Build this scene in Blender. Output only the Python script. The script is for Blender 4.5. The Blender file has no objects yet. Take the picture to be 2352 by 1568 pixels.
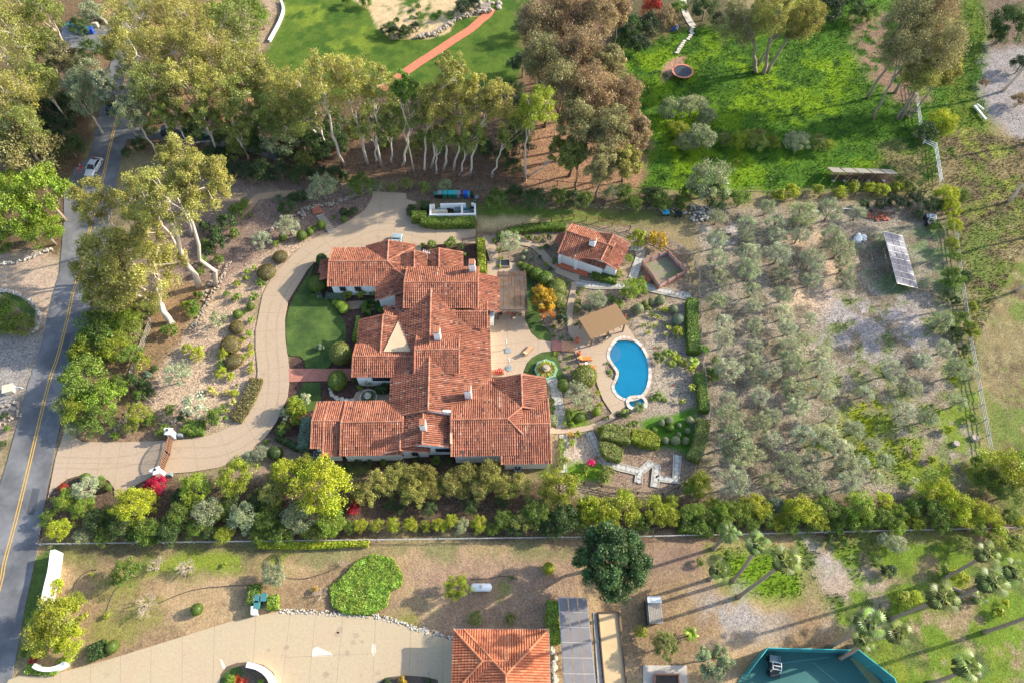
import bpy, bmesh, math, random
import numpy as np
from mathutils import Vector, Matrix
from mathutils.geometry import tessellate_polygon

# ------------------------------------------------------------------ camera, sky, sun
H, F, TILT = 92.0, 1568.0, math.radians(59.0)        # eye height, focal length in photo units, angle below the horizon
SD, CD = math.sin(TILT), math.cos(TILT)
scn = bpy.context.scene
COL = scn.collection
cam = bpy.data.cameras.new("camera"); cam.lens = 24.0; cam.sensor_width = 36.0
cam.clip_start = 0.5; cam.clip_end = 3000
co = bpy.data.objects.new("camera", cam); COL.objects.link(co)
co.location = (0, 0, H); co.rotation_euler = (math.pi/2 - TILT, 0, 0)
scn.camera = co
SUN_EL, SUN_AZ = math.radians(26), math.radians(74)     # azimuth clockwise from +Y
SDIR = Vector((math.cos(SUN_EL)*math.sin(SUN_AZ), math.cos(SUN_EL)*math.cos(SUN_AZ), math.sin(SUN_EL)))
w = bpy.data.worlds.new("World"); scn.world = w; w.use_nodes = True
nt = w.node_tree; bg = nt.nodes["Background"]
sk = nt.nodes.new("ShaderNodeTexSky"); sk.sky_type = 'NISHITA'; sk.sun_disc = False
sk.sun_elevation = SUN_EL; sk.sun_rotation = SUN_AZ; sk.air_density = 1.0; sk.dust_density = 1.5
nt.links.new(sk.outputs[0], bg.inputs[0]); bg.inputs[1].default_value = 0.15
sl = bpy.data.lights.new("sun", 'SUN'); sl.energy = 3.45; sl.angle = math.radians(0.6); sl.color = (1.0, 0.91, 0.76)
so = bpy.data.objects.new("sun", sl); COL.objects.link(so); so.location = (60, 30, 80)
so.rotation_euler = SDIR.to_track_quat('Z', 'Y').to_euler()
vs = scn.view_settings; vs.view_transform = 'Standard'; vs.look = 'None'; vs.gamma = 1; vs.exposure = 1.34
scn.cycles.max_bounces = 6; scn.cycles.transparent_max_bounces = 6

# ------------------------------------------------------------------ helpers
def P(x, y, z=0.0):
    u = (x-1176)/F; v = (y-784)/F
    t = (H-z)/(SD+v*CD)
    return (u*t, (CD-v*SD)*t)
def P3(x, y, z=0.0):
    a = P(x, y, z); return Vector((a[0], a[1], z))
def S(y, z=0.0):                                       # photo units per metre
    return F*(SD+(y-784)/F*CD)/(H-z)
def height_of(base, cx, cy):
    v = (cy-784)/F; k = (CD-v*SD)/(SD+v*CD)
    return H-base[1]/k
def nrng(s): return np.random.default_rng(s)
THINGS = []
def tag(o, label=None, cat=None, group=None, kind=None):
    if label: o['label'] = label
    if cat: o['category'] = cat
    if group: o['group'] = group
    if kind: o['kind'] = kind
    return o
def link(name, me, parent=None, loc=None, mat=None):
    o = bpy.data.objects.new(name, me); COL.objects.link(o)
    if parent is not None: o.parent = parent
    if loc is not None: o.location = loc
    if mat is not None and me is not None and len(me.materials) == 0: me.materials.append(mat)
    return o
def thing(name, loc, label, cat, group=None, rz=0):
    o = bpy.data.objects.new(name, None); COL.objects.link(o)
    o.empty_display_size = .3
    o.location = loc; o.rotation_euler = (0, 0, rz)
    return tag(o, label, cat, group)
class MB:
    """collects pieces of one mesh"""
    def __init__(s): s.v = []; s.f = []; s.n = 0; s.r = []; s.mi = []
    def add(s, v, f, rnd=None, mi=0):
        v = np.asarray(v, float); s.v.append(v)
        for q in f: s.f.append(tuple(i+s.n for i in q)); s.r.append(rnd if rnd is not None else 0.5); s.mi.append(mi)
        s.n += len(v)
    def box(s, c, d, rz=0.0, rnd=None, mi=0, tilt=None):
        x, y, z = [k/2 for k in d]
        v = np.array([(-x,-y,-z),(x,-y,-z),(x,y,-z),(-x,y,-z),(-x,-y,z),(x,-y,z),(x,y,z),(-x,y,z)])
        if tilt is not None: v = v @ np.array(tilt.to_3x3()).T
        if rz:
            ca, sa = math.cos(rz), math.sin(rz)
            v = np.stack([v[:,0]*ca-v[:,1]*sa, v[:,0]*sa+v[:,1]*ca, v[:,2]], 1)
        s.add(v+np.array(c), [(0,3,2,1),(4,5,6,7),(0,1,5,4),(1,2,6,5),(2,3,7,6),(3,0,4,7)], rnd, mi); return s
    def beam(s, a, b, w, h, mi=0):
        a = Vector(a); b = Vector(b); d = b-a; L = d.length
        if L < 1e-6: return s
        q = d.to_track_quat('X', 'Z')
        x, y, z = L/2, w/2, h/2
        v = [(-x,-y,-z),(x,-y,-z),(x,y,-z),(-x,y,-z),(-x,-y,z),(x,-y,z),(x,y,z),(-x,y,z)]
        m = (a+b)/2
        s.add([tuple(q @ Vector(p)+m) for p in v], [(0,3,2,1),(4,5,6,7),(0,1,5,4),(1,2,6,5),(2,3,7,6),(3,0,4,7)], None, mi); return s
    def tube(s, pts, rad, n=6, cap=True, mi=0):
        pts = [Vector(p) for p in pts]; rings = []
        for i, p in enumerate(pts):
            d = (pts[min(i+1, len(pts)-1)]-pts[max(i-1, 0)])
            if d.length < 1e-7: d = Vector((0, 0, 1))
            d.normalize()
            a = d.cross(Vector((0, 0, 1)) if abs(d.z) < .9 else Vector((1, 0, 0))).normalized(); b = d.cross(a)
            r = rad[i] if hasattr(rad, '__len__') else rad
            rings += [p+a*math.cos(t)*r+b*math.sin(t)*r for t in [2*math.pi*k/n for k in range(n)]]
        f = []
        for i in range(len(pts)-1):
            for k in range(n):
                f.append((i*n+k, i*n+(k+1) % n, (i+1)*n+(k+1) % n, (i+1)*n+k))
        if cap: f.append(tuple(range(n-1, -1, -1))); f.append(tuple((len(pts)-1)*n+k for k in range(n)))
        s.add([tuple(q) for q in rings], f, None, mi); return s
    def lathe(s, prof, c=(0, 0, 0), n=16, mi=0, sx=1, sy=1):
        v = []; f = []
        for r, z in prof:
            v += [(c[0]+r*sx*math.cos(2*math.pi*k/n), c[1]+r*sy*math.sin(2*math.pi*k/n), c[2]+z) for k in range(n)]
        for i in range(len(prof)-1):
            for k in range(n): f.append((i*n+k, i*n+(k+1) % n, (i+1)*n+(k+1) % n, (i+1)*n+k))
        f.append(tuple(range(n-1, -1, -1))); f.append(tuple((len(prof)-1)*n+k for k in range(n)))
        s.add(v, f, None, mi); return s
    def poly(s, pts, z0, z1=None, mi=0):
        """flat polygon (2-D points) at z0 with a skirt down to z1"""
        n = len(pts); v = [(p[0], p[1], z0) for p in pts]
        tr = tessellate_polygon([[Vector((p[0], p[1], 0)) for p in pts]])
        f = []
        for t in tr:
            a, b, c = [Vector(v[i]) for i in t]
            f.append(tuple(t) if (b-a).cross(c-a).z > 0 else (t[0], t[2], t[1]))
        if z1 is not None:
            ar = sum(pts[i][0]*pts[(i+1) % n][1]-pts[(i+1) % n][0]*pts[i][1] for i in range(n))
            v += [(p[0], p[1], z1) for p in pts]
            for i in range(n):
                j = (i+1) % n
                f.append((n+i, n+j, j, i) if ar > 0 else (i, j, n+j, n+i))
        s.add(v, f, None, mi); return s
    def extrude(s, prof, a, b, mi=0):
        """profile of 3-D offsets swept from a to b"""
        n = len(prof); a = Vector(a); b = Vector(b)
        v = [tuple(a+Vector(p)) for p in prof]+[tuple(b+Vector(p)) for p in prof]
        f = [(i, (i+1) % n, n+(i+1) % n, n+i) for i in range(n)]+[tuple(range(n-1, -1, -1)), tuple(range(n, 2*n))]
        s.add(v, f, None, mi); return s
    def mesh(s, name, mats, smooth=False):
        me = bpy.data.meshes.new(name)
        me.from_pydata(np.concatenate(s.v).tolist() if s.v else [], [], s.f)
        for m in (mats if isinstance(mats, (list, tuple)) else [mats]): me.materials.append(m)
        me.polygons.foreach_set('material_index', s.mi)
        if smooth: me.polygons.foreach_set('use_smooth', [True]*len(s.f))
        a = me.attributes.new('rnd', 'FLOAT', 'FACE'); a.data.foreach_set('value', np.array(s.r, np.float32))
        me.update(); return me
    def build(s, name, mats, parent=None, loc=None, smooth=False):
        return link(name, s.mesh(name, mats, smooth), parent, loc)
def quads_mesh(name, V, rnd, mat, tint=None):
    """V (N,4,3) separate quads; rnd (N,)"""
    n = len(V); me = bpy.data.meshes.new(name)
    me.vertices.add(4*n); me.vertices.foreach_set('co', V.reshape(-1).astype(np.float32))
    me.loops.add(4*n); me.loops.foreach_set('vertex_index', np.arange(4*n, dtype=np.int32))
    me.polygons.add(n); me.polygons.foreach_set('loop_start', np.arange(0, 4*n, 4, dtype=np.int32))
    me.polygons.foreach_set('loop_total', np.full(n, 4, np.int32))
    me.materials.append(mat)
    a = me.attributes.new('rnd', 'FLOAT', 'FACE'); a.data.foreach_set('value', rnd.astype(np.float32))
    if tint is not None:
        a = me.attributes.new('tint', 'FLOAT_COLOR', 'FACE')
        a.data.foreach_set('color', np.concatenate([tint, np.ones((n, 1))], 1).astype(np.float32).reshape(-1))
    me.update(calc_edges=True); return me
def spline(pts, k=5, closed=True):
    n = len(pts); out = []
    for i in range(n if closed else n-1):
        g = lambda j: pts[j % n] if closed else pts[max(0, min(n-1, j))]
        a, b, c, d = g(i-1), g(i), g(i+1), g(i+2)
        for t in [q/k for q in range(k)]:
            out.append(tuple(.5*((2*b[m])+(-a[m]+c[m])*t+(2*a[m]-5*b[m]+4*c[m]-d[m])*t*t+(-a[m]+3*b[m]-3*c[m]+d[m])*t**3) for m in range(2)))
    if not closed: out.append(tuple(pts[-1]))
    return out
def ribbon(pts, w):
    """closed outline of a strip of width w round a 2-D line"""
    L = []; R = []
    for i, p in enumerate(pts):
        a = Vector(pts[max(i-1, 0)]); b = Vector(pts[min(i+1, len(pts)-1)]); d = (b-a).normalized()
        n = Vector((-d.y, d.x))*w/2
        L.append((p[0]+n.x, p[1]+n.y)); R.append((p[0]-n.x, p[1]-n.y))
    return L+R[::-1]
def PP(pts, z=0.0): return [P(x, y, z) for x, y in pts]

# ------------------------------------------------------------------ materials
def N(nt, t, **k):
    n = nt.nodes.new(t)
    for a, b in k.items(): setattr(n, a, b)
    return n
def newmat(name):
    m = bpy.data.materials.new(name); m.use_nodes = True; nt = m.node_tree
    return m, nt, nt.nodes['Principled BSDF']
def noise(nt, scale, detail=4, rough=.6, coords='Object', stretch=None):
    tc = N(nt, 'ShaderNodeTexCoord'); n = N(nt, 'ShaderNodeTexNoise'); n.inputs['Scale'].default_value = scale
    n.inputs['Detail'].default_value = detail; n.inputs['Roughness'].default_value = rough
    if stretch:
        mp = N(nt, 'ShaderNodeMapping'); mp.inputs['Scale'].default_value = stretch
        nt.links.new(tc.outputs[coords], mp.inputs[0]); nt.links.new(mp.outputs[0], n.inputs['Vector'])
    else: nt.links.new(tc.outputs[coords], n.inputs['Vector'])
    return n.outputs['Fac']
def mrange(nt, x, a, b, c, d):
    n = N(nt, 'ShaderNodeMapRange'); nt.links.new(x, n.inputs[0])
    for i, q in enumerate((a, b, c, d)): n.inputs[i+1].default_value = q
    return n.outputs[0]
def math2(nt, op, x, y):
    n = N(nt, 'ShaderNodeMath', operation=op)
    for i, q in enumerate((x, y)):
        if hasattr(q, 'links'): nt.links.new(q, n.inputs[i])
        else: n.inputs[i].default_value = q
    return n.outputs[0]
def scalecol(nt, col, fac):
    n = N(nt, 'ShaderNodeVectorMath', operation='SCALE')
    if hasattr(col, 'links'): nt.links.new(col, n.inputs[0])
    else: n.inputs[0].default_value = col[:3]
    nt.links.new(fac, n.inputs['Scale']); return n.outputs[0]
def mixcol(nt, fac, a, b):
    n = N(nt, 'ShaderNodeMix', data_type='RGBA')
    nt.links.new(fac, n.inputs[0])
    for i, q in ((6, a), (7, b)):
        if hasattr(q, 'links'): nt.links.new(q, n.inputs[i])
        else: n.inputs[i].default_value = (*q[:3], 1)
    return n.outputs[2]
def ramp(nt, fac, stops):
    n = N(nt, 'ShaderNodeValToRGB'); nt.links.new(fac, n.inputs[0]); e = n.color_ramp.elements
    while len(e) > 1: e.remove(e[0])
    e[0].position = stops[0][0]; e[0].color = (*stops[0][1], 1)
    for p, c in stops[1:]:
        q = e.new(p); q.color = (*c, 1)
    return n.outputs[0]
def plain(name, c, rough=.6, var=.15, scale=1.5, metal=0, c2=None, spec=.4, bump=0, fine=None):
    m, nt, b = newmat(name)
    f = noise(nt, scale, 5, .65)
    if c2: col = mixcol(nt, mrange(nt, f, .4, .62, 0, 1), c, c2)
    else: col = c
    col = scalecol(nt, col, mrange(nt, f, .3, .7, 1-var, 1+var))
    if fine:
        g = noise(nt, fine[0], 3, .7); col = scalecol(nt, col, mrange(nt, g, .3, .7, 1-fine[1], 1+fine[1]))
    nt.links.new(col, b.inputs['Base Color'])
    b.inputs['Roughness'].default_value = rough; b.inputs['Metallic'].default_value = metal
    b.inputs['Specular IOR Level'].default_value = spec
    if bump:
        bn = N(nt, 'ShaderNodeBump'); bn.inputs['Strength'].default_value = bump; bn.inputs['Distance'].default_value = .03
        nt.links.new(g if fine else f, bn.inputs['Height']); nt.links.new(bn.outputs[0], b.inputs['Normal'])
    return m
def tilemat(name, stops, var=.25):
    m, nt, b = newmat(name)
    at = N(nt, 'ShaderNodeAttribute', attribute_name='rnd'); col = ramp(nt, at.outputs['Fac'], stops)
    f = noise(nt, .35, 4, .6); g = noise(nt, 6, 3, .7)
    col = scalecol(nt, col, mrange(nt, f, .3, .7, 1-var, 1+var)); col = scalecol(nt, col, mrange(nt, g, .3, .7, .85, 1.15))
    nt.links.new(col, b.inputs['Base Color']); b.inputs['Roughness'].default_value = .75
    b.inputs['Specular IOR Level'].default_value = .25
    return m
def leafmat(name, trans=.3, lo=.38, hi=1.75, attr=None):
    m, nt, b = newmat(name); nt.nodes.remove(b); out = nt.nodes['Material Output']
    if attr: src = N(nt, 'ShaderNodeAttribute', attribute_name=attr).outputs['Color']
    else: src = N(nt, 'ShaderNodeObjectInfo').outputs['Color']
    at = N(nt, 'ShaderNodeAttribute', attribute_name='rnd')
    col = scalecol(nt, src, mrange(nt, at.outputs['Fac'], 0, 1, lo, hi))
    f = noise(nt, .9, 2, .5)
    hs = N(nt, 'ShaderNodeHueSaturation'); nt.links.new(mrange(nt, f, .3, .7, .485, .515), hs.inputs['Hue'])
    nt.links.new(mrange(nt, f, .3, .7, .75, 1.2), hs.inputs['Value']); nt.links.new(col, hs.inputs['Color'])
    d = N(nt, 'ShaderNodeBsdfDiffuse'); t = N(nt, 'ShaderNodeBsdfTranslucent'); mx = N(nt, 'ShaderNodeMixShader'); mx.inputs[0].default_value = trans
    g = N(nt, 'ShaderNodeBsdfGlossy'); g.inputs['Roughness'].default_value = .45; mg = N(nt, 'ShaderNodeMixShader'); mg.inputs[0].default_value = .035
    nt.links.new(hs.outputs[0], d.inputs[0]); nt.links.new(hs.outputs[0], t.inputs[0])
    nt.links.new(d.outputs[0], mx.inputs[1]); nt.links.new(t.outputs[0], mx.inputs[2])
    nt.links.new(mx.outputs[0], mg.inputs[1]); nt.links.new(g.outputs[0], mg.inputs[2]); nt.links.new(mg.outputs[0], out.inputs[0])
    return m
M = {}
M['leaf'] = leafmat('leaf')
M['blade'] = leafmat('blade', .2, .7, 1.3, 'tint')
M['tile'] = tilemat('roof_tile', [(0, (.10, .06, .05)), (.10, (.17, .075, .055)), (.2, (.25, .09, .055)), (.5, (.32, .118, .068)), (.8, (.37, .155, .09)), (.95, (.42, .22, .15)), (1, (.46, .31, .23))], .3)
M['tile2'] = tilemat('roof_tile_plain', [(0, (.40, .11, .05)), (.6, (.50, .17, .08)), (1, (.58, .24, .12))], .12)
M['cap'] = plain('ridge_tile', (.48, .20, .11), .75, .25, 3, c2=(.38, .13, .07))
M['stucco'] = plain('white_stucco', (.80, .78, .73), .85, .05, .6, fine=(9, .04))
M['stucco_tan'] = plain('tan_stucco', (.55, .42, .27), .85, .06, .6, fine=(9, .05))
M['deckroof'] = plain('flat_roof_coating', (.52, .40, .25), .8, .08, .5, fine=(5, .06))
M['glass'] = plain('window_glass', (.02, .025, .03), .08, .1, 1, spec=.8)
M['wood_dark'] = plain('dark_wood', (.09, .06, .045), .7, .3, 4)
M['wood_frame'] = plain('window_wood', (.05, .035, .03), .6, .2, 4)
M['wood_tan'] = plain('tan_wood', (.27, .175, .09), .8, .25, 3, c2=(.22, .13, .065), spec=.15)
M['wood_red'] = plain('red_wood', (.38, .14, .08), .7, .2, 3)
M['wood_grey'] = plain('weathered_wood', (.30, .27, .22), .8, .25, 4)
M['slat'] = plain('striped_slat', (.15, .08, .05), .85, .3, 1.2, c2=(.095, .09, .085), spec=.1)
M['asphalt'] = plain('asphalt', (.13, .13, .135), .85, .3, .18, c2=(.17, .168, .168), fine=(14, .16))
M['conc'] = plain('tan_concrete', (.445, .335, .225), .8, .2, .22, c2=(.355, .265, .185), fine=(3.5, .12))
M['conc2'] = plain('pale_concrete', (.47, .375, .235), .8, .22, .18, c2=(.37, .28, .18), fine=(3.5, .10))
M['joint'] = plain('joint', (.27, .20, .14), .9)
M['yellow'] = plain('yellow_paint', (.62, .36, .05), .6, .25, 3)
M['whitepaint'] = plain('white_paint', (.8, .8, .78), .5, .06)
M['brick'] = plain('brick_paving', (.42, .17, .12), .85, .2, 1.2, fine=(6, .3))
M['brickpath'] = plain('red_path', (.50, .17, .09), .85, .15, 1.2, fine=(6, .18))
M['steps'] = plain('terracotta_step', (.55, .27, .14), .8, .2, 1.5, fine=(6, .15))
M['stone'] = plain('stone', (.40, .35, .28), .85, .3, 2.2, c2=(.30, .24, .18), fine=(5, .2))
M['pale_stone'] = plain('pale_stone', (.50, .46, .39), .85, .15, 2.2)
M['slab'] = plain('flagstone', (.45, .44, .40), .8, .18, 1.8)
M['grout'] = plain('grout', (.30, .27, .22), .9, .2, 2, fine=(10, .2))
M['sand'] = plain('court_sand', (.55, .40, .22), .9, .12, .5, fine=(8, .08))
M['gravel'] = plain('grey_gravel', (.36, .35, .33), .9, .2, 1, fine=(6, .35))
M['bark'] = plain('pale_bark', (.62, .53, .44), .8, .3, 2.5, c2=(.48, .38, .29))
M['bark_dark'] = plain('dark_bark', (.13, .095, .07), .9, .3, 3)
M['bark_mid'] = plain('grey_bark', (.28, .22, .17), .9, .3, 3)
M['twig'] = plain('bare_twig', (.42, .33, .26), .9, .3, 4)
M['lawn'] = plain('clipped_lawn', (.042, .085, .014), .9, .3, .35, c2=(.065, .105, .018), fine=(7, .4), bump=.3)
M['metal'] = plain('galvanised_metal', (.5, .5, .5), .4, .1, 3, metal=.6)
M['solar'] = plain('solar_panel', (.13, .13, .17), .5, .1, 1, spec=.3)
M['solar_grey'] = plain('solar_panel_grey', (.21, .195, .19), .55, .12, 1, spec=.3)
M['teal'] = plain('teal_plastic', (.03, .38, .38), .45, .1)
M['green_pl'] = plain('green_plastic', (.03, .20, .12), .5, .1)
M['blue_pl'] = plain('blue_plastic', (.02, .08, .50), .45, .1)
M['grey_pl'] = plain('grey_plastic', (.22, .26, .28), .5, .1)
M['black_pl'] = plain('black_plastic', (.02, .03, .03), .5, .1)
M['cyan_pl'] = plain('cyan_plastic', (.05, .40, .60), .5, .1)
M['beige_pl'] = plain('beige_plastic', (.60, .52, .38), .5, .08)
M['orange'] = plain('orange_cushion', (.75, .20, .04), .8, .1)
M['terra'] = plain('terracotta', (.50, .13, .06), .6, .2, 3)
M['tarp'] = plain('white_tarp', (.72, .72, .68), .6, .12, 3)
M['court'] = plain('court_green', (.035, .13, .12), .8, .12, .2, fine=(8, .08))
M['court2'] = plain('court_tan', (.22, .24, .12), .8, .12, .3)
M['screen'] = plain('teal_windscreen', (.03, .19, .20), .7, .12, .6)
M['plaster'] = plain('blue_pool_plaster', (.09, .88, .98), .7, .06, .5)
M['plaster2'] = plain('pale_pool_plaster', (.38, .88, .96), .7, .05, .5)
M['silver'] = plain('silver_paint', (.62, .64, .66), .25, .03, 1, metal=.3)
M['blue_car'] = plain('pale_blue_paint', (.35, .45, .50), .25, .03, 1, metal=.3)
M['dark_car'] = plain('dark_paint', (.03, .05, .07), .3, .03, 1, metal=.3)
M['tyre'] = plain('tyre_rubber', (.02, .02, .02), .8)
M['redcone'] = plain('red_plastic', (.65, .04, .03), .5)
M['mat'] = plain('dark_mat', (.04, .045, .06), .7)
M['net'] = plain('dark_net', (.05, .06, .06), .8)
M['octgreen'] = plain('green_glazed_tile', (.20, .38, .26), .5, .12, 2)
M['panel_grey'] = plain('wire_panel', (.33, .35, .36), .5, .15, 2)
M['soil'] = plain('dark_soil', (.06, .045, .035), .95, .3, 2)
M['rust'] = plain('rusty_metal', (.24, .10, .06), .8, .3, 3)
def water_mat():
    m, nt, b = newmat('pool_water'); nt.nodes.remove(b); out = nt.nodes['Material Output']
    t = N(nt, 'ShaderNodeBsdfTransparent'); t.inputs[0].default_value = (.86, .985, 1, 1)
    g = N(nt, 'ShaderNodeBsdfGlossy'); g.inputs['Roughness'].default_value = .05
    fr = N(nt, 'ShaderNodeFresnel'); fr.inputs[0].default_value = 1.33; mx = N(nt, 'ShaderNodeMixShader')
    bp = N(nt, 'ShaderNodeBump'); bp.inputs['Strength'].default_value = .15; bp.inputs['Distance'].default_value = .02
    nt.links.new(noise(nt, 4, 3, .5), bp.inputs['Height']); nt.links.new(bp.outputs[0], g.inputs['Normal']); nt.links.new(bp.outputs[0], fr.inputs['Normal'])
    nt.links.new(fr.outputs[0], mx.inputs[0]); nt.links.new(t.outputs[0], mx.inputs[1]); nt.links.new(g.outputs[0], mx.inputs[2]); nt.links.new(mx.outputs[0], out.inputs[0])
    return m
M['water'] = water_mat()
def terrain_mat():
    m, nt, b = newmat('earth')
    at = N(nt, 'ShaderNodeAttribute', attribute_name='tint'); ck = N(nt, 'ShaderNodeAttribute', attribute_name='chip')
    f = noise(nt, .6, 5, .7); g = noise(nt, 5.0, 4, .75); h = noise(nt, 2.0, 3, .7)
    col = scalecol(nt, at.outputs['Color'], mrange(nt, f, .3, .7, .82, 1.18))
    a = math2(nt, 'MULTIPLY', math2(nt, 'SUBTRACT', g, .5), math2(nt, 'MULTIPLY', ck.outputs['Fac'], 5.0))
    col = scalecol(nt, col, math2(nt, 'MAXIMUM', math2(nt, 'ADD', a, 1.0), .25))
    hs = N(nt, 'ShaderNodeHueSaturation'); nt.links.new(mrange(nt, h, .35, .65, .97, 1.03), hs.inputs['Value'])
    nt.links.new(mrange(nt, h, .3, .7, .485, .515), hs.inputs['Hue']); nt.links.new(col, hs.inputs['Color'])
    nt.links.new(hs.outputs[0], b.inputs['Base Color']); b.inputs['Roughness'].default_value = .95; b.inputs['Specular IOR Level'].default_value = .1
    bn = N(nt, 'ShaderNodeBump'); bn.inputs['Strength'].default_value = .7; bn.inputs['Distance'].default_value = .12
    nt.links.new(g, bn.inputs['Height']); nt.links.new(bn.outputs[0], b.inputs['Normal'])
    return m
M['earth'] = terrain_mat()
# ------------------------------------------------------------------ the ground, painted soft patch by soft patch
GX0, GX1, GY0, GY1, GS = -175.0, 175.0, -32.0, 215.0, .5
nx = int((GX1-GX0)/GS)+1; ny = int((GY1-GY0)/GS)+1
gx = np.linspace(GX0, GX1, nx); gy = np.linspace(GY0, GY1, ny); XX, YY = np.meshgrid(gx, gy)
def vnoise(x, y, cell, seed):
    r = nrng(seed).random((256, 256)); a = x/cell+1000.37; b = y/cell+1000.71
    i = np.floor(a).astype(int); j = np.floor(b).astype(int); u = a-i; v = b-j
    u = u*u*(3-2*u); v = v*v*(3-2*v); g = lambda p, q: r[q % 256, p % 256]
    return (g(i, j)*(1-u)+g(i+1, j)*u)*(1-v)+(g(i, j+1)*(1-u)+g(i+1, j+1)*u)*v
def fbm(x, y, cell, seed, o=4):
    s = 0; a = 1; t = 0
    for k in range(o): s = s+a*vnoise(x, y, cell/2**k, seed+k); t += a; a *= .6
    return s/t
def sdist(x, y, pts):
    """signed distance to a polygon (inside positive)"""
    d = np.full(x.shape, 1e9); ins = np.zeros(x.shape, bool); n = len(pts)
    for i in range(n):
        ax, ay = pts[i]; bx, by = pts[(i+1) % n]; ex, ey = bx-ax, by-ay; l = ex*ex+ey*ey+1e-12
        t = np.clip(((x-ax)*ex+(y-ay)*ey)/l, 0, 1); d = np.minimum(d, np.hypot(x-ax-t*ex, y-ay-t*ey))
        c = (ay > y) != (by > y)
        with np.errstate(divide='ignore', invalid='ignore'): ins ^= c & (x < (bx-ax)*(y-ay)/(by-ay+1e-12)+ax)
    return np.where(ins, d, -d)
EDGE = (fbm(XX, YY, 5, 11)-.5)*5
TINT = np.zeros((ny, nx, 3)); TINT[:] = (.24, .19, .10); GRASS = np.full((ny, nx), .15); CHIP = np.full((ny, nx), .5)
LIT = (.145, .092, .058)
def paint(pts, c, soft=1.5, cov=1.0, cell=4, grass=0.0, chip=.5, seed=None, edge=.35):
    W = PP(pts); xs = [p[0] for p in W]; ys = [p[1] for p in W]; m = soft+5
    i0 = max(0, int((min(xs)-m-GX0)/GS)); i1 = min(nx, int((max(xs)+m-GX0)/GS)+2); j0 = max(0, int((min(ys)-m-GY0)/GS)); j1 = min(ny, int((max(ys)+m-GY0)/GS)+2)
    if i1 <= i0 or j1 <= j0: return
    s = np.s_[j0:j1, i0:i1]; d = sdist(XX[s], YY[s], W)+EDGE[s]*min(1, soft)*edge*2
    wgt = np.clip(d/soft+.5, 0, 1)
    if cov < 1:
        n = fbm(XX[s], YY[s], cell, seed or int(abs(pts[0][0])+7*abs(pts[0][1])) % 9973)
        q = np.quantile(n, 1-cov) if n.size else .5; wgt = wgt*np.clip((n-q)/.13+.5, 0, 1)
    TINT[s] += (np.array(c)-TINT[s])*wgt[..., None]; GRASS[s] += (grass-GRASS[s])*wgt; CHIP[s] += (chip-CHIP[s])*wgt
BR = (.20, .23, .015)     # bright weeds
paint([(-900,-80),(260,-80),(200,330),(140,600),(-900,600)], (.15,.10,.055), chip=.8)
paint([(230,-200),(1210,-200),(1210,440),(560,400),(230,320)], LIT, 3, chip=.8)
paint([(230,-60),(700,-60),(640,300),(240,300)], (.34,.20,.10), 3, .4, 7, chip=.8)
paint([(640,-90),(1230,-90),(1215,130),(1190,190),(1100,215),(640,215),(606,130),(640,60)], (.085,.135,.02), 1, grass=.3, chip=.35)
paint([(640,-50),(830,-50),(870,110),(700,150),(620,110)], (.155,.205,.025), 4, .45, 6, grass=.3, chip=.45)
paint([(800,-60),(1110,-60),(1120,20),(1100,40),(1060,40),(1030,72),(985,88),(900,90),(868,70),(850,28),(815,0)], (.50,.37,.21), .5, chip=.3)
paint([(585,-30),(645,-30),(650,20),(610,100),(590,130)], (.33,.24,.16), 2, chip=.8)
paint([(1185,-80),(1450,-80),(1500,300),(1510,420),(1190,430),(1200,200)], (.17,.10,.06), 3, chip=.8)
paint([(1200,280),(1400,240),(1490,400),(1480,440),(1190,425)], (.27,.155,.09), 3, chip=.95)
paint([(1420,-60),(1720,-60),(1680,60),(1420,90)], (.10,.085,.045), 3, chip=.6)  # shade along the top painted into the ground as dark brown-green
paint([(1410,88),(1600,62),(1700,30),(1900,-70),(2260,-70),(2275,250),(2200,300),(2150,400),(2130,440),(1470,445),(1500,330),(1430,190)], (.068,.145,.014), 2, grass=.8, chip=.3)  # meadow base painted in the darker green of shaded grass
paint([(1430,120),(1700,60),(1960,60),(1960,300),(2080,330),(2080,420),(1480,440),(1500,250)], (.155,.25,.012), 5, .42, 9, grass=.95, chip=.35)  # sunlit lime patches painted into the grass colour
paint([(1440,60),(1560,70),(1500,110),(1440,110)], (.16,.12,.06), 2, .7, 3, chip=.6)
paint([(1510,175),(1535,150),(1565,125),(1580,130),(1560,160),(1550,180),(1520,190)], (.34,.20,.13), 1, chip=.8)
paint([(1950,40),(2110,10),(2140,230),(2060,230),(2000,190),(1960,110)], (.21,.135,.09), 3, .85, 5, chip=.95)
paint([(2130,-60),(2270,-60),(2275,200),(2290,330),(2190,330),(2170,200)], (.095,.14,.018), 3, grass=.7, chip=.4)
paint([(2020,330),(2120,330),(2160,420),(2080,470),(1960,440),(2030,400)], (.20,.17,.07), 3, .8, 3, grass=.9, chip=.5)
paint([(2160,300),(2500,330),(2700,1300),(2330,1240),(2230,830),(2170,480)], (.20,.155,.075), 3, grass=.9, chip=.6)
paint([(2180,330),(2500,330),(2500,1100),(2270,1100)], (.12,.15,.03), 3, .38, 4, grass=.9, chip=.5)
paint([(2200,300),(2300,300),(2352,480),(2352,600),(2240,520)], (.22,.23,.05), 3, .4, 4, grass=.9)
paint([(2235,740),(2450,740),(2480,900),(2260,900)], (.22,.175,.09), 3, .8, 3, grass=1, chip=.7)
paint([(2255,900),(2500,880),(2560,1100),(2300,1050)], (.14,.17,.03), 3, .5, 3, grass=1, chip=.6)
paint([(2270,100),(2400,90),(2500,330),(2352,340),(2300,290),(2250,250)], (.25,.225,.215), 3, chip=.8)
paint([(2250,-60),(2500,-60),(2500,100),(2280,110)], (.14,.10,.07), 3, chip=.8)
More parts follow.
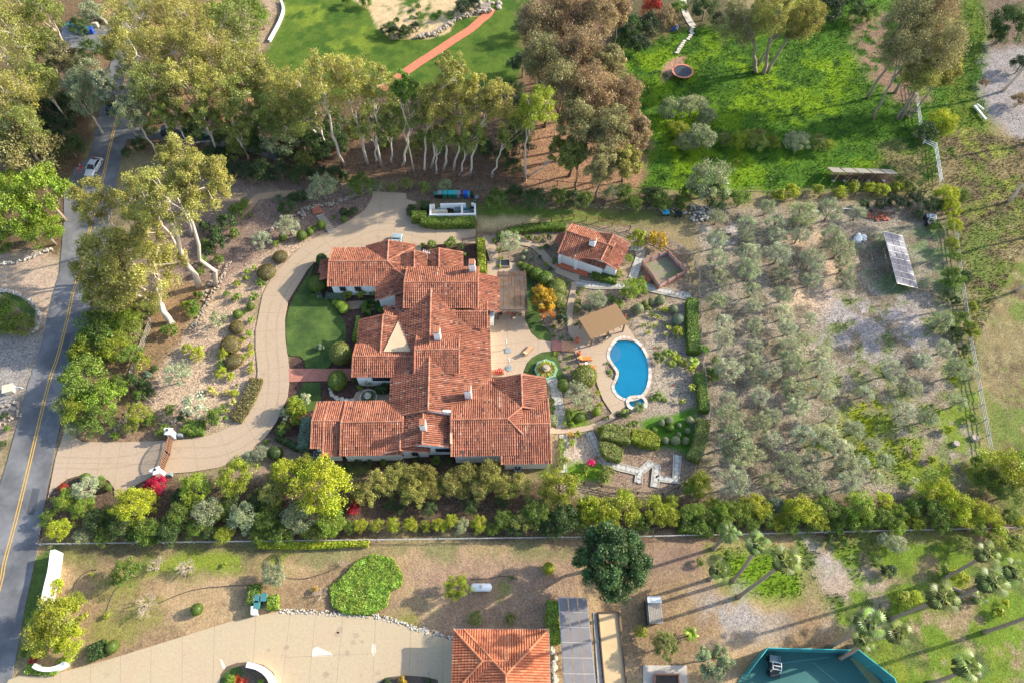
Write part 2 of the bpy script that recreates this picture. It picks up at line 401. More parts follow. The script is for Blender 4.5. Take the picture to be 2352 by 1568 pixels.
# the slope garden
paint([(150,690),(330,650),(420,720),(440,800),(400,1010),(140,1010)], (.20,.14,.075), 2, chip=.8)
paint([(340,640),(470,600),(520,640),(470,700),(400,790),(350,800)], (.27,.17,.09), 2, chip=.7)
paint([(300,400),(500,390),(880,430),(850,500),(760,525),(690,570),(600,640),(500,660),(330,640)], (.22,.155,.12), 2, chip=.9)
paint([(505,430),(640,420),(600,470),(540,520),(480,520)], (.24,.18,.13), 1.5, chip=.5)
paint([(530,640),(610,580),(700,535),(740,530),(600,700),(600,860),(560,960),(470,1000),(400,985),(340,930),(360,870),(410,790),(470,705)], (.40,.295,.205), 2, chip=.95)
paint([(140,990),(400,985),(400,1015),(180,1015)], (.24,.16,.10), 1, chip=.7)
# beds round the house
paint([(700,575),(1130,520),(1150,700),(1140,1100),(640,1085),(600,1010),(650,860),(655,700)], (.085,.05,.04), 1, chip=.9)
paint([(600,1010),(700,1010),(760,1100),(560,1110),(480,1090)], (.30,.22,.15), 1.5, chip=.6)
paint([(700,1060),(1290,1060),(1290,1110),(700,1110)], (.10,.12,.035), 2, .6, 3, grass=.4, chip=.5)
paint([(60,1100),(700,1100),(1350,1110),(1700,1150),(2352,1120),(2352,1245),(60,1260)], (.11,.075,.05), 2, chip=.9)
# strip behind the yard
paint([(930,440),(1590,450),(1660,520),(1100,545),(930,520)], (.18,.15,.07), 1.5, chip=.6)
paint([(1095,470),(1230,475),(1560,490),(1500,510),(1240,508),(1100,500)], (.12,.17,.03), 2, grass=.4, chip=.3)
paint([(1100,500),(1230,500),(1260,512),(1120,535),(1098,530)], (.42,.33,.17), 1.5, chip=.4)
paint([(870,415),(1560,455),(1560,475),(930,460)], (.17,.12,.08), 1.5, chip=.8)
# garden east of the house
paint([(1095,530),(1250,515),(1470,520),(1580,560),(1600,690),(1620,950),(1600,1140),(1290,1135),(1262,900),(1205,700),(1150,640)], (.235,.18,.125), 1, chip=.85)
paint([(1445,690),(1590,690),(1612,950),(1490,960),(1490,850),(1460,770)], (.31,.25,.185), 2, chip=.85)
paint([(1480,1040),(1560,1045),(1545,1110),(1440,1120),(1350,1110),(1380,1060)], (.24,.17,.12), 1, chip=.85)
paint([(1300,1000),(1350,1010),(1370,1060),(1310,1070)], (.42,.33,.25), 1.5, chip=.8)
paint([(1300,1065),(1380,1065),(1400,1110),(1340,1105),(1300,1090)], (.12,.22,.02), 1, grass=.5, chip=.3)
paint([(1480,968),(1540,955),(1600,935),(1625,940),(1600,1050),(1540,1030),(1478,1025)], (.075,.17,.02), .8, grass=.4, chip=.3)
paint([(1480,590),(1535,580),(1572,622),(1512,650)], (.27,.21,.16), .5, chip=.5)
paint([(1480,590),(1535,580),(1572,622),(1512,650)], (.12,.16,.06), .5, .3, 1.5, grass=.5, chip=.5)
paint([(1300,940),(1345,940),(1350,985),(1300,985)], (.14,.21,.03), 1, grass=.3)
# olive orchard
paint([(1600,470),(2160,460),(2200,700),(2262,1080),(2150,1140),(1640,1140),(1612,960)], (.265,.222,.165), 2, chip=.9)
paint([(1820,520),(1960,540),(1960,720),(1800,720)], (.46,.33,.22), 3, .7, 5, chip=1)
paint([(1900,680),(2080,670),(2150,760),(2120,830),(1960,840),(1880,790)], (.29,.255,.235), 4, chip=.9)
paint([(1620,500),(1680,500),(1690,560),(1620,560)], (.42,.37,.34), 2, .6, 3, chip=.7)
paint([(1960,560),(2180,500),(2210,720),(2050,700),(1970,680)], (.13,.17,.075), 3, .55, 5, grass=.3, chip=.6)
paint([(1820,760),(1900,760),(1930,850),(1850,860)], (.11,.15,.04), 3, .5, 3, grass=.5)
paint([(1920,850),(2220,810),(2265,1090),(2120,1100),(2000,1080),(1840,1000),(1840,900)], BR, 3, .45, 6, grass=1, chip=.5, seed=5)
paint([(2090,1020),(2240,1020),(2265,1110),(2130,1120),(2060,1070)], (.17,.21,.02), 3, .75, 4, grass=1, chip=.5)
paint([(1925,925),(1975,905),(1990,950),(1940,975)], BR, 1.5, grass=1); paint([(2000,920),(2045,930),(2050,985),(2000,985)], BR, 1.5, grass=1)
paint([(2170,700),(2240,800),(2265,1000),(2225,1000),(2190,820)], (.10,.15,.035), 2, .7, 3, grass=.8)
# the neighbour's land
paint([(85,1248),(2500,1225),(2600,1800),(-100,1800),(60,1500)], (.36,.25,.135), 1.5, chip=.45)
paint([(85,1248),(2500,1225),(2600,1800),(-100,1800),(60,1500)], (.25,.17,.095), 4, .42, 11, chip=.6, seed=71)  # broad brown patches painted in for soft shadow on the dirt
paint([(85,1248),(1300,1245),(1300,1480),(60,1540)], (.22,.20,.06), 4, .22, 6, grass=.25, chip=.5, seed=44)
paint([(940,1280),(1330,1260),(1330,1440),(1040,1470),(900,1400)], (.30,.20,.13), 3, .8, 5, chip=.5)
paint([(110,1250),(700,1250),(680,1290),(540,1310),(300,1340),(150,1300)], (.16,.16,.05), 2.5, .6, 5, grass=.2, chip=.4)
paint([(130,1250),(820,1245),(820,1275),(130,1285)], (.13,.11,.055), 2, .8, 3, chip=.6)
paint([(320,1280),(700,1260),(700,1300),(330,1330)], (.19,.23,.03), 2, .5, 3, grass=.25)
paint([(700,1255),(1350,1240),(1350,1275),(700,1290)], (.20,.18,.08), 2, .7, 4, chip=.5)
paint([(1450,1240),(1640,1240),(1620,1310),(1480,1330)], (.24,.16,.11), 3, .8, 4, chip=.5)
paint([(1630,1255),(1780,1250),(1890,1310),(1880,1370),(1760,1400),(1650,1340)], (.13,.21,.015), 2.5, grass=.9, chip=.4)
paint([(1840,1235),(2352,1225),(2500,1600),(2060,1600),(1960,1480),(1850,1400)], (.24,.18,.10), 2, chip=.7)
paint([(1840,1235),(2400,1225),(2500,1600),(2060,1600),(1960,1480),(1850,1300)], (.14,.18,.025), 3, .5, 4, grass=.8, chip=.6, seed=21)
paint([(1860,1290),(2060,1290),(2040,1450),(1880,1450)], (.34,.26,.19), 3, .5, 5, chip=.6)
paint([(1600,1370),(1700,1350),(1800,1420),(1740,1480),(1640,1470)], (.30,.265,.24), 4, .8, 4, chip=.7)
paint([(1850,1240),(1960,1245),(1960,1300),(1900,1320)], (.36,.30,.27), 3, .4, 4, chip=.6)
paint([(2050,1490),(2352,1440),(2352,1600),(2070,1600)], (.20,.22,.03), 3, .5, 3, grass=.8, seed=33)
paint([(50,1300),(125,1255),(95,1400),(60,1440),(30,1560),(10,1560)], (.09,.13,.03), 1, grass=.3)
# left of the road
paint([(-400,590),(145,580),(130,700),(112,760),(-400,800)], (.42,.31,.22), 1.5, chip=.5)
paint([(-400,790),(112,762),(60,900),(20,980),(-400,1000)], (.27,.24,.215), 3, chip=.8)
paint([(-400,960),(40,950),(-10,1130),(-400,1100)], (.30,.22,.16), 2, chip=.7)
paint([(0,700),(60,720),(70,760),(0,770)], (.14,.11,.06), 1.5)
paint([(150,60),(260,60),(250,110),(140,110)], (.22,.20,.19), 1, chip=.4)
paint([(2050,1440),(2400,1400),(2500,1600),(2070,1600)], (.27,.20,.12), 1.5, .35, 2.2, chip=.8, seed=55)
paint([(1840,1235),(2400,1225),(2500,1600),(2060,1600),(1960,1480),(1850,1300)], (.09,.12,.03), 1.5, .25, 2, grass=.9, chip=.8, seed=56)
paint([(2160,300),(2500,330),(2700,1300),(2330,1240),(2230,830),(2170,480)], (.13,.10,.055), 2, .3, 2.5, grass=.9, chip=.8, seed=57)
paint([(2200,500),(2500,500),(2600,1200),(2290,1100)], (.24,.20,.10), 2, .25, 2, grass=.9, chip=.8, seed=58)
paint([(1600,470),(2160,460),(2200,700),(2262,1080),(2150,1140),(1640,1140),(1612,960)], (.18,.145,.10), 2, .3, 2.5, chip=.9, seed=59)
paint([(1900,680),(2230,700),(2262,1080),(2150,1110),(1900,1040)], (.14,.16,.06), 2, .22, 2.5, grass=.5, chip=.9, seed=60)
paint([(640,-90),(1230,-90),(1215,130),(1190,190),(1100,215),(640,215),(606,130),(640,60)], (.05,.10,.015), 3, .3, 3, grass=.3, chip=.4, seed=61)
paint([(1430,90),(1700,60),(2250,0),(2270,250),(2130,430),(1480,430)], (.045,.10,.012), 2, .25, 2.2, grass=.9, chip=.5, seed=62)
paint([(1905,395),(2052,400),(2042,419),(1910,417)], (.10,.07,.045), .8, chip=.8)  # dark soil, with the shade beneath the strutted solar row painted in
paint([(2200,480),(2500,480),(2600,1250),(2300,1200),(2240,800)], (.13,.16,.04), 3, .4, 4, grass=.9, chip=.7, seed=81)
paint([(1830,1240),(2400,1225),(2500,1600),(2060,1600),(1960,1480),(1850,1300)], (.12,.18,.022), 2, .45, 3, grass=.9, chip=.6, seed=82)
paint([(1820,980),(2262,900),(2262,1090),(2100,1110),(1900,1090)], (.15,.20,.03), 2, .38, 2.5, grass=.9, chip=.7, seed=83)
# pool opening and mesh
POOL = spline([(1409,791),(1401,806),(1400,820),(1408,834),(1418,848),(1421,858),(1417,872),(1411,885),(1413,897),(1423,909),(1437,915),(1457,914),(1474,905),(1485,888),(1490,858),(1486,826),(1474,800),(1457,784),(1436,777),(1420,780)], 4)
SPA = spline([(1446,917),(1460,914),(1474,915),(1480,922),(1479,932),(1466,936),(1452,935),(1445,928)], 3)
poolw = PP(POOL); spaw = PP(SPA)
ZZ = -.05-.10*fbm(XX, YY, 6, 3, 3)-.06*GRASS*fbm(XX, YY, 1.2, 9, 2)
hump = GRASS*(fbm(XX, YY, 2.4, 14, 2)-.35)*.30
ZZ = ZZ+np.where(GRASS > .6, np.maximum(hump, 0), 0)
pm = np.minimum(-sdist(XX, YY, poolw), -sdist(XX, YY, spaw))   # metres outside the pool
cx = (XX[:-1, :-1]+GS/2); cy = (YY[:-1, :-1]+GS/2)
keep = np.ones(cx.shape, bool)
dp = np.minimum(-sdist(cx, cy, poolw), -sdist(cx, cy, spaw)); keep &= dp > .05
idx = np.arange(nx*ny).reshape(ny, nx)
q = np.stack([idx[:-1, :-1], idx[:-1, 1:], idx[1:, 1:], idx[1:, :-1]], -1)[keep]
me = bpy.data.meshes.new('ground'); n = len(q)
me.vertices.add(nx*ny); me.vertices.foreach_set('co', np.stack([XX, YY, ZZ], -1).reshape(-1).astype(np.float32))
me.loops.add(4*n); me.loops.foreach_set('vertex_index', q.reshape(-1).astype(np.int32))
me.polygons.add(n); me.polygons.foreach_set('loop_start', np.arange(0, 4*n, 4, dtype=np.int32)); me.polygons.foreach_set('loop_total', np.full(n, 4, np.int32))
me.polygons.foreach_set('use_smooth', [True]*n)
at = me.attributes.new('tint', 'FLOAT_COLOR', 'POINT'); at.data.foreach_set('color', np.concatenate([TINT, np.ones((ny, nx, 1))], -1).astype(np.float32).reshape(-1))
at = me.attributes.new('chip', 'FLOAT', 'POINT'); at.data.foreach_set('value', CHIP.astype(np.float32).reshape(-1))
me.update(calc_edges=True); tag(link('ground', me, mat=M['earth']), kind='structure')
far = MB(); far.poly([(-1500,-600),(1500,-600),(1500,2200),(-1500,2200)], -2.4)
tag(far.build('outer_ground', plain('outer_earth', (.18,.15,.07), .95, .3, .05)), kind='structure')

# ------------------------------------------------------------------ roads, drives, paths, lawns
def sheet(name, pts, mat, z=.004, z1=-.2, smooth=0, kind='structure', closed=True):
    if smooth: pts = spline(pts, smooth)
    b = MB(); b.poly(PP(pts), z, z1); return tag(b.build(name, mat), kind=kind)
def strip(name, pts, wd, mat, z=.008, smooth=0, kind='structure', z1=None):
    W = PP(spline(pts, smooth, False) if smooth else pts); b = MB(); b.poly(ribbon(W, wd), z, z1); return tag(b.build(name, mat), kind=kind)
YEL = [(-60,1568),(0,1343),(10,1292),(37,1191),(72,1046),(111,883),(133,816),(155,731),(167,674),(179,637),(208,520),(236,412),(251,344),(284,203),(300,120),(318,40),(335,-40),(352,-120)]
LEFT = [(-200,1568),(-80,1343),(-60,1290),(-25,1191),(17,1058),(64,883),(96,785),(108,731),(122,674),(136,630),(146,520),(147,440),(172,388),(203,362),(215,320),(240,210),(262,110),(285,30),(300,-40),(318,-120)]
RIGHT = [(27,1560),(57,1393),(84,1268),(105,1137),(122,1050),(158,883),(182,790),(205,715),(220,640),(245,540),(268,405),(283,341),(292,320),(330,320),(400,322),(560,345),(640,370),(640,352),(560,325),(470,308),(340,292),(300,290),(302,240),(318,150),(334,60),(355,-40),(370,-120)]
sheet('road', LEFT[::-1]+[(-60,1600),(20,1600)]+RIGHT, M['asphalt'], .0, -.2)
yw = PP(spline(YEL, 4, False))
for k, s in enumerate((-.17, .17)):
    off = []
    for i, p in enumerate(yw):
        a = Vector(yw[max(i-1, 0)]); c = Vector(yw[min(i+1, len(yw)-1)]); d = (c-a).normalized(); off.append((p[0]-d.y*s, p[1]+d.x*s))
    b = MB(); b.poly(ribbon(off, .13), .005); tag(b.build('centre_line', M['yellow']), kind='structure')
sheet('side_road', [(140,60),(175,55),(245,75),(262,100),(262,130),(240,120),(190,112),(145,108)], M['asphalt'], -.004)
DRIVE = [(147,993),(169,1000),(189,1014),(270,1015),(385,1011),(435,1007),(490,997),(527,979),(557,957),(588,908),(592,850),(587,800),(587,760),(595,718),(603,677),(625,634),(655,602),(689,569.5),(720,549),(763,528),(804,506),(838,483),(855,455),(856,440),(932,444),(934,458),(956,464),(956,469),(938,470),(931,483),(946,503),(976,513),(1094,515),(1094,543),(1091,559),(969,563),(965,590),(760,600),(742,596),(726,598),(706,620),(679,664),(662,691),(654,731),(655.5,779),(660.5,816),(664,846),(664,877),(660.5,910),(649,937),(635,968),(608,1005),(588,1020),(567,1043),(530,1062),(500,1073),(439,1083),(398,1086),(378,1088),(354,1090),(337,1100),(304,1117),(263,1140),(263,1122),(250,1103),(230,1095),(186,1090),(152,1100),(125,1120),(110,1142),(128,1050)]
sheet('driveway', DRIVE, M['conc'], .02)
D2 = [(20,1560),(51,1549),(88,1552),(142,1542),(196,1528.5),(277,1505),(419,1461),(527,1427),(588,1414),(639,1403.6),(723,1407),(804,1412),(865,1415),(946,1441),(1040,1471),(1043,1640),(-40,1700),(0,1600)]
sheet('neighbour_drive', D2, M['conc2'], .02)
JN = [[(169,1003),(150,1100)],[(234,1016),(222,1092)],[(278,1015),(262,1118)],[(443,1006),(455,1080)],[(505,994),(530,1062)],[(557,957),(590,1018)],[(573,936),(645,944)],[(590,905),(662,902)],[(592,852),(662,840)],[(588,808),(659,797)],[(587,762),(654,757)],[(595,718),(656,720)],[(603,678),(668,680)],[(625,634),(692,643)],[(655,602),(712,612)],[(689,570),(740,596)],[(737,541),(762,572)],[(787,515),(790,598)],[(830,490),(832,590)],[(790,562),(965,560)],[(856,455),(932,459)],[(876,442),(868,562)],[(905,443),(905,560)],[(946,505),(948,560)],[(1000,514),(1001,562)],[(1048,515),(1050,560)],[(122,1062),(385,1066)],[(590,880),(661,872)]]
j = MB()
for a in JN: j.poly(ribbon(PP(a), .045), .024)
J2 = [[(277,1505),(276,1600)],[(347,1484),(346,1600)],[(419,1461),(418,1600)],[(493,1437),(488,1600)],[(588,1414),(577,1600)],[(667,1405),(645,1600)],[(725,1407),(707,1600)],[(787,1411),(771,1600)],[(863,1415),(855,1600)],[(944,1441),(938,1600)],[(1018,1464),(1016,1600)],[(655,1509),(776,1503)],[(776,1503),(858,1500)],[(139,1543),(138,1600)],[(208,1525),(208,1600)]]
for a in J2: j.poly(ribbon(PP(a), .04), .024)
tag(j.build('drive_joints', M['joint']), kind='structure')
bp_ = MB(); bp_.poly(PP([(717,1490),(728,1484),(760,1498),(765,1505),(716,1508)]), .024); bp_.poly(PP([(855,1478),(862,1478),(864,1495),(858,1508),(853,1496)]), .024); bp_.poly(PP([(505,1512),(510,1513),(521,1536),(518,1540),(511,1532)]), .024)
st = MB(); MID = PP(spline([(130,1060),(250,1062),(390,1040),(500,1035),(575,1000),(620,940),(628,860),(622,780),(630,710),(665,640),(730,580),(800,545),(880,520),(1000,545)], 5, False))
for off_ in (-.85, .75):
    L_ = []
    for i, p in enumerate(MID):
        a = Vector(MID[max(i-1, 0)]); c = Vector(MID[min(i+1, len(MID)-1)]); d = (c-a).normalized(); L_.append((p[0]-d.y*off_, p[1]+d.x*off_))
    st.poly(ribbon(L_, .28), .022)
rs = random.Random(8)
for k in range(34):
    x, y = rs.choice([(rs.uniform(140,560), rs.uniform(1020,1075)), (rs.uniform(600,650), rs.uniform(640,950)), (rs.uniform(700,1080), rs.uniform(520,560)), (rs.uniform(860,930), rs.uniform(450,520)), (rs.uniform(300,1000), rs.uniform(1500,1560)), (rs.uniform(600,850), rs.uniform(1420,1500))]); c = P(x, y); r = rs.uniform(.12, .5); st.poly([(c[0]+r*rs.uniform(.6, 1.3)*math.cos(h*.628), c[1]+r*rs.uniform(.5, 1.1)*math.sin(h*.628)) for h in range(10)], .0215)
tag(st.build('drive_stains', plain('stained_concrete', (.385,.295,.195), .85, .25, .5, c2=(.33,.25,.17), fine=(4, .12))), kind='structure')
tag(bp_.build('worn_patches', plain('pale_wear', (.66,.54,.42), .8, .1)), kind='structure')
LAWN = [(722,608),(706,632),(683,670),(668,697),(658,733),(658,779),(663,814),(689,818),(699,830),(705,845),(750,845),(762,833),(790,790),(795.6,765),(790.6,738),(777,718),(757,691),(730,681),(709.5,657)]
sheet('front_lawn', LAWN, M['lawn'], .03, smooth=3)
sheet('front_lawn', [(699,878),(736,878),(737,920),(724,942),(690,948),(662,950),(654,937),(668,915),(688,900)], M['lawn'], .03)
sheet('garden_lawn', [(1206,722),(1209,738),(1221,765),(1238,779),(1266,783),(1262,760),(1245,745),(1240,720),(1225,640),(1212,620),(1206,640)], M['lawn'], .03)
sheet('garden_lawn', [(1203,852),(1212,832),(1224,820),(1244,810),(1267,807),(1280,815),(1290,850),(1300,866),(1282,872),(1262,860),(1240,862)], M['lawn'], .03)
sheet('verge_lawn', [(0,668),(14,671),(50,685),(80,712),(78,745),(72,752),(60,725),(40,700),(12,680),(0,674)], M['lawn'], .02)
sheet('brick_walk', [(664,846),(812,846),(812,873),(664,876)], M['brick'], .035)
sheet('patio', [(1120,735),(1119,600),(1133,600),(1205,605),(1208,738),(1220,765),(1237,780),(1267,784),(1267,806),(1243.5,809),(1223,819),(1210,833),(1203,850),(1198,862),(1120,866)], M['conc'], .02)
PD = [(1319.5,785.6),(1306,765),(1301,731),(1303,698),(1311,664),(1313,647),(1325,647),(1323,671),(1318,698),(1315,731),(1318,750),(1340,746),(1400,722),(1439,745),(1456,772),(1462,786),(1440,781),(1420,782),(1404,796),(1400,815),(1406,835),(1393,833),(1389,846),(1392,860),(1409,873),(1408,889),(1414,902),(1436,916),(1446,922),(1444,930),(1430,936),(1412,954),(1412,961),(1392,971),(1362,986.5),(1328,993),(1291,995),(1262,995),(1262,976),(1274,983),(1311,983),(1351.5,976),(1385,964.5),(1405.6,948),(1385,917),(1372,883),(1365,856),(1338,850),(1328,829.5),(1321,809)]
sheet('pool_deck', PD, M['conc'], .02)
j = MB()
for a in [[(1120,795),(1240,782)],[(1120,835),(1215,828)],[(1165,735),(1165,862)],[(1236,780),(1236,812)],[(1330,812),(1400,812)],[(1372,856),(1395,858)],[(1301,731),(1316,731)],[(1306,690),(1320,690)],[(1378,900),(1410,890)],[(1396,935),(1426,925)],[(1360,976),(1364,986)]]: j.poly(ribbon(PP(a), .05), .024)
tag(j.build('patio_joints', M['joint']), kind='structure')
strip('garden_path', [(1200,557),(1215,560),(1230,567),(1247,583),(1264,603),(1286,615)], 1.3, M['conc'], .01, 3)
sheet('cottage_pad', [(1284,601),(1340,620),(1325,648),(1274,626)], M['conc'], .016)
strip('garden_path', [(1111,548),(1126,565),(1137,600),(1142,624)], 1.7, M['conc'], .01, 3)
strip('garden_path', [(1108,548),(1180,548),(1205,558)], 1.3, M['conc'], .006)
strip('slope_path', [(470,532),(500,515),(540,500),(570,478),(588,455),(610,450),(650,445),(690,448)], 1.5, plain('dirt_path', (.38,.26,.16), .95, .12), -.01, 4)
strip('brick_walk', [(1128,20),(1120,34),(1104,47),(1081,67.5),(1044,91),(993,125),(954,150),(890,195),(860,215)], 2.1, M['brickpath'], .01, 3)
strip('court_path', [(790,703),(840,700),(890,712)], 1.6, plain('bed_path2', (.26,.20,.13), .9), .004, 3)
sheet('fountain_court', [(812,912),(818,900),(832,893),(848,892),(862,897),(872,905),(900,903),(905,925),(900,940),(830,940),(815,925)], M['conc'], .006)
def flag_path(pts, wd, n, seed, size=.42):
    """mortar strip, pale edging and irregular stepping slabs set in it"""
    W = PP(pts); b = MB(); b.poly(ribbon(W, wd), .006); tag(b.build('flagstone_path', M['grout']), kind='structure')
    e = MB()
    for s in (-1, 1):
        off = []
        for i, p in enumerate(W):
            a = Vector(W[max(i-1, 0)]); c = Vector(W[min(i+1, len(W)-1)]); d = (c-a).normalized(); off.append((p[0]-d.y*s*wd/2, p[1]+d.x*s*wd/2))
        e.poly(ribbon(off, .08), .05, -.1)
    tag(e.build('path_edging', M['pale_stone']), kind='structure')
    rr = random.Random(seed); L = [0]
    for a, c in zip(W, W[1:]): L.append(L[-1]+math.dist(a, c))
    b = MB()
    for k in range(n):
        s = (k+.5)/n*L[-1]; i = max(0, min(len(W)-2, next(q for q in range(len(W)-1) if L[q+1] >= s)))
        t = (s-L[i])/(L[i+1]-L[i]); d = (Vector(W[i+1])-Vector(W[i])).normalized()
        for side in ((-.22, .22) if wd > 1.3 and size < .4 else (0,)):
            cxx = W[i][0]+(W[i+1][0]-W[i][0])*t-d.y*side*wd+rr.uniform(-.08, .08); cyy = W[i][1]+(W[i+1][1]-W[i][1])*t+d.x*side*wd
            m = rr.randint(5, 7); a0 = rr.random()*6
            b.poly([(cxx+size*rr.uniform(.7, 1.15)*math.cos(a0+2*math.pi*h/m), cyy+size*rr.uniform(.7, 1.15)*math.sin(a0+2*math.pi*h/m)) for h in range(m)], .022, -.02)
    tag(b.build('path_slabs', M['slab']), kind='structure')
flag_path([(1325,650),(1345,654),(1365,656),(1412,656),(1440,656),(1480,659),(1514,667),(1586,682)], 1.35, 30, 1, .40)
flag_path([(1440,566),(1475,574),(1453,640)], 1.35, 16, 2, .38)
flag_path([(1262,862),(1268,874),(1277,888),(1281,927),(1291,981)], 1.5, 15, 3, .38)
flag_path([(1294,998),(1293,1085)], 1.0, 10, 4, .4)
flag_path([(1353,991),(1385,1058),(1419,1071),(1469.7,1083),(1493,1064),(1508,1070),(1503.5,1118)], 1.1, 24, 5, .36)
flag_path([(1469,1083),(1466,1108)], 1.0, 3, 6, .36); flag_path([(1505,1095),(1552,1104),(1556,1044)], 1.1, 11, 7, .36)
strip('stone_path', [(1567,-10),(1573,25),(1583,47),(1592,60)], 1.5, M['pale_stone'], .01, 4)
b = MB(); rr = random.Random(4)
for k in range(14):
    t = k/13; x = 1592-37*t+(6 if .2 < t < .5 else 0); y = 64+58*t; c = P(x, y); m = 6
    b.poly([(c[0]+.5*rr.uniform(.7, 1.1)*math.cos(h), c[1]+.4*rr.uniform(.7, 1.1)*math.sin(h)) for h in range(6)], .12, -.05)
tag(b.build('stepping_stone', M['pale_stone']), 'winding run of pale stepping stones crossing the bright meadow towards the trampoline', 'stepping stones', kind='structure')
sheet('planting_island', [(505,1568),(507,1548),(520,1530),(545,1521),(575,1519),(605,1526),(628,1543),(637,1568),(637,1600),(505,1600)], plain('island_mulch', (.13,.09,.06), .95, .3, 1, fine=(6, .4)), .04)
sheet('island_lawn', [(508,1568),(511,1550),(528,1534),(552,1528),(560,1545),(545,1568),(540,1600),(508,1600)], M['lawn'], .05)
sheet('planting_island', [(870,1568),(885,1555),(930,1550),(975,1553),(1005,1560),(1015,1600),(870,1600)], plain('island_soil', (.09,.065,.05), .95, .3, 1, fine=(6, .4)), .04)
# pool
def ring(inner, d0, d1):
    n = len(inner); o = []; p_ = []
    for i in range(n):
        a = Vector(inner[i-1]); c = Vector(inner[(i+1) % n]); t = (c-a).normalized(); nn = Vector((t.y, -t.x))
        o.append((inner[i][0]+nn.x*d1, inner[i][1]+nn.y*d1)); p_.append((inner[i][0]+nn.x*d0, inner[i][1]+nn.y*d0))
    return p_, o
def area(p): return sum(p[i][0]*p[(i+1) % len(p)][1]-p[(i+1) % len(p)][0]*p[i][1] for i in range(len(p)))
if area(poolw) < 0: poolw = poolw[::-1]
if area(spaw) < 0: spaw = spaw[::-1]
pool = thing('swimming_pool', (*P(1445,850), 0), 'kidney shaped bright blue swimming pool edged with pale stone', 'swimming pool')
O = Vector((*P(1445,850), 0))
def pool_bits(outline, depth, wid, top, wl, parent, matp):
    n = len(outline); a, o = ring(outline, -.04, wid); rr = random.Random(n)
    b = MB()
    for i in range(n):
        j = (i+1) % n
        q = [(a[i][0]-O.x, a[i][1]-O.y), (o[i][0]-O.x, o[i][1]-O.y), (o[j][0]-O.x, o[j][1]-O.y), (a[j][0]-O.x, a[j][1]-O.y)]
        zt = top+rr.uniform(-.006, .006)
        b.add([(x, y, -.15) for x, y in q]+[(x, y, zt) for x, y in q], [(4,5,6,7),(0,1,5,4),(1,2,6,5),(2,3,7,6),(3,0,4,7)], rr.random())
    b.build('coping', M['coping'], parent)
    w_ = MB(); w_.poly([(x-O.x, y-O.y) for x, y in outline], -depth)
    v = [(x-O.x, y-O.y, -depth) for x, y in outline]+[(x-O.x, y-O.y, top-.02) for x, y in outline]
    w_.add(v, [((i+1) % n, i, n+i, n+(i+1) % n) for i in range(n)]); w_.build('basin', matp, parent)
    s_ = MB(); s_.poly([(x-O.x, y-O.y) for x, y in outline], wl); s_.build('water', M['water'], parent)
M['coping'] = tilemat('coping_stone', [(0, (.40,.33,.26)), (.4, (.54,.49,.41)), (.8, (.62,.58,.51)), (1, (.45,.32,.24))], .08)
pool_bits(poolw, .36, .42, .07, -.06, pool, M['plaster'])
b = MB(); c = P(1405,812,-.35); cl = [(c[0]+1.5*math.cos(t)-O.x, c[1]+1.7*math.sin(t)-O.y) for t in [k*math.pi/14 for k in range(-14, 14)]]
b.poly(cl, -.16, -.35); b.build('tanning_shelf', M['plaster2'], pool)
spa = thing('spa', (*P(1462,925), 0), 'small blue spa with raised stone rim at the foot of the pool', 'spa'); O = Vector((*P(1462,925), 0))
pool_bits(spaw, .8, .45, .16, .06, spa, M['plaster'])
# ------------------------------------------------------------------ tiled roofs and houses
def tile_face(mb, poly, up, pitch_x=.30, pitch_y=.42, rr=None, pal=(0, 1), under=True):
    """barrel tiles over a planar polygon; up = horizontal direction pointing upslope"""
    p = [Vector(q) for q in poly]; n = (p[1]-p[0]).cross(p[2]-p[0]).normalized()
    if n.z < 0: n = -n
    a = Vector((-up[1], up[0], 0)).normalized(); s = n.cross(a).normalized()
    if s.z < 0: s = -s
    if abs(a.dot(n)) > .02: a = (a-n*a.dot(n)).normalized()
    o = p[0]; L2 = [((q-o).dot(a), (q-o).dot(s)) for q in p]
    x0, x1 = min(q[0] for q in L2), max(q[0] for q in L2); y0, y1 = min(q[1] for q in L2), max(q[1] for q in L2)
    nxx = max(1, round((x1-x0)/pitch_x)); nyy = max(1, round((y1-y0)/pitch_y)); dx = (x1-x0)/nxx; dy = (y1-y0)/nyy
    CX = np.array([x0+(i+.5)*dx for i in range(nxx)]); CY = np.array([y0+(j+.5)*dy for j in range(nyy)])
    gxx, gyy = np.meshgrid(CX, CY); ins = sdist(gxx, gyy, L2) > -.02
    if under: mb.add([tuple(q-n*.04) for q in p], [tuple(range(len(p)))], .05)  # underlay, toned dark to paint the shadow in the tile valleys
    prof = [(-.46, -.02), (-.30, .075), (0, .11), (.30, .075), (.46, -.02)]
    cr = [rr.gauss(0, .10) for _ in range(nxx)]
    for j in range(nyy):
        for i in range(nxx):
            if not ins[j, i]: continue
            xx = gxx[j, i]; yy = gyy[j, i]; jx = rr.uniform(-.012, .012)
            lo = [tuple(o+a*(xx+u*dx*.98+jx)+s*(yy-dy*.56)+n*(h+.035)) for u, h in prof]
            hi = [tuple(o+a*(xx+u*dx*.86+jx)+s*(yy+dy*.5)+n*(h*.85+.0)) for u, h in prof]
            r = rr.random(); r = min(1, max(.12, .5+(r-.5)*.62+cr[i])) if r > .045 else r*1.2
            mb.add(lo+hi, [(k, k+1, k+6, k+5) for k in range(4)], pal[0]+(pal[1]-pal[0])*r)
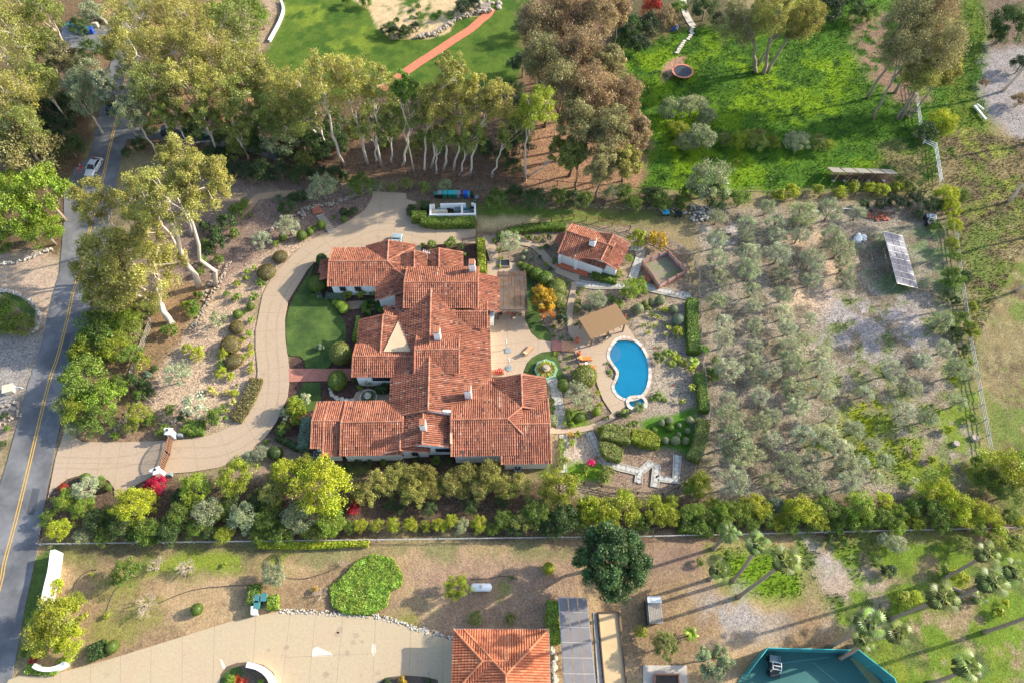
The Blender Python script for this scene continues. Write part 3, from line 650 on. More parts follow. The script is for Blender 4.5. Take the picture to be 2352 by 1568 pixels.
def cap_line(mb, a, b, rr, r=.15):
    a = Vector(a); b = Vector(b); d = b-a; L = d.length
    if L < .1: return
    n = max(1, round(L/.4)); d.normalize(); s = d.cross(Vector((0, 0, 1))).normalized(); u = s.cross(d)
    for k in range(n):
        p0 = a+d*(L*k/n-.02); p1 = a+d*(L*(k+1)/n+.03); v = []
        for p, q in ((p0, r), (p1, r*.85)):
            v += [tuple(p+s*q*math.cos(t)+u*(q*math.sin(t)+.05)) for t in [math.pi*h/4 for h in range(5)]]
        mb.add(v, [(h, h+1, h+6, h+5) for h in range(4)]+[(4, 3, 2, 1, 0)], rr.uniform(.55, .95))
class Roofed:
    def __init__(s, root, mat_tile=None, wall=None, pitch=.34, seed=1, cap=True):
        s.root = root; s.o = Vector(root.location); s.rr = random.Random(seed); s.mt = mat_tile or M['tile']; s.wall = wall or M['stucco']; s.p = pitch
    def wing(s, p0, p1, zr, wl, wr, hip0=None, hip1=None, gable=True, over=.45, hl=99, er=None, pal=(0, 1), walls=True):
        """gable wing along the ridge p0->p1 (world xy), wl / wr = half widths left and right of it; hipN = (left?, right?) tiles on that hip"""
        o = s.o; a = Vector((p0[0]-o.x, p0[1]-o.y, zr)); b = Vector((p1[0]-o.x, p1[1]-o.y, zr)); d = (b-a).normalized(); n = Vector((-d.y, d.x, 0))
        mb = MB(); cp = MB(); P_ = s.p
        h0l = wl if hip0 else 0; h0r = wr if hip0 else 0; h1l = wl if hip1 else 0; h1r = (wr if er is None else er) if hip1 else 0
        el0 = a+n*wl-d*h0l; el1 = b+n*wl+d*h1l; er0 = a-n*wr-d*h0r; er1 = b-n*wr+d*h1r
        for q, w_ in ((el0, wl), (el1, wl), (er0, wr), (er1, wr)): q.z = zr-P_*w_
        def lim(sd_, w_, L):
            q = b+d*L+n*(sd_*L); q.z = zr-P_*L; e = b+d*L+n*(sd_*w_); e.z = zr-P_*w_; return [q, e]
        k1 = lim(1, wl, hl) if hip1 and hl < 90 else [el1]; k2 = lim(-1, wr, er) if hip1 and er is not None else [er1]
        tile_face(mb, [a, b]+k1+[el0], -n, rr=s.rr, pal=pal)
        tile_face(mb, [b, a, er0]+k2[::-1], n, rr=s.rr, pal=pal)
        for hip, r, dd, l, rt in ((hip0, a, -d, el0, er0), (hip1, b, d, el1, er1)):
            if not hip: continue
            for on, c_, w_ in ((hip[0], l, wl), (hip[1], rt, wr)):
                sg = 1 if c_ is l else -1; L = min(hl, w_); k_ = r+dd*L+n*(sg*L); k_.z = zr-P_*L; m_ = r+dd*L; m_.z = k_.z
                if on: tile_face(mb, [r, k_, m_], -dd, rr=s.rr, pal=pal)
                cap_line(cp, r, k_, s.rr)
        cap_line(cp, a, b, s.rr)
        if not hip0:
            cap_line(cp, a, el0, s.rr, .11)
            if wr > 0: cap_line(cp, a, er0, s.rr, .11)
        if not hip1:
            if wl > 0: cap_line(cp, b, el1, s.rr, .11)
            if wr > 0: cap_line(cp, b, er1, s.rr, .11)
        ro = mb.build('roof', s.mt, s.root); cp.build('ridge_tiles', s.mt, ro)
        # eave fascia
        if walls:
            wb = MB(); g0 = 0 if hip0 else over; g1 = 0 if hip1 else over
            A = a+d*g0; B = b-d*g1
            prof = [n*(wl-over)*1.0, -n*(wr-over)]
            zl = zr-P_*(wl-over)-.10; zrr = zr-P_*(wr-over)-.10
            pr = [Vector((prof[0].x, prof[0].y, -zr)), Vector((prof[0].x, prof[0].y, zl-zr)), Vector((0, 0, -.12)), Vector((prof[1].x, prof[1].y, zrr-zr)), Vector((prof[1].x, prof[1].y, -zr))]
            wb.extrude(pr, A, B)
            for hip, r, dd in ((hip0, a, -d), (hip1, b, d)):
                if hip and hl > 90:
                    w_ = min(wl, wr); L = w_-over; c_ = r+dd*L/2; zt = zr-P_*max(wl, wr)-.02
                    wb.box((c_.x, c_.y, zt/2), (L, wl+wr-2*over, zt), math.atan2(d.y, d.x))
            s.last = wb.build('wall', s.wall, s.root)
        return ro
    def window(s, pos, wd, ht, rz, frame=True):
        """window on a wall facing direction rz (angle of the outward normal); pos = world centre"""
        o = s.o; c = Vector(pos)-o; f = MB(); ca, sa = math.cos(rz), math.sin(rz); t = rz+math.pi/2
        for (u, z, w_, h_) in ((0, ht/2, wd+.12, .08), (0, -ht/2, wd+.12, .08), (-wd/2, 0, .07, ht), (wd/2, 0, .07, ht))+tuple((k, 0, .045, ht) for k in ([0] if wd < 1.4 else [-wd/6, wd/6])):
            f.box((c.x-sa*u+ca*.03, c.y+ca*u+sa*.03, c.z+z), (.1, w_, h_), rz)
        w_ = f.build('window', M['wood_frame'], s.root)
        g = MB(); g.box((c.x+ca*.01, c.y+sa*.01, c.z), (.04, wd, ht), rz); g.build('pane', M['glass'], w_)
    def chimney(s, x, y, z, h=1.9, w_=.95, d_=.85, rz=0, caps=2):
        """pixel of the front foot, at height z"""
        p = P(x, y, z); o = s.o; c = (p[0]-o.x, p[1]-o.y+d_/2)
        b = MB(); b.box((c[0], c[1], z+h/2-1.2), (w_, d_, h+2.4), rz); b.box((c[0], c[1], z+h+.03), (w_+.12, d_+.12, .10), rz)
        ch = b.build('chimney', M['stucco'], s.root)
        t = MB()
        for k in range(4): t.tube([(c[0]-w_*.38+k*w_*.25, c[1]-d_*.55, z+h+.32), (c[0]-w_*.38+k*w_*.25, c[1]+d_*.55, z+h+.44)], .13, 6)
        t.build('chimney_cap', M['cap'], ch)
        q = MB()
        for k in (-1, 1): q.tube([(c[0]+k*w_*.2, c[1]-d_*.2, z+h+.02), (c[0]+k*w_*.2, c[1]-d_*.2, z+h+.28)], .12, 8)
        q.box((c[0]-w_*.4, c[1], z+h+.18), (.1, d_*.9, .26), rz); q.box((c[0]+w_*.4, c[1], z+h+.18), (.1, d_*.9, .26), rz)
        q.build('flue', M['wood_frame'], ch)

house = thing('mansion', (*P(1000,830), 0), 'large white stucco mansion under many intersecting red barrel tile roofs', 'house')
R_ = Roofed(house, seed=3)
def W_(x0, y0, x1, y1, zr, wl, wr, **k): return R_.wing(P(x0, y0, zr), P(x1, y1, zr), zr, wl, wr, **k)
W_(755,601,889.5,600,4.45,3.85,3.95, hip1=(False, True))                 # A bedroom wing
W_(892.5,552,889.5,600,4.45,4.2,3.95)                                    # B garage wing (ridge runs north-south; left = east)
W_(932,634,933,670,4.75,2.6,5.05, hip0=(True, True))                      # C
W_(990,655,983,941.5,5.55,8.9,5.75)                                      # M main
W_(928,648.5,1098,648,5.95,3.95,3.95)                                    # D hall
W_(952,803.6,1054,802,5.9,3.1,3.4)                                       # G monitor
W_(1030,717,1119,716,4.4,2.4,2.5, walls=False)                           # H
W_(810,818.5,953,818,4.6,2.7,2.9)                                        # L entry
W_(879.5,723,873,812,4.4,3.0,3.9)                                        # J
W_(716,966.5,744,966,4.35,3.6,3.6)                                       # N1 west part
W_(744,966,787,965.5,4.35,3.6,4.65)                                      # N1 deeper part
W_(783,970,925,967,4.62,3.9,4.35)                                        # N2
W_(972,945,969,1019.5,5.05,4.0,6.85)                                     # O
W_(919,985,918.5,1034,4.02,4.0,3.6)                                      # Q
W_(1035.7,963.7,1165.7,961,5.15,7.7,4.75, hip1=(True, True), hl=2.06, er=1.0)   # P1
W_(1150,974.5,1263,972.5,4.84,4.6,5.15)                                  # P2
W_(1197,859,1199.6,935,4.45,3.6,3.8)                                     # R
W_(951.4,577,951,628,4.55,2.0,2.05)                                      # small gable behind the hall
W_(1008,570.5,1007.5,625,4.25,3.85,3.8)                                  # wider gable beside it
# east lean-to beside the hall
def lean(pts, z0, up, name='roof'):
    mb = MB(); tile_face(mb, [Vector(q)-R_.o for q in pts], up, rr=R_.rr); ro = mb.build(name, M['tile'], house); return ro
a0 = P(1097,626,4.1); a1 = P(1098,704,4.1)
e0 = (a0[0]+3.3, a0[1], 3.0); e1 = (a1[0]+3.3, a1[1]-.4, 3.0)
lean([(a0[0]-.3, a0[1], 4.2), (a1[0]-.3, a1[1]-.4, 4.2), e1, e0], 3, (-1, 0))
b = MB(); b.box(((a0[0]+a1[0])/2+1.2-R_.o.x, (a0[1]+a1[1])/2-R_.o.y, 1.4), (2.8, abs(a0[1]-a1[1])-.6, 2.8)); b.build('wall', M['stucco'], house)
b = MB(); b.box((*[P(1127,716,2.4)[k]-R_.o[k] for k in (0, 1)], 1.2), (.95, 2.2, 2.4)); b.build('wall', M['stucco'], house)
# west lean-to at the end of the bedroom wing
a0 = P(752,600,3.2); a1 = P(749,650,3.2)
lean([(a0[0]+.3, a0[1]+.6, 3.3), (a1[0]+.3, a1[1]+.9, 3.3), (a1[0]-1.3, a1[1]+.9, 2.7), (a0[0]-1.3, a0[1]+.6, 2.7)], 3, (1, 0))
# little roof between porch wing and main block
a0 = P(881,703,3.1); a1 = P(903,703,3.1); b0 = P(903,724,4.0); b1 = P(881,724,4.0)
lean([(*a0, 3.1), (*a1, 3.1), (*b0, 4.0), (*b1, 4.0)], 3, (0, -1))
# sloping flat deck between the two slopes
b = MB(); q = [(*P(918,731,3.72), 3.72), (*P(881,808,4.42), 4.42), (*P(944,807,4.52), 4.52)]
b.add([tuple(Vector(k)-R_.o+Vector((0, 0, .12))) for k in q]+[tuple(Vector(k)-R_.o-Vector((0, 0, .5))) for k in q], [(0, 1, 2), (5, 4, 3), (0, 3, 4, 1), (1, 4, 5, 2), (2, 5, 3, 0)]); b.build('flat_roof', M['deckroof'], house)
# hall end parapet, monitor end wall, south gable trim
def wallseg(x0, y0, x1, y1, z, t, z0, mat='stucco'):
    a = Vector((*P(x0, y0, z), 0))-R_.o; c = Vector((*P(x1, y1, z), 0))-R_.o; b = MB(); b.beam((a.x, a.y, (z+z0)/2), (c.x, c.y, (z+z0)/2), t, z-z0); b.build('wall', M[mat], house)
wallseg(1035,944,1036,1018,4.7,.25,2.5,'stucco_tan'); wallseg(975,941.5,1035,943.5,5.0,.3,3.2)
for x, y, z in ((1085,625,5.1), (1005,780,5.6), (1075.5,913,4.3), (973,989,5.0)): R_.chimney(x, y, z, 1.7 if z > 4.5 else 1.9, .95 if x != 973 else .8)
south = -math.pi/2
def win(x, y, z, wd, ht): R_.window((*P(x, y, z), z), wd, ht, south)
def wallwin(px, py_eave, ze, over, z, wd, ht):
    p = P(px, py_eave, ze); R_.window((p[0], p[1]+over-.02, z), wd, ht, south)
ze = 4.45-.34*3.95
for px, wd in ((783, .9), (818, .9)): wallwin(px, 659, ze, .45, 1.9, wd, .9)
wallwin(878,865,3.62,.45,2.2,3.4,.9)
zq = 2.7
pq = P(919,1034,4.02)
for dx, wd in ((-.9, 1.9), (1.75, .8)): R_.window((pq[0]+dx, pq[1]+.45-.02, 1.7), wd, .9, south)
po = P(969,1019.5,5.05); R_.window((po[0]+2.9, po[1]+.43, 1.9), 2.6, .9, south)
for px in (1065, 1114): wallwin(px, 1044.5, 3.53, .45, 2.6, 1.0, .45)
wallwin(1215,1060.4,3.07,.45,1.9,1.4,.8)
# tv antenna on the roof
b = MB(); q = Vector((*P(982,590,4.2), 4.2))-R_.o
b.tube([q-Vector((0, 0, .3)), q+Vector((0, 0, 1.4))], .03, 5); b.beam(q+Vector((-.7, .3, 1.2)), q+Vector((.6, -.3, 1.3)), .05, .05)
for k in range(4): b.beam(q+Vector((-.5+k*.3, .25-k*.14+.35, 1.25)), q+Vector((-.5+k*.3, .25-k*.14-.35, 1.25)), .035, .035)
b.build('antenna', M['whitepaint'], house)

# guest cottage
gh = thing('guest_cottage', (*P(1350,590), 0), 'small white cottage with red tile roof, chimney and tiled entry porch', 'cottage')
G_ = Roofed(gh, seed=9, pitch=.36)
th = math.radians(-24); d1 = Vector((math.cos(th), math.sin(th))); n1 = Vector((-d1.y, d1.x))
g0 = Vector(P(1302,531,4.2)); g1 = g0+d1*8.2
G_.wing(g0, g1, 4.2, 2.5, 3.9)
h1 = Vector(P(1408.4,538.7,4.15)); h0 = h1-n1*5.9
G_.wing(h0, h1, 4.15, 3.2, 3.1)
pc = P(1361,565,4.0); G_.chimney(1361,566,3.9,1.2,1.0,.8,rz=th)
pw = h0+n1*.43; w0 = Vector((pw.x+d1.x*-.6, pw.y+d1.y*-.6, 1.75)); G_.window(w0, 2.2, .9, th-math.pi/2)
b = MB()
for k in (.4, 3.3): 
    q = g0-n1*3.6+d1*k; b.box((q.x-G_.o.x, q.y-G_.o.y, 1.35), (.5, .5, 2.7), th)
b.build('porch_column', M['stucco'], gh)
b = MB(); q = g0-n1*3.2+d1*2.9; b.box((q.x-G_.o.x, q.y-G_.o.y, .06), (5.6, 2.6, .12), th); b.build('porch_floor', M['terra'], gh)
b = MB(); q = Vector(P(1305,617)); b.box((q.x, q.y, .03), (2.4, 1.1, .03), th); tag(b.build('door_mat', M['mat']), 'dark rectangular mat on the concrete pad before the cottage porch', 'mat')
b = MB(); q = g0+d1*-.2-n1*1.0; o = G_.o
tile_face(b, [Vector((q.x+n1.x*1.6, q.y+n1.y*1.6, 3.0))-o, Vector((q.x-n1.x*1.0, q.y-n1.y*1.0, 3.0))-o, Vector((q.x-n1.x*1.0-d1.x*1.3, q.y-n1.y*1.0-d1.y*1.3, 2.5))-o, Vector((q.x+n1.x*1.6-d1.x*1.3, q.y+n1.y*1.6-d1.y*1.3, 2.5))-o], (d1.x, d1.y), rr=G_.rr); b.build('side_roof', M['tile'], gh)

# neighbour garage with hip roof
ng = thing('neighbour_garage', (*P(1160,1540), 0), 'hip roofed garage with smooth orange tiles at the bottom edge', 'garage')
K_ = Roofed(ng, M['tile2'], seed=12, pitch=.36)
ne = Vector(P(1259.4,1441,3.2)); nw = Vector(P(1042,1449,3.2)); X0, X1, Y1 = nw.x, ne.x, (ne.y+nw.y)/2
xr = Vector(P(1162,1545,5.1)).x; wR = X1-xr; zm = 3.2+.36*wR
K_.wing((xr, Y1-wR), (xr, Y1-wR-9), zm, wR, wR, hip0=(True, True), walls=False)
wS = 3.6; zs = 3.2+.36*wS
K_.wing((X0+wS, Y1-wS), (X0+wS+3, Y1-wS), zs, wS-.003, wS, hip0=(True, True), walls=False)
b = MB(); b.box(((X0+X1)/2-K_.o.x, Y1-6.5-K_.o.y, 1.55), (X1-X0-.9, 12.1, 3.1)); b.build('wall', M['stucco'], ng)
b = MB(); mb = b; o = K_.o
b.box(((X0+X1)/2-o.x, Y1+.05-o.y, 3.14), (X1-X0+.25, .12, .14)); b.box((X0-.05-o.x, Y1-6-o.y, 3.14), (.12, 12, .14)); b.box((X1+.05-o.x, Y1-6-o.y, 3.14), (.12, 12, .14)); b.build('gutter', M['grey_pl'], ng)

# ------------------------------------------------------------------ other built things
def tmesh(name, b, mats, loc, label, cat, group=None, rz=0, smooth=False):
    o = link(name, b.mesh(name, mats, smooth), None, loc); o.rotation_euler = (0, 0, rz); return tag(o, label, cat, group)
def pergola(quad, z, nslat, root, mslat, mbeam, npost=3, slat_w=.07, along=0, over=.3, nbeam=6):
    """quad of four pixels at height z (a,b,c,d round); slats run parallel to a-b"""
    o = Vector(root.location); a, b_, c, d = [Vector((*P(x, y, z), z))-o for x, y in quad]
    m = MB()
    for k in range(nslat):
        t = (k+.5)/nslat; m.beam(a.lerp(d, t), b_.lerp(c, t), slat_w, .05)
    m.build('slats', mslat, root)
    for k in range(nbeam):
        t = .04+.92*k/(nbeam-1); m = MB(); u = a.lerp(b_, t); v = d.lerp(c, t); e = (v-u).normalized()*over
        m.beam(u-e-Vector((0, 0, .14)), v+e-Vector((0, 0, .14)), .09, .2); m.build('rafter', mbeam, root)
    for s_ in (.08, .92):
        m = MB(); u = a.lerp(d, s_); v = b_.lerp(c, s_); m.beam(u-Vector((0, 0, .36)), v-Vector((0, 0, .36)), .14, .24); m.build('beam', mbeam, root)
        for k in range(npost):
            q = u.lerp(v, .06+.88*k/(npost-1)); m = MB(); m.box((q.x, q.y, (z-.45)/2), (.2, .2, z-.45)); m.build('post', mbeam, root)
pg = thing('pergola', (*P(1172,690), 0), 'dark slatted pergola attached to the east end of the mansion', 'pergola')
pergola([(1142,624),(1208,622.5),(1213,716),(1139,717)], 3.0, 40, pg, M['slat'], M['wood_dark'], slat_w=.125)
pg = thing('pergola', (*P(1385,745), 0), 'freestanding tan wood pergola shading patio chairs beside the pool', 'pergola')
pergola([(1328.7,731),(1415,697),(1443,741),(1357.5,779)], 2.8, 30, pg, M['wood_tan'], M['wood_tan'], npost=3, slat_w=.13)

# raised timber pen
pen = thing('raised_pen', (*P(1526,625), 0), 'raised red timber pen with wire panels and a dirt floor', 'pen'); o = Vector(pen.location)
pc = [Vector((*P(x, y, 1.3), 0))-o for x, y in ((1477,599),(1535,576),(1576,621),(1515,654))]
b = MB()
for k in range(4):
    a, c = pc[k], pc[(k+1) % 4]; b.beam(a+Vector((0, 0, .22)), c+Vector((0, 0, .22)), .12, .5)
b.build('skirt', M['wood_red'], pen)
b = MB(); b.poly([(q.x, q.y) for q in pc], .2); b.build('dirt_floor', plain('pen_dirt', (.26,.21,.16), .95, .2, .8, c2=(.14,.17,.07), fine=(5,.2)), pen)
for k in range(4):
    a, c = pc[k], pc[(k+1) % 4]; L = (c-a).length; n = max(2, round(L/1.9))
    for i in range(n):
        q = a.lerp(c, i/n); m = MB(); m.box((q.x, q.y, .75), (.14, .14, 1.4)); m.box((q.x, q.y, 1.47), (.2, .2, .05)); m.build('post', M['wood_red'], pen)
    m = MB(); m.beam(a+Vector((0, 0, 1.3)), c+Vector((0, 0, 1.3)), .13, .06); m.beam(a+Vector((0, 0, .5)), c+Vector((0, 0, .5)), .07, .06); m.build('rail', M['wood_red'], pen)
    m = MB(); m.beam(a+Vector((0, 0, .9)), c+Vector((0, 0, .9)), .02, .75); m.build('wire_panel', M['panel_grey'], pen)
q = pc[0].lerp(pc[3], .52); e = (pc[3]-pc[0]).normalized(); nn = Vector((e.y, -e.x, 0)); nn = -nn if nn.dot(pc[1]-pc[0]) > 0 else nn
for k in range(2):
    m = MB(); c_ = q+nn*(.35+.3*k); m.box((c_.x, c_.y, .16-.06*k), (.32, 1.4, .3-.1*k), math.atan2(nn.y, nn.x)); m.build('step', M['wood_red'], pen)
m = MB()
for k in range(6): c_ = q+e*(-.6+.24*k)-nn*.05; m.box((c_.x, c_.y, .95), (.04, .08, 1.1))
m.build('gate', M['wood_red'], pen)

def solar(quad, z4, rows, cols, name, label, mat, legs=True, cat='solar panel'):
    """quad pixels with a height for each corner"""
    W = [Vector((*P(x, y, z), z)) for (x, y), z in zip(quad, z4)]; c = sum(W, Vector())/4; c.z = 0
    root = thing(name, c, label, cat); a, b_, c_, d = [q-c for q in W]; nrm = (b_-a).cross(d-a).normalized(); nrm = nrm if nrm.z > 0 else -nrm
    for i in range(rows):
        for j in range(cols):
            m = MB(); g = .012; u0, u1 = i/rows+g/2, (i+1)/rows-g/2; v0, v1 = j/cols+g, (j+1)/cols-g
            f = lambda u, v: a.lerp(b_, v).lerp(d.lerp(c_, v), u)
            q = [f(u0, v0), f(u0, v1), f(u1, v1), f(u1, v0)]
            m.add([tuple(k+nrm*.05) for k in q]+[tuple(k) for k in q], [(0, 1, 2, 3), (7, 6, 5, 4), (0, 4, 5, 1), (1, 5, 6, 2), (2, 6, 7, 3), (3, 7, 4, 0)]); m.build('panel', mat, root)
    m = MB()
    for i in range(rows+1): m.beam(a.lerp(d, i/rows)-nrm*.01, b_.lerp(c_, i/rows)-nrm*.01, .11, .04)
    for v in (0, 1): m.beam(a.lerp(b_, v)-nrm*.02, d.lerp(c_, v)-nrm*.02, .08, .05)
    m.build('frame', M['metal'] if legs else M['wood_dark'], root)
    if legs:
        for i in range(0, rows+1, 2):
            for v in (.03, .97):
                q = a.lerp(b_, v).lerp(d.lerp(c_, v), min(.98, max(.02, i/rows))); m = MB(); m.tube([(q.x, q.y, 0), tuple(q)], .05, 6); m.build('leg', M['metal'], root)
    return root
solar([(2029.7,531.7),(2073,542.5),(2107.7,661.7),(2061,650.5)], (2.0, .5, .5, 2.0), 8, 3, 'solar_array', 'long tilted ground mounted solar panel row at the orchard edge', M['solar'])
sh = solar([(1898,385),(2049,390),(2066,400),(1912,396)], (1.0,1.0,2.4,2.4), 1, 5, 'solar_array', 'wide brown backed solar panel row on struts in the upper meadow', plain('panel_back', (.26,.235,.195), .7, .15), legs=False)
o = Vector(sh.location)
for x in (1914,1940,1967,1996,2030):
    m = MB(); t = (x-1898)/151; q = Vector((*P(1914+151*t, 396+4*t, 2.6), 2.5))-o; g = Vector((*P(x-1, 416), 0))-o; m.tube([tuple(q), tuple(g)], .05, 5); m.lathe([(.3, -.05), (.3, .06), (.22, .14)], (g.x, g.y, 0), 8); m.build('strut', M['metal'], sh)
cs = solar([(1283,1371),(1347,1373),(1382,1700),(1304,1700)], (2.6,)*4, 9, 3, 'solar_canopy', 'long grey solar panel canopy beside the neighbour garage hedge', M['solar_grey'])
# bocce court
b = MB(); C_ = PP([(1373.5,1406),(1420,1405),(1446,1640),(1394,1640)]); b.poly(C_, .01); tag(b.build('sand_court', M['sand']), 'tan sand bocce court framed by dark timber kerbs', 'bocce court')
bc = bpy.data.objects['sand_court']; m = MB()
for a, c in zip(C_, C_[1:]+C_[:1]): m.beam((*a, .1), (*c, .1), .14, .3)
m.build('timber_kerb', M['wood_dark'], bc)
sheet('gravel_strip', [(1362,1406),(1370,1406),(1391,1640),(1378,1640)], M['gravel'], .0)
sheet('concrete_pad', [(1478,1527),(1577,1527),(1583,1640),(1474,1640)], plain('grey_pad', (.47,.42,.35), .85, .12, .6), .03)
b = MB(); Q_ = PP([(1503,1549),(1557,1549),(1561,1640),(1501,1640)])
pl = thing('raised_planter', (*P(1530,1560), 0), 'raised timber planter of dark soil on a grey concrete pad', 'planter'); o = Vector(pl.location)
for a, c in zip(Q_, Q_[1:]+Q_[:1]): b.beam((a[0]-o.x, a[1]-o.y, .25), (c[0]-o.x, c[1]-o.y, .25), .15, .5)
b.build('timber_side', M['wood_red'], pl); b = MB(); b.poly([(a[0]-o.x, a[1]-o.y) for a in Q_], .35); b.build('soil', M['soil'], pl)
# small covered stack
sc_ = thing('wood_stack', (*P(1500,1405), 0), 'narrow roofed lumber stack with white tarp on its end', 'lumber stack')
b = MB(); b.box((0, 0, .6), (1.5, 2.6, 1.2)); b.build('stack', M['wood_dark'], sc_)
b = MB()
for k in range(8): b.box((-.75+.22*k, -.1, 1.35), (.18, 2.9, .06))
b.build('lumber', M['wood_grey'], sc_); b = MB(); b.box((.05, 1.25, 1.44), (1.75, .8, .08)); b.build('tarp', M['tarp'], sc_); b = MB(); b.box((-1.0, -.2, .7), (.12, 2.9, 1.5)); b.build('side_board', M['black_pl'], sc_)
# tennis court
tc = thing('tennis_court', (*P(1870,1530), 0), 'green tennis court enclosed by teal windscreen fence', 'tennis court'); o = Vector(tc.location)
TC = [Vector((*P(x, y, 3.0), 0))-o for x, y in ((1764,1487),(1973,1492),(2054,1556),(2075,1600),(1690,1600),(1719.6,1545))]
b = MB(); b.poly([(q.x, q.y) for q in TC], .02); b.build('surface', M['court'], tc)
for a, c in zip(TC[:3]+TC[5:], TC[1:4]+TC[:1]):
    m = MB(); m.beam(a+Vector((0, 0, 1.45)), c+Vector((0, 0, 1.45)), .05, 2.9); m.build('windscreen', M['screen'], tc)
    m = MB(); n = max(2, round((c-a).length/3)); m.beam(a+Vector((0, 0, 3.0)), c+Vector((0, 0, 3.0)), .09, .09)
    for k in range(n): q = a.lerp(c, k/n); m.tube([(q.x, q.y, 0), (q.x, q.y, 3.1)], .05, 6)
    m.build('fence_posts', M['teal'], tc)
def courtq(pts): return [(P(x, y)[0]-o.x, P(x, y)[1]-o.y) for x, y in pts]
b = MB(); b.poly(courtq([(1951,1509),(1968,1508),(2026,1568),(1998,1568)]), .026); b.build('tan_band', M['court2'], tc)
b = MB()
for a in ([(1868,1521),(1925,1568)],[(1780,1524),(1905,1508)],[(1975,1545),(2010,1535)]): b.poly(ribbon(courtq(a), .09), .03)
b.build('court_line', plain('court_line', (.08,.25,.24), .7), tc)
# utility enclosure
ue = thing('utility_yard', (*P(1040,482), 0), 'white walled utility yard holding pool pumps and tanks', 'enclosure'); o = Vector(ue.location)
def uw(x0, y0, x1, y1, z=1.7, t=.3):
    a = Vector((*P(x0, y0, z), 0))-o; c = Vector((*P(x1, y1, z), 0))-o; b = MB(); b.beam((a.x, a.y, z/2), (c.x, c.y, z/2), t, z); b.build('wall', M['stucco'], ue)
uw(986,492.5,1093.5,491); uw(988.5,469.5,988.5,490); uw(991,470.5,998,470.3); uw(1011,469,1069,468); uw(1060.5,470.6,1061,489); uw(1090.7,467.5,1091,489); uw(1082.5,467.5,1088.2,467.3)
def at(x, y, z=0): return Vector((*P(x, y, z), 0))
b = MB(); b.tube([(-1.4, 0, .5), (-1.2, 0, .5), (1.2, 0, .5), (1.4, 0, .5)], [.25, .45, .45, .25], 12); tmesh('water_tank', b, M['beige_pl'], at(1010,487,.5), 'long beige horizontal tank in the walled utility yard', 'tank')
b = MB(); b.box((0, 0, .5), (1.0, 1.1, 1.0)); [b.box((-.45+.1*k, 0, 1.02), (.04, 1.0, .05)) for k in range(10)]; tmesh('pool_heater', b, M['grey_pl'], at(1051,484,.5), 'grey ribbed pool heater box in the walled utility yard', 'heater')
b = MB(); b.box((0, 0, .4), (.7, .5, .8)); b.box((.6, .1, .3), (.4, .4, .6)); tmesh('equipment_cabinet', b, M['black_pl'], at(1031,481,.4), 'black pump cabinet in the centre of the walled utility yard', 'cabinet')
for x, y, l in ((1030,477,'left'),(1068,478,'right')):
    b = MB(); b.lathe([(.38, 0), (.42, .5), (.3, .95), (.1, 1.05)], n=12); tmesh('pool_filter', b, M['cyan_pl'] if l == 'right' else M['black_pl'], at(x, y, .4), 'black round pool filter left of the grey heater' if l == 'left' else 'bright blue wrapped drum in the right bay of the utility yard', 'filter')
b = MB(); b.lathe([(.2, 0), (.26, .5)], n=10); tmesh('bucket', b, M['cyan_pl'], at(1008,481,.3), 'small bright blue bucket behind the beige tank', 'bucket')
b = MB(); b.box((0, 0, .35), (1.3, .35, .7)); b.box((1.0, .3, .5), (.6, .7, 1.0)); tmesh('storage_box', b, M['grey_pl'], at(1072,488,.4), 'low grey storage box against the front utility wall', 'box')
b = MB(); b.box((0, 0, .5), (.8, .8, 1.0)); b.box((.1, .1, 1.05), (.5, .5, .1)); tmesh('waste_cart', b, M['black_pl'], at(1086,482,.4), 'black cart in the right corner of the utility yard', 'cart')
# wheelie bins
M['bay_lid'] = plain('dull_teal_lid', (.06,.19,.20), .5, .15)
def bin_(x, y, mats, label, group='bins lined up behind the utility yard', s=1.0, rz=0, lid_open=False):
    root = thing('wheelie_bin', (*P(x, y), 0), label, 'bin', group, rz); root.scale = (s, s, s)
    b = MB(); v = []
    for z, w_, d_ in ((0, .48, .55), (1.0, .62, .78)): v += [(-w_/2, -d_/2, z), (w_/2, -d_/2, z), (w_/2, d_/2, z), (-w_/2, d_/2, z)]
    b.add(v, [(0, 3, 2, 1), (4, 5, 6, 7), (0, 1, 5, 4), (1, 2, 6, 5), (2, 3, 7, 6), (3, 0, 4, 7)]); b.build('body', mats[0], root)
    b = MB(); b.box((0, 0, 1.05), (.68, .86, .09)) if not lid_open else b.box((0, .45, .7), (.68, .06, .85)); b.box((0, .46, 1.0), (.5, .06, .06)); b.build('lid', mats[1], root)
    for k in (-1, 1): b = MB(); b.tube([(k*.25, .28, .12), (k*.31, .28, .12)], .12, 8); b.build('wheel', M['tyre'], root)
m_ = M
for x, mats, l in ((1002,('black_pl','green_pl'),'small dark green bin, first at the left end of the bin row'),(1011.5,('black_pl','grey_pl'),'black bin with grey lid beside the small dark green bin'),(1023,('green_pl','teal'),'teal lidded green bin, leftmost of the three teal ones'),(1034.5,('green_pl','teal'),'teal lidded green bin, middle of the three teal ones'),(1044,('green_pl','teal'),'teal lidded green bin, rightmost of the three teal ones'),(1053.5,('grey_pl','grey_pl'),'plain grey bin right of the three teal lidded bins'),(1069.5,('blue_pl','blue_pl'),'royal blue bin in the right part of the bin row'),(1077.5,('grey_pl','teal'),'small grey teal bin between the royal blue and black bins'),(1084,('black_pl','black_pl'),'all black bin at the right end of the bin row')):
    bin_(x, 453, (M[mats[0]], M[mats[1]]), l, s=.95 if x > 1076 or x < 1005 else 1.15)
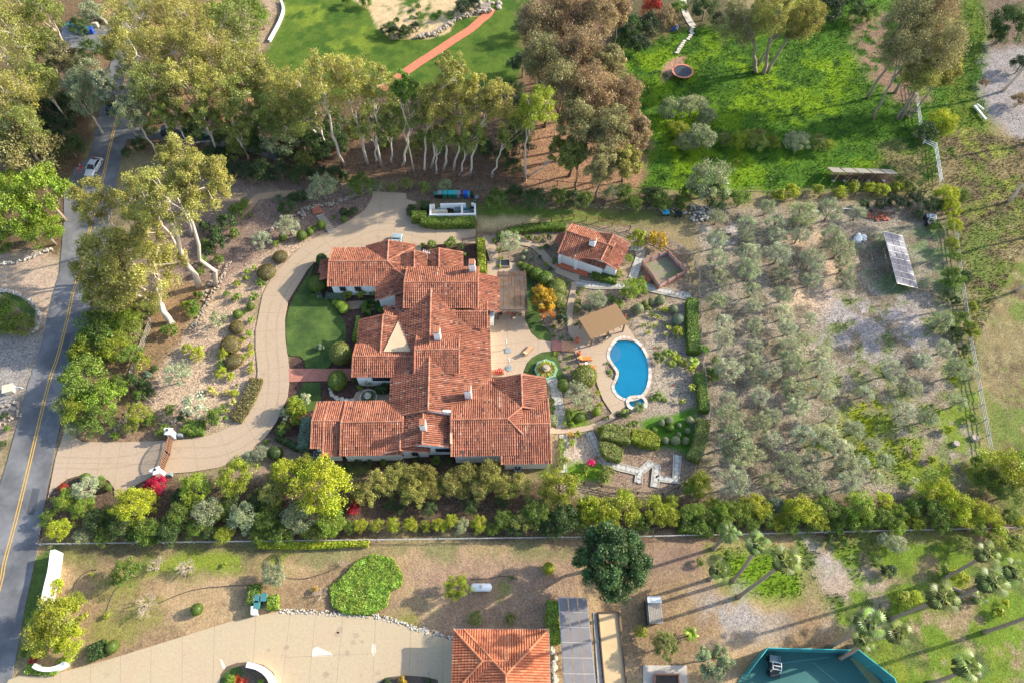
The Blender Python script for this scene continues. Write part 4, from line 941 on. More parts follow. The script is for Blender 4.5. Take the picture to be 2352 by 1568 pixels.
def barrow(x, y, mat, label):
    root = thing('wheelbarrow', (*P(x, y), 0), label, 'wheelbarrow'); b = MB()
    b.lathe([(.2, .35), (.42, .6), (.4, .6), (.2, .4)], (0, .1, 0), 8, sx=.9, sy=1.2); b.build('tray', mat, root)
    b = MB(); b.tube([(0, .55, .18), (.09, .55, .18)], .18, 8); b.build('wheel', M['tyre'], root)
    for k in (-1, 1): b = MB(); b.tube([(k*.1, .5, .2), (k*.3, -.9, .5)], .03, 5); b.tube([(k*.22, -.2, .4), (k*.22, -.3, 0)], .025, 4); b.build('handle', M['wood_grey'], root)
barrow(1095.7,459,M['grey_pl'],'grey wheelbarrow parked right of the black bin'); barrow(1105,460,M['rust'],'rusty red wheelbarrow at the far right of the bins')
for k, (x, mt, l) in enumerate(((165,'teal','teal bin at the left end of the roadside bin row, top left'),(173,'cyan_pl','blue green bin, second in the roadside row, top left'),(181,'blue_pl','blue bin, third in the roadside row, top left'),(189,'green_pl','dark green bin, fourth in the roadside row, top left'),(197,'green_pl','dark green bin, fifth in the roadside row, top left'),(205,'cyan_pl','blue green bin, sixth in the roadside row, top left'),(214,'blue_pl','royal blue bin at the right end of the roadside row, top left'))):
    bin_(x, 66+k*1.8, (M[mt], M[mt]), l, 'bins by the road at the top left', 1.15, .1)
bin_(595,1378,(M['green_pl'],M['bay_lid']),'teal bin in the hedge bay, back left of the neighbour group','bins in the hedge bay',1.1); bin_(612,1375,(M['green_pl'],M['bay_lid']),'teal bin in the hedge bay, back right of the neighbour group','bins in the hedge bay',1.1); bin_(596,1392,(M['green_pl'],M['bay_lid']),'teal bin at the front of the neighbour hedge bay','bins in the hedge bay',1.1)
b = MB()
# fences
def fence(name, pts, label, mat, h=1.2, rails=3, step=2.6, pw=.12, cat='fence', cap=False, wire=False, rh=.10, z0=0):
    W = [Vector((*P(x, y, z0), 0)) for x, y in pts]; root = thing(name, W[0], label, cat); o = W[0]; posts = []
    for a, c in zip(W, W[1:]):
        n = max(1, round((c-a).length/step)); posts += [a.lerp(c, k/n)-o for k in range(n)]
        for r in range(rails):
            z = h*(1 if r == 0 else 1-r*.30)-.06; m = MB(); m.beam(a-o+Vector((0, 0, z)), c-o+Vector((0, 0, z)), .05, rh); m.build('rail', mat, root)
        if wire: m = MB(); m.beam(a-o+Vector((0, 0, h*.5)), c-o+Vector((0, 0, h*.5)), .012, h*.8); m.build('mesh_panel', wire, root)
    posts.append(W[-1]-o)
    pm_ = MB(); pm_.box((0, 0, h/2+.04), (pw, pw, h+.08)); me_ = pm_.mesh('post', mat)
    for q in posts[:98]: link('post', me_, root, q)
    if len(posts) > 98:
        r_ = MB(); [r_.box((q.x, q.y, h/2+.04), (pw, pw, h+.08)) for q in posts[98:]]; tag(r_.build('post_run', mat, root), kind='stuff')
WP = M['whitepaint']; M['wood_pale'] = plain('pale_wood', (.42, .41, .38), .8, .2, 2)
fence('rail_fence', [(2096.6,192),(2108,280),(2117,314),(2120,329)], 'white rail fence between meadow and field, upper straight run', WP, 1.3, 3)
fence('rail_fence', [(2120,331),(2144,342),(2157,424)], 'white rail fence zigzagging between meadow and field, lower run', WP, 1.3, 3)
fence('rail_fence', [(2188,520),(2203,640),(2223,779),(2245,900),(2270,1040)], 'long white rail fence along the right side of the olive orchard', M['wood_pale'], 1.2, 3, cat='fence')
fence('boundary_fence', [(94,1252),(800,1243),(1500,1234),(2352,1214)], 'long low grey white fence along the lower property boundary', M['wood_pale'], 1.0, 2, 4, .08, rh=.07)
fence('boundary_fence', [(640,370),(900,398),(1200,420),(1480,443),(1880,456),(2160,448)], 'dark wire fence along the upper property boundary under the trees', M['wood_dark'], 1.2, 1, 3)
fence('pipe_fence', [(334,677),(348,748),(324,809),(305.5,861.5)], 'pale curving rail fence on the slope beside the white trunked tree', M['wood_grey'], 1.2, 4, 3)
fence('pipe_fence', [(305.5,861.5),(310.6,890),(351,927),(402,975)], 'grey rail fence curving down to the driveway gate pillar', M['wood_grey'], 1.2, 3, 3)
fence('garden_fence', [(1094,545),(1127,543),(1200,523),(1240,515),(1318,503),(1375,510),(1405.6,520),(1446,529)], 'wood post and wire fence curving behind the cottage', M['wood_tan'], 1.2, 2, 2.4, .16, wire=None)
fence('garden_fence', [(1446,529),(1530,556),(1584.5,590),(1605,630),(1603,682)], 'weathered grey fence curving past the raised pen', M['wood_grey'], 1.2, 3, 2.2)
fence('garden_fence', [(1606,700),(1608,800),(1616,860),(1626,950),(1620,1010),(1606,1060)], 'grey fence behind the tall hedge along the orchard', M['wood_grey'], 1.3, 3, 3)
fence('garden_fence', [(1341,1111.6),(1463,1135),(1520,1137),(1557.5,1121.7),(1600,1075)], 'dark rail fence below the zigzag stepping stone path', M['wood_dark'], 1.2, 3, 2.5)
fence('drive_fence', [(1063,558),(1094,553),(1094,520)], 'short dark rail fence at the corner of the upper driveway', M['wood_dark'], 1.1, 2, 2)
# neighbour walls and pillars
def wall_thing(name, pts, z, t, mat, label, cat='wall', sm=0):
    W = PP(spline(pts, sm, False) if sm else pts, z); o = Vector((*W[0], 0)); b = MB(); b.poly([(p[0]-o.x, p[1]-o.y) for p in ribbon(W, t)], z, -.1); return tmesh(name, b, mat, o, label, cat)
wall_thing('boundary_wall', [(120.5,1262),(114,1310),(103,1355),(94,1400)], 1.9, .55, M['stucco'], 'tall white stucco wall beside the road below the property')
wall_thing('curved_wall', [(76,1527),(90,1534),(110,1536),(130,1532),(147,1522)], 1.0, .5, M['stucco'], 'low curved white wall under the yellow green tree, bottom left', sm=3)
wall_thing('curved_wall', [(566,1525),(590,1531),(612,1546),(625,1570),(628,1600)], 1.2, .6, M['stucco'], 'white curved wall round the planted island at the bottom edge', sm=3)
wall_thing('pillar', [(576,1401),(587,1399)], 1.2, 1.0, M['stucco'], 'white block pillar end at the hedge bay with bins', 'pillar')
wall_thing('curb_wall', [(645,0),(650,20),(640,50),(617,92)], .5, .45, M['stucco'], 'white curved retaining kerb left of the upper lawn', sm=3)
wall_thing('roadside_wall', [(206,24),(225,34),(242,47)], .8, .5, M['pale_stone'], 'pale low wall by the road junction at the top left')
def pillar(x, y, label, rz=0):
    root = thing('gate_pillar', (*P(x, y), 0), label, 'gate pillar', rz=rz); b = MB(); b.box((0, 0, 1.0), (.8, .8, 2.0)); b.box((-.75, .55, .6), (1.1, .4, 1.2), -.7); b.build('shaft', M['stucco'], root)
    b = MB(); b.box((0, 0, 2.06), (1.0, 1.0, .14)); b.box((0, 0, 2.18), (.7, .7, .1)); b.build('cap', M['stucco'], root)
    b = MB(); b.tube([(0, 0, 2.2), (0, 0, 2.4)], .05, 6); b.box((0, 0, 2.55), (.28, .28, .3)); b.build('lantern', M['black_pl'], root)
pillar(401,1003,'white gate pillar at the upper end of the driveway gate'); pillar(374,1092,'white gate pillar at the lower end of the driveway gate', .4)
M['wood_gate'] = plain('gate_wood', (.20,.105,.06), .75, .25, 3)
gt = thing('driveway_gate', (*P(385,1045), 0), 'brown arched timber gate across the main driveway', 'gate'); o = Vector(gt.location)
ga = Vector((*P(398,1010), 0))-o; gb = Vector((*P(376,1082), 0))-o; gm = (ga+gb)/2+Vector((.25, 0, 0))
for k, (a, c) in enumerate(((ga, gm), (gm, gb))):
    leaf = MB(); L = 9
    for i in range(L+1):
        t = i/L; q = a.lerp(c, t); s = (t if k == 0 else 1-t); h = 1.35+.55*math.sin(s*math.pi/2)
        leaf.box((q.x, q.y, h/2+.1), (.10, .10, h))
    pr = None
    for i in range(L+1):
        t = i/L; q = a.lerp(c, t); s = (t if k == 0 else 1-t); h = 1.45+.55*math.sin(s*math.pi/2); cur = Vector((q.x, q.y, h))
        if pr: leaf.beam(pr, cur, .14, .12); leaf.beam(Vector((pr.x, pr.y, .25)), Vector((cur.x, cur.y, .25)), .12, .16); leaf.beam(Vector((pr.x, pr.y, .8)), Vector((cur.x, cur.y, .8)), .12, .12)
        pr = cur
    leaf.build('gate_leaf', M['wood_gate'], gt)
b = MB(); b.box((0, 0, .35), (.7, .5, .7)); b.box((0, 0, .75), (.6, .4, .1)); tmesh('gate_motor', b, M['grey_pl'], at(418,1002), 'small grey gate motor box right of the upper gate pillar', 'motor box')
b = MB(); b.box((0, 0, .35), (.6, .45, .7)); b.box((0, 0, .72), (.5, .35, .08)); tmesh('gate_motor', b, M['grey_pl'], at(393,1091), 'small grey gate motor box right of the lower gate pillar', 'motor box')

# vehicles
def car(loc, rz, paint, label, L=4.6, Wd=1.82, Ht=1.45, suv=False, name='parked_car'):
    root = thing(name, loc, label, 'car', rz=rz)
    prof = [(-L/2, .35, .55), (-L/2+.05, .75, .8), (-L/2+.6, .95, .86), (-L*.28, 1.0, .88), (-L*.16, 1.02, .90), (L*.1, 1.02, .90), (L*.26, .98, .88), (L/2-.5, .86, .85), (L/2-.08, .70, .78), (L/2, .42, .62)]
    if suv: prof = [(x, z+.12, w_) for x, z, w_ in prof]
    v = []; f = []
    for x, z, w_ in prof:
        hw = Wd/2*w_/.90
        v += [(x, -hw*.96, .22), (x, -hw, .5), (x, -hw*.97, z-.12), (x, -hw*.86, z), (x, 0, z+.03), (x, hw*.86, z), (x, hw*.97, z-.12), (x, hw, .5), (x, hw*.96, .22)]
    k = 9
    for i in range(len(prof)-1):
        for j in range(k-1): f.append((i*k+j, i*k+j+1, (i+1)*k+j+1, (i+1)*k+j))
        f.append((i*k+k-1, i*k, (i+1)*k, (i+1)*k+k-1))
    f.append(tuple(range(k-1, -1, -1))); f.append(tuple((len(prof)-1)*k+j for j in range(k)))
    b = MB(); b.add(v, f); b.build('body', paint, root, smooth=False)
    z0 = .98+(.12 if suv else 0); zt = Ht+(.2 if suv else 0); xb = -L*.40 if not suv else -L*.47; xf = L*.24; rb = -L*.20 if not suv else -L*.40; rf = L*.04
    hw = Wd/2*.86; tw = Wd/2*.68
    g = MB(); g.add([(xb, -hw, z0), (xf, -hw, z0), (xf, hw, z0), (xb, hw, z0), (rb, -tw, zt-.03), (rf, -tw, zt-.03), (rf, tw, zt-.03), (rb, tw, zt-.03)], [(4, 5, 6, 7), (0, 1, 5, 4), (1, 2, 6, 5), (2, 3, 7, 6), (3, 0, 4, 7)]); g.build('windows', M['glass'], root)
    r = MB(); r.box(((rb+rf)/2, 0, zt), (rf-rb+.12, tw*2+.06, .06))
    for s in (-1, 1):
        for (xa, xb2) in ((xf, rf), (xb, rb)): r.beam((xa, s*hw, z0), (xb2, s*tw, zt), .07, .06)
    r.build('roof', paint, root)
    for x in (-L*.31, L*.31):
        for s in (-1, 1): t = MB(); t.tube([(x, s*(Wd/2-.22), .33), (x, s*(Wd/2+.01), .33)], .33, 14); wh = t.build('wheel', M['tyre'], root); t = MB(); t.tube([(x, s*(Wd/2+.005), .33), (x, s*(Wd/2+.025), .33)], .2, 10); t.build('rim', M['metal'], wh)
    for s in (-1, 1):
        t = MB(); t.box((L/2-.10, s*Wd*.36, .66), (.16, .34, .12)); t.build('headlight', M['whitepaint'], root)
        t = MB(); t.box((-L/2+.04, s*Wd*.36, .78), (.12, .34, .14)); t.build('tail_light', M['redcone'], root)
        t = MB(); t.box((L*.17, s*(Wd/2+.07), 1.0), (.18, .16, .12)); t.build('mirror', paint, root)
    return root
car((*P(219,389), 0), math.radians(-96), M['silver'], 'silver sedan driving down the road beside the double yellow line', name='silver_sedan')
car((*P(911,567), 0), math.radians(88), M['blue_car'], 'pale blue car parked behind the garage roof', suv=True)
car((*P(264,247), 0), math.radians(-96), M['dark_car'], 'dark blue car half hidden under branches on the road', suv=True)
car((*P(402,308), 0), math.radians(3), M['dark_car'], 'dark car on the side road, left of the dark green truck', suv=True)
car((*P(466,314), 0), math.radians(3), plain('green_paint', (.03,.07,.05), .3), 'dark green truck on the side road beneath the eucalyptus', L=5.4, suv=True)
for x, y, l in ((184,393,'red and white road delineator nearest the silver sedan'),(187,384,'red and white road delineator by the shrubs')):
    root = thing('road_delineator', (*P(x, y), 0), l, 'delineator'); b = MB(); b.lathe([(.28, 0), (.25, .06), (.08, .1), (.07, 1.0)], n=8); b.build('post', M['redcone'], root); b = MB(); b.lathe([(.075, .55), (.075, .75)], n=8); b.build('band', M['whitepaint'], root)
# ------------------------------------------------------------------ plants
LEAFC = dict(yg=(.28,.325,.025), by=(.38,.43,.025), g=(.15,.23,.03), bg=(.24,.35,.035), dg=(.07,.12,.03), vd=(.045,.075,.03), ol=(.40,.43,.25), og=(.32,.36,.18), ey=(.335,.32,.072), pn=(.075,.13,.04), eg=(.24,.275,.06),
             br=(.31,.225,.11), bo=(.27,.25,.10), bl=(.17,.24,.15), py=(.55,.52,.14), rd=(.40,.05,.02), cr=(.62,.02,.06), mg=(.70,.02,.15), gd=(.55,.36,.03), og2=(.55,.22,.04), dl=(.20,.17,.06), pf=(.16,.215,.045), tw=(.42,.33,.24))
CW = dict(yg='yellow green', by='bright lime green', g='mid green', bg='fresh green', dg='dark green', vd='very dark green', ol='silvery grey green', og='grey green', ey='golden olive', eg='olive green',
          br='rusty brown', bo='brownish olive', pn='dark green', bl='blue green', py='pale yellow', rd='red leaved', cr='crimson', mg='magenta flowering', gd='golden yellow', og2='orange', dl='dull brown green', pf='green', tw='bare twiggy')
def unit(v): return v/np.maximum(np.linalg.norm(v, axis=-1, keepdims=True), 1e-9)
def leafquads(c, nrm, size, rg, asp=.55, droop=0.0):
    n = len(c); r = unit(rg.normal(size=(n, 3))); u = unit(np.cross(nrm, r)); v = np.cross(nrm, u)
    if droop: u = unit(u+np.array([0, 0, -droop])); v = unit(np.cross(u, nrm))
    L = (size*rg.uniform(.7, 1.3, n))[:, None]; W = L*asp
    return np.stack([c+u*L, c+v*W, c-u*L, c-v*W], 1)
def blobs(rg, R, nb, rb, kind='dome'):
    """centres of leaf clumps filling a crown of half axes R"""
    d = unit(rg.normal(size=(nb*3, 3))); d = d[d[:, 2] > (-.35 if kind != 'full' else -.8)][:nb]
    rad = rg.uniform(.25, 1, len(d))**.45*(1-rb*.55)
    jag = 1+rg.normal(0, .10, len(d))
    return d*rad[:, None]*jag[:, None]*np.array(R)
def crown(rg, R, nb, rb, nl, leaf, spread=.55, up=.35, kind='dome', asp=.55, droop=0, centers=None, squash=.8):
    C = blobs(rg, R, nb, rb, kind) if centers is None else centers
    k = max(4, nl//len(C)); rr = rb*min(R)*rg.uniform(.7, 1.35, len(C))
    d = unit(rg.normal(size=(len(C), k, 3))+np.array([0, 0, .25])); rad = rg.uniform(.45, 1.0, (len(C), k)); rad = np.where(rg.random(rad.shape) < .13, rad*1.45, rad)
    p = C[:, None]+d*rad[..., None]*rr[:, None, None]*np.array([1, 1, squash])
    nn = unit(d*.9+rg.normal(size=d.shape)*spread+np.array([0, 0, up]))
    rnd = np.clip(.5+rg.normal(0, .13, (len(C), 1))+rg.normal(0, .2, (len(C), k)), 0, 1)
    return leafquads(p.reshape(-1, 3), nn.reshape(-1, 3), leaf, rg, asp, droop), rnd.reshape(-1), C
def surf_leaves(rg, pts, nrm, leaf, spread=.45):
    return leafquads(pts, unit(nrm+rg.normal(size=nrm.shape)*spread), leaf, rg, .6)
PROTO = {}
def proto(key, fn, nvar=3):
    if key not in PROTO: PROTO[key] = [fn(nrng(hash_(key)+i*17), i) for i in range(nvar)]
    return PROTO[key]
def hash_(s): return sum(ord(c)*(i+3) for i, c in enumerate(s))
# unit sized prototypes (radius 1, standing on z = 0)
def p_shrub(rg, i):
    Q, r, _ = crown(rg, (1, 1, .85), 28, .34, 2200, .07); Q[..., 2] += .75; Q[..., 2] = np.maximum(Q[..., 2], .03); return quads_mesh('shrub', Q, r, M['leaf'])
def p_small(rg, i):
    Q, r, _ = crown(rg, (1, 1, .9), 12, .42, 420, .15); Q[..., 2] += .7; Q[..., 2] = np.maximum(Q[..., 2], .03); return quads_mesh('shrub', Q, r, M['leaf'])
def p_airy(rg, i):
    Q, r, _ = crown(rg, (1, 1, 1.0), 22, .28, 520, .09, spread=1.2); Q[..., 2] += .9; return quads_mesh('shrub', Q, r, M['leaf'])
def p_ball(rg, i, sq=1.0, n=2600, leaf=.05):
    d = unit(rg.normal(size=(n, 3))); d = d[d[:, 2] > -.75]; bump = 1+.025*np.sin(d[:, 0]*7+i)*np.sin(d[:, 1]*6)
    p = d*(bump+rg.uniform(-.035, .02, len(d)))[:, None]*np.array([1, 1, sq]); p[:, 2] += .85*sq
    Q = surf_leaves(rg, p, d, leaf)
    k = 14; th = np.linspace(-.9, math.pi/2, 9); core = []
    for a in range(8):
        for b in range(k):
            f = lambda t, q: (math.cos(t)*math.cos(q)*.94, math.cos(t)*math.sin(q)*.94, (math.sin(t)*.94+.85)*sq)
            q0, q1 = 2*math.pi*b/k, 2*math.pi*(b+1)/k; core.append([f(th[a], q0), f(th[a], q1), f(th[a+1], q1), f(th[a+1], q0)])
    Q = np.concatenate([Q, np.array(core)]); r = np.concatenate([rg.uniform(.1, .9, len(d)), np.full(len(core), .2)])
    return quads_mesh('ball_shrub', Q, r, M['leaf'])
def p_dome(rg, i): return p_ball(rg, i, .55, 2200, .055)
def blade_fan(rg, n, L, w, lift=(.2, 1.3), seg=3, drop=.8, z=0.0):
    """arching narrow leaves from one point"""
    out = []; rn = []
    for k in range(n):
        a = rg.uniform(0, 2*math.pi); e = rg.uniform(*lift); l = L*rg.uniform(.75, 1.1); p = np.array([0, 0, z]); h = np.array([math.cos(a), math.sin(a), 0]); s = np.array([-math.sin(a), math.cos(a), 0]); el = e; r = rg.random()
        for j in range(seg):
            q = p+(h*math.cos(el)+np.array([0, 0, math.sin(el)]))*l/seg; w0 = w*(1-j/seg*.6); w1 = w*(1-(j+1)/seg*.85)
            out.append([p-s*w0, p+s*w0, q+s*w1, q-s*w1]); rn.append(r); p = q; el -= drop/seg*1.6
    return np.array(out), np.array(rn)
def p_flax(rg, i):
    Q, r = blade_fan(rg, 90, 1.25, .035, (.35, 1.45), 3, .8); return quads_mesh('flax', Q, r, M['leaf'])
def frond_head(rg, n, L, z, feather=True, leafl=.32):
    out = []; rn = []
    for k in range(n):
        a = 2*math.pi*k/n*2.618+rg.uniform(-.2, .2); e = rg.uniform(-.45, 1.25); l = L*rg.uniform(.85, 1.05); h = np.array([math.cos(a), math.sin(a), 0]); s = np.array([-math.sin(a), math.cos(a), 0]); p = np.array([0, 0, z]); el = e; r = rg.random(); seg = 9
        for j in range(seg):
            d = h*math.cos(el)+np.array([0, 0, math.sin(el)]); q = p+d*l/seg; out.append([p-s*.02, p+s*.02, q+s*.015, q-s*.015]); rn.append(.3)
            t = (j+.5)/seg; ll = leafl*math.sin(math.pi*min(.95, t*.85+.12)); upv = np.cross(s, d)
            for sg in (-1, 1):
                for m in (0, .5):
                    b = p+(q-p)*m; tip = b+(s*sg*.85+d*.5-upv*.0-np.array([0, 0, .25]))*ll; wv = d*.034*L; out.append([b, b+wv, tip+wv*.3, tip]); rn.append(np.clip(r+rg.uniform(-.15, .15), 0, 1))
            p = q; el -= .26
    return np.array(out), np.array(rn)
def fan_head(rg, n, L0, z):
    """costapalmate fans on stalks all round the head"""
    out = []; rn = []
    for k in range(n):
        L = L0*rg.uniform(.72, 1.15)
        a = k*2.399+rg.uniform(-.2, .2); e = 1.4-2.3*(k/n)+rg.uniform(-.15, .15); h = np.array([math.cos(a), math.sin(a), 0]); s = np.array([-math.sin(a), math.cos(a), 0])
        d = h*math.cos(e)+np.array([0, 0, math.sin(e)]); o = np.array([0, 0, z]); c = o+d*L*.5; out.append([o-s*.02, o+s*.02, c+s*.02, c-s*.02]); rn.append(.3); r = rg.random()
        m = 9
        for j in range(m):
            t = -1.15+2.3*j/(m-1); v = d*math.cos(t)+s*math.sin(t); w_ = np.cross(v, np.cross(d, s)); f = L*.55*(1-.15*abs(t)); mid = c+v*f*.65; tip = c+v*f-np.array([0, 0, f*.28]); ww = w_*f*.07
            out.append([c, mid-ww, tip, mid+ww]); rn.append(np.clip(r*1.3-.15+rg.uniform(-.2, .2), 0, 1))
    if True:
        for k in range(26):   # hanging dry skirt
            a = rg.uniform(0, 6.28); h = np.array([math.cos(a), math.sin(a), 0]); s = np.array([-math.sin(a), math.cos(a), 0]); b = np.array([0, 0, z-.1])+h*.2; q = b+h*.35-np.array([0, 0, rg.uniform(.6, 1.1)]); out.append([b-s*.05, b+s*.05, q+s*.22, q-s*.22]); rn.append(0.0)
    return np.array(out), np.array(rn)
def p_feather(rg, i): Q, r = frond_head(rg, 30, 1.0, 0, leafl=.2); return quads_mesh('fronds', Q, r, M['leaf'])
def p_fan(rg, i): Q, r = fan_head(rg, 20, 1.0, 0); return quads_mesh('fronds', Q, r, M['leaf'])
def p_cycad(rg, i): Q, r = frond_head(rg, 26, 1.0, .15, leafl=.2); return quads_mesh('cycad', Q, r, M['leaf'])
def p_banana(rg, i):
    out = []; rn = []
    for st in range(4):
        o = np.array([rg.uniform(-.35, .35), rg.uniform(-.35, .35), rg.uniform(.5, 1.2)]); out.append([o*[1, 1, 0]-[.06, 0, 0], o*[1, 1, 0]+[.06, 0, 0], o+[.05, 0, 0], o-[.05, 0, 0]]); rn.append(.5); out.append([o*[1, 1, 0]-[0, .06, 0], o*[1, 1, 0]+[0, .06, 0], o+[0, .05, 0], o-[0, .05, 0]]); rn.append(.5)
        for k in range(7):
            a = rg.uniform(0, 6.28); h = np.array([math.cos(a), math.sin(a), 0]); s = np.array([-math.sin(a), math.cos(a), 0]); p = o.copy(); el = rg.uniform(.7, 1.35); r = rg.random()
            W = [.04, .14, .17, .13, .02]
            for j in range(4):
                q = p+(h*math.cos(el)+np.array([0, 0, math.sin(el)]))*.24; out.append([p-s*W[j], p+s*W[j], q+s*W[j+1], q-s*W[j+1]]); rn.append(r); p = q; el -= .45
    return quads_mesh('banana', np.array(out), np.array(rn), M['leaf'])
def p_bare(rg, i):
    b = MB(); rr = random.Random(int(rg.integers(9999)))
    def grow(p, d, l, r, lv):
        q = p+d*l; b.tube([p, (p+q)/2+Vector((rr.uniform(-.04, .04),)*3), q], [r, r*.85, r*.65], 4, False)
        if lv == 0: return
        for k in range(4 if lv > 1 else 3):
            e = (d+Vector((rr.gauss(0, .6), rr.gauss(0, .6), rr.gauss(0.12, .3)))).normalized(); grow(q if k else p.lerp(q, .7), e, l*rr.uniform(.6, .8), r*.6, lv-1)
    for k in range(5): grow(Vector((0, 0, 0)), Vector((rr.gauss(0, .55), rr.gauss(0, .55), .9)).normalized(), .45, .026, 3)
    return b.mesh('bare_shrub', M['twig'])
def p_otree(rg, i):
    nb = 64; Q, r, C = crown(rg, (1, 1, .8), nb, .22, 4600, .042, spread=.9, asp=.36, squash=.9); Q[..., 2] += 1.05
    b = MB(); rr = random.Random(i); t = Vector((0, 0, .55))
    b.tube([(0, 0, -.05), (.03, .02, .3), t], [.09, .065, .055], 6)
    for k in range(6): c = C[k*nb//6 % len(C)]; b.tube([t, Vector(c*.5)+Vector((0, 0, 1.0)), Vector(c*.9)+Vector((0, 0, 1.25))], [.04, .028, .012], 4, False)
    return quads_mesh('crown', Q, r, M['leaf']), b.mesh('trunk', M['bark_mid'], True)
def p_btree(rg, i):
    nb = 60; Q, r, C = crown(rg, (1, 1, .8), nb, .25, 9500, .032, spread=.95); Q[..., 2] += 1.05; Q[..., 2] = np.maximum(Q[..., 2], .05)
    b = MB(); t = Vector((0, 0, .5)); b.tube([(0, 0, -.05), t], [.07, .05], 6)
    for k in range(7): c = C[k*nb//7 % len(C)]; b.tube([t, Vector(c*.9)+Vector((0, 0, 1.05))], [.03, .01], 4, False)
    return quads_mesh('crown', Q, r, M['leaf']), b.mesh('trunk', M['bark_mid'], True)
def p_bush(rg, i):       # large rounded bush or low tree, clumpy, leaves to the ground
    nb = 44; Q, r, C = crown(rg, (1, 1, .85), nb, .27, 7000, .035, spread=.95); Q[..., 2] += .8; Q[..., 2] = np.maximum(Q[..., 2], .04)
    b = MB(); b.tube([(0, 0, -.05), (0, 0, .7)], [.06, .04], 6)
    return quads_mesh('crown', Q, r, M['leaf']), b.mesh('trunk', M['bark_mid'], True)
KIND = dict(   # code: (prototype, name, category, noun, height factor, variants)
    s=(p_small, 'small_shrub', 'shrub', 'shrub'), S=(p_shrub, 'shrub', 'shrub', 'bush'), a=(p_airy, 'shrub', 'shrub', 'airy shrub'), b=(p_ball, 'ball_shrub', 'topiary', 'clipped ball bush'), d=(p_dome, 'dome_shrub', 'shrub', 'flat clipped mound'),
    f=(p_flax, 'flax', 'flax', 'spiky flax clump'), x=(p_bare, 'bare_shrub', 'bare shrub', 'leafless shrub'), c=(p_cycad, 'cycad', 'cycad', 'feathery cycad'), n=(p_banana, 'banana_plant', 'banana plant', 'banana plant'),
    o=(p_otree, 'olive_tree', 'olive tree', 'olive tree'), B=(p_btree, 'leafy_tree', 'tree', 'leafy tree'), U=(p_bush, 'large_bush', 'bush', 'large bush'))
PLANTS = []
def plant(k, x, y, rp, c, h=1.0, desc=None, group=None):
    """one plant whose crown centre shows at (x, y) with radius rp (photo units)"""
    fn, name, cat, noun = KIND[k]; r = rp/S(y, 1.0); zc = r*h*{'s': .7, 'S': .8, 'a': .9, 'b': .85, 'd': .3, 'f': .45, 'x': .6, 'c': .5, 'n': 1.1, 'o': 1.3, 'B': 1.15, 'U': .85}[k]
    p = P(x, y, zc); rr = random.Random(int(x*31+y*17)); v = proto(name+k, fn, 3)[rr.randrange(3)]; rz = rr.uniform(0, 6.28); col = LEAFC[c]; j = rr.uniform(.88, 1.12); col = (col[0]*j*rr.uniform(.95, 1.05), col[1]*j, col[2]*j*rr.uniform(.9, 1.1), 1)
    sx = rr.uniform(.92, 1.08)
    if isinstance(v, tuple):
        o = thing(name, (*p, 0), '', cat, rz=rz); o.scale = (r*sx, r/sx, r*h)
        a = link('crown', v[0], o); a.color = col; t = link('trunk', v[1], o); t.color = col
    else:
        o = link(name, v, None, (*p, 0)); o.rotation_euler = (0, 0, rz); o.scale = (r*sx, r/sx, r*h*(.9 if k == 'x' else 1)); o.color = col; tag(o, '', cat)
    size = 'tiny ' if rp < 6.5 else 'small ' if rp < 10 else 'big ' if rp > 42 else ''
    if desc is None: desc = size+(CW[c]+' ' if not (k == 'x' or (k == 'o' and c in ('ol', 'og'))) else '')+noun
    PLANTS.append([o, x, y, desc, group or noun.split()[-1]+'s like this one' and None]); return o
def many(txt, **kw):
    for ln in txt.split(';'):
        t = ln.split()
        if not t: continue
        h = float(t[5]) if len(t) > 5 else 1.0
        plant(t[0], float(t[1]), float(t[2]), float(t[3]), t[4], h, **kw)
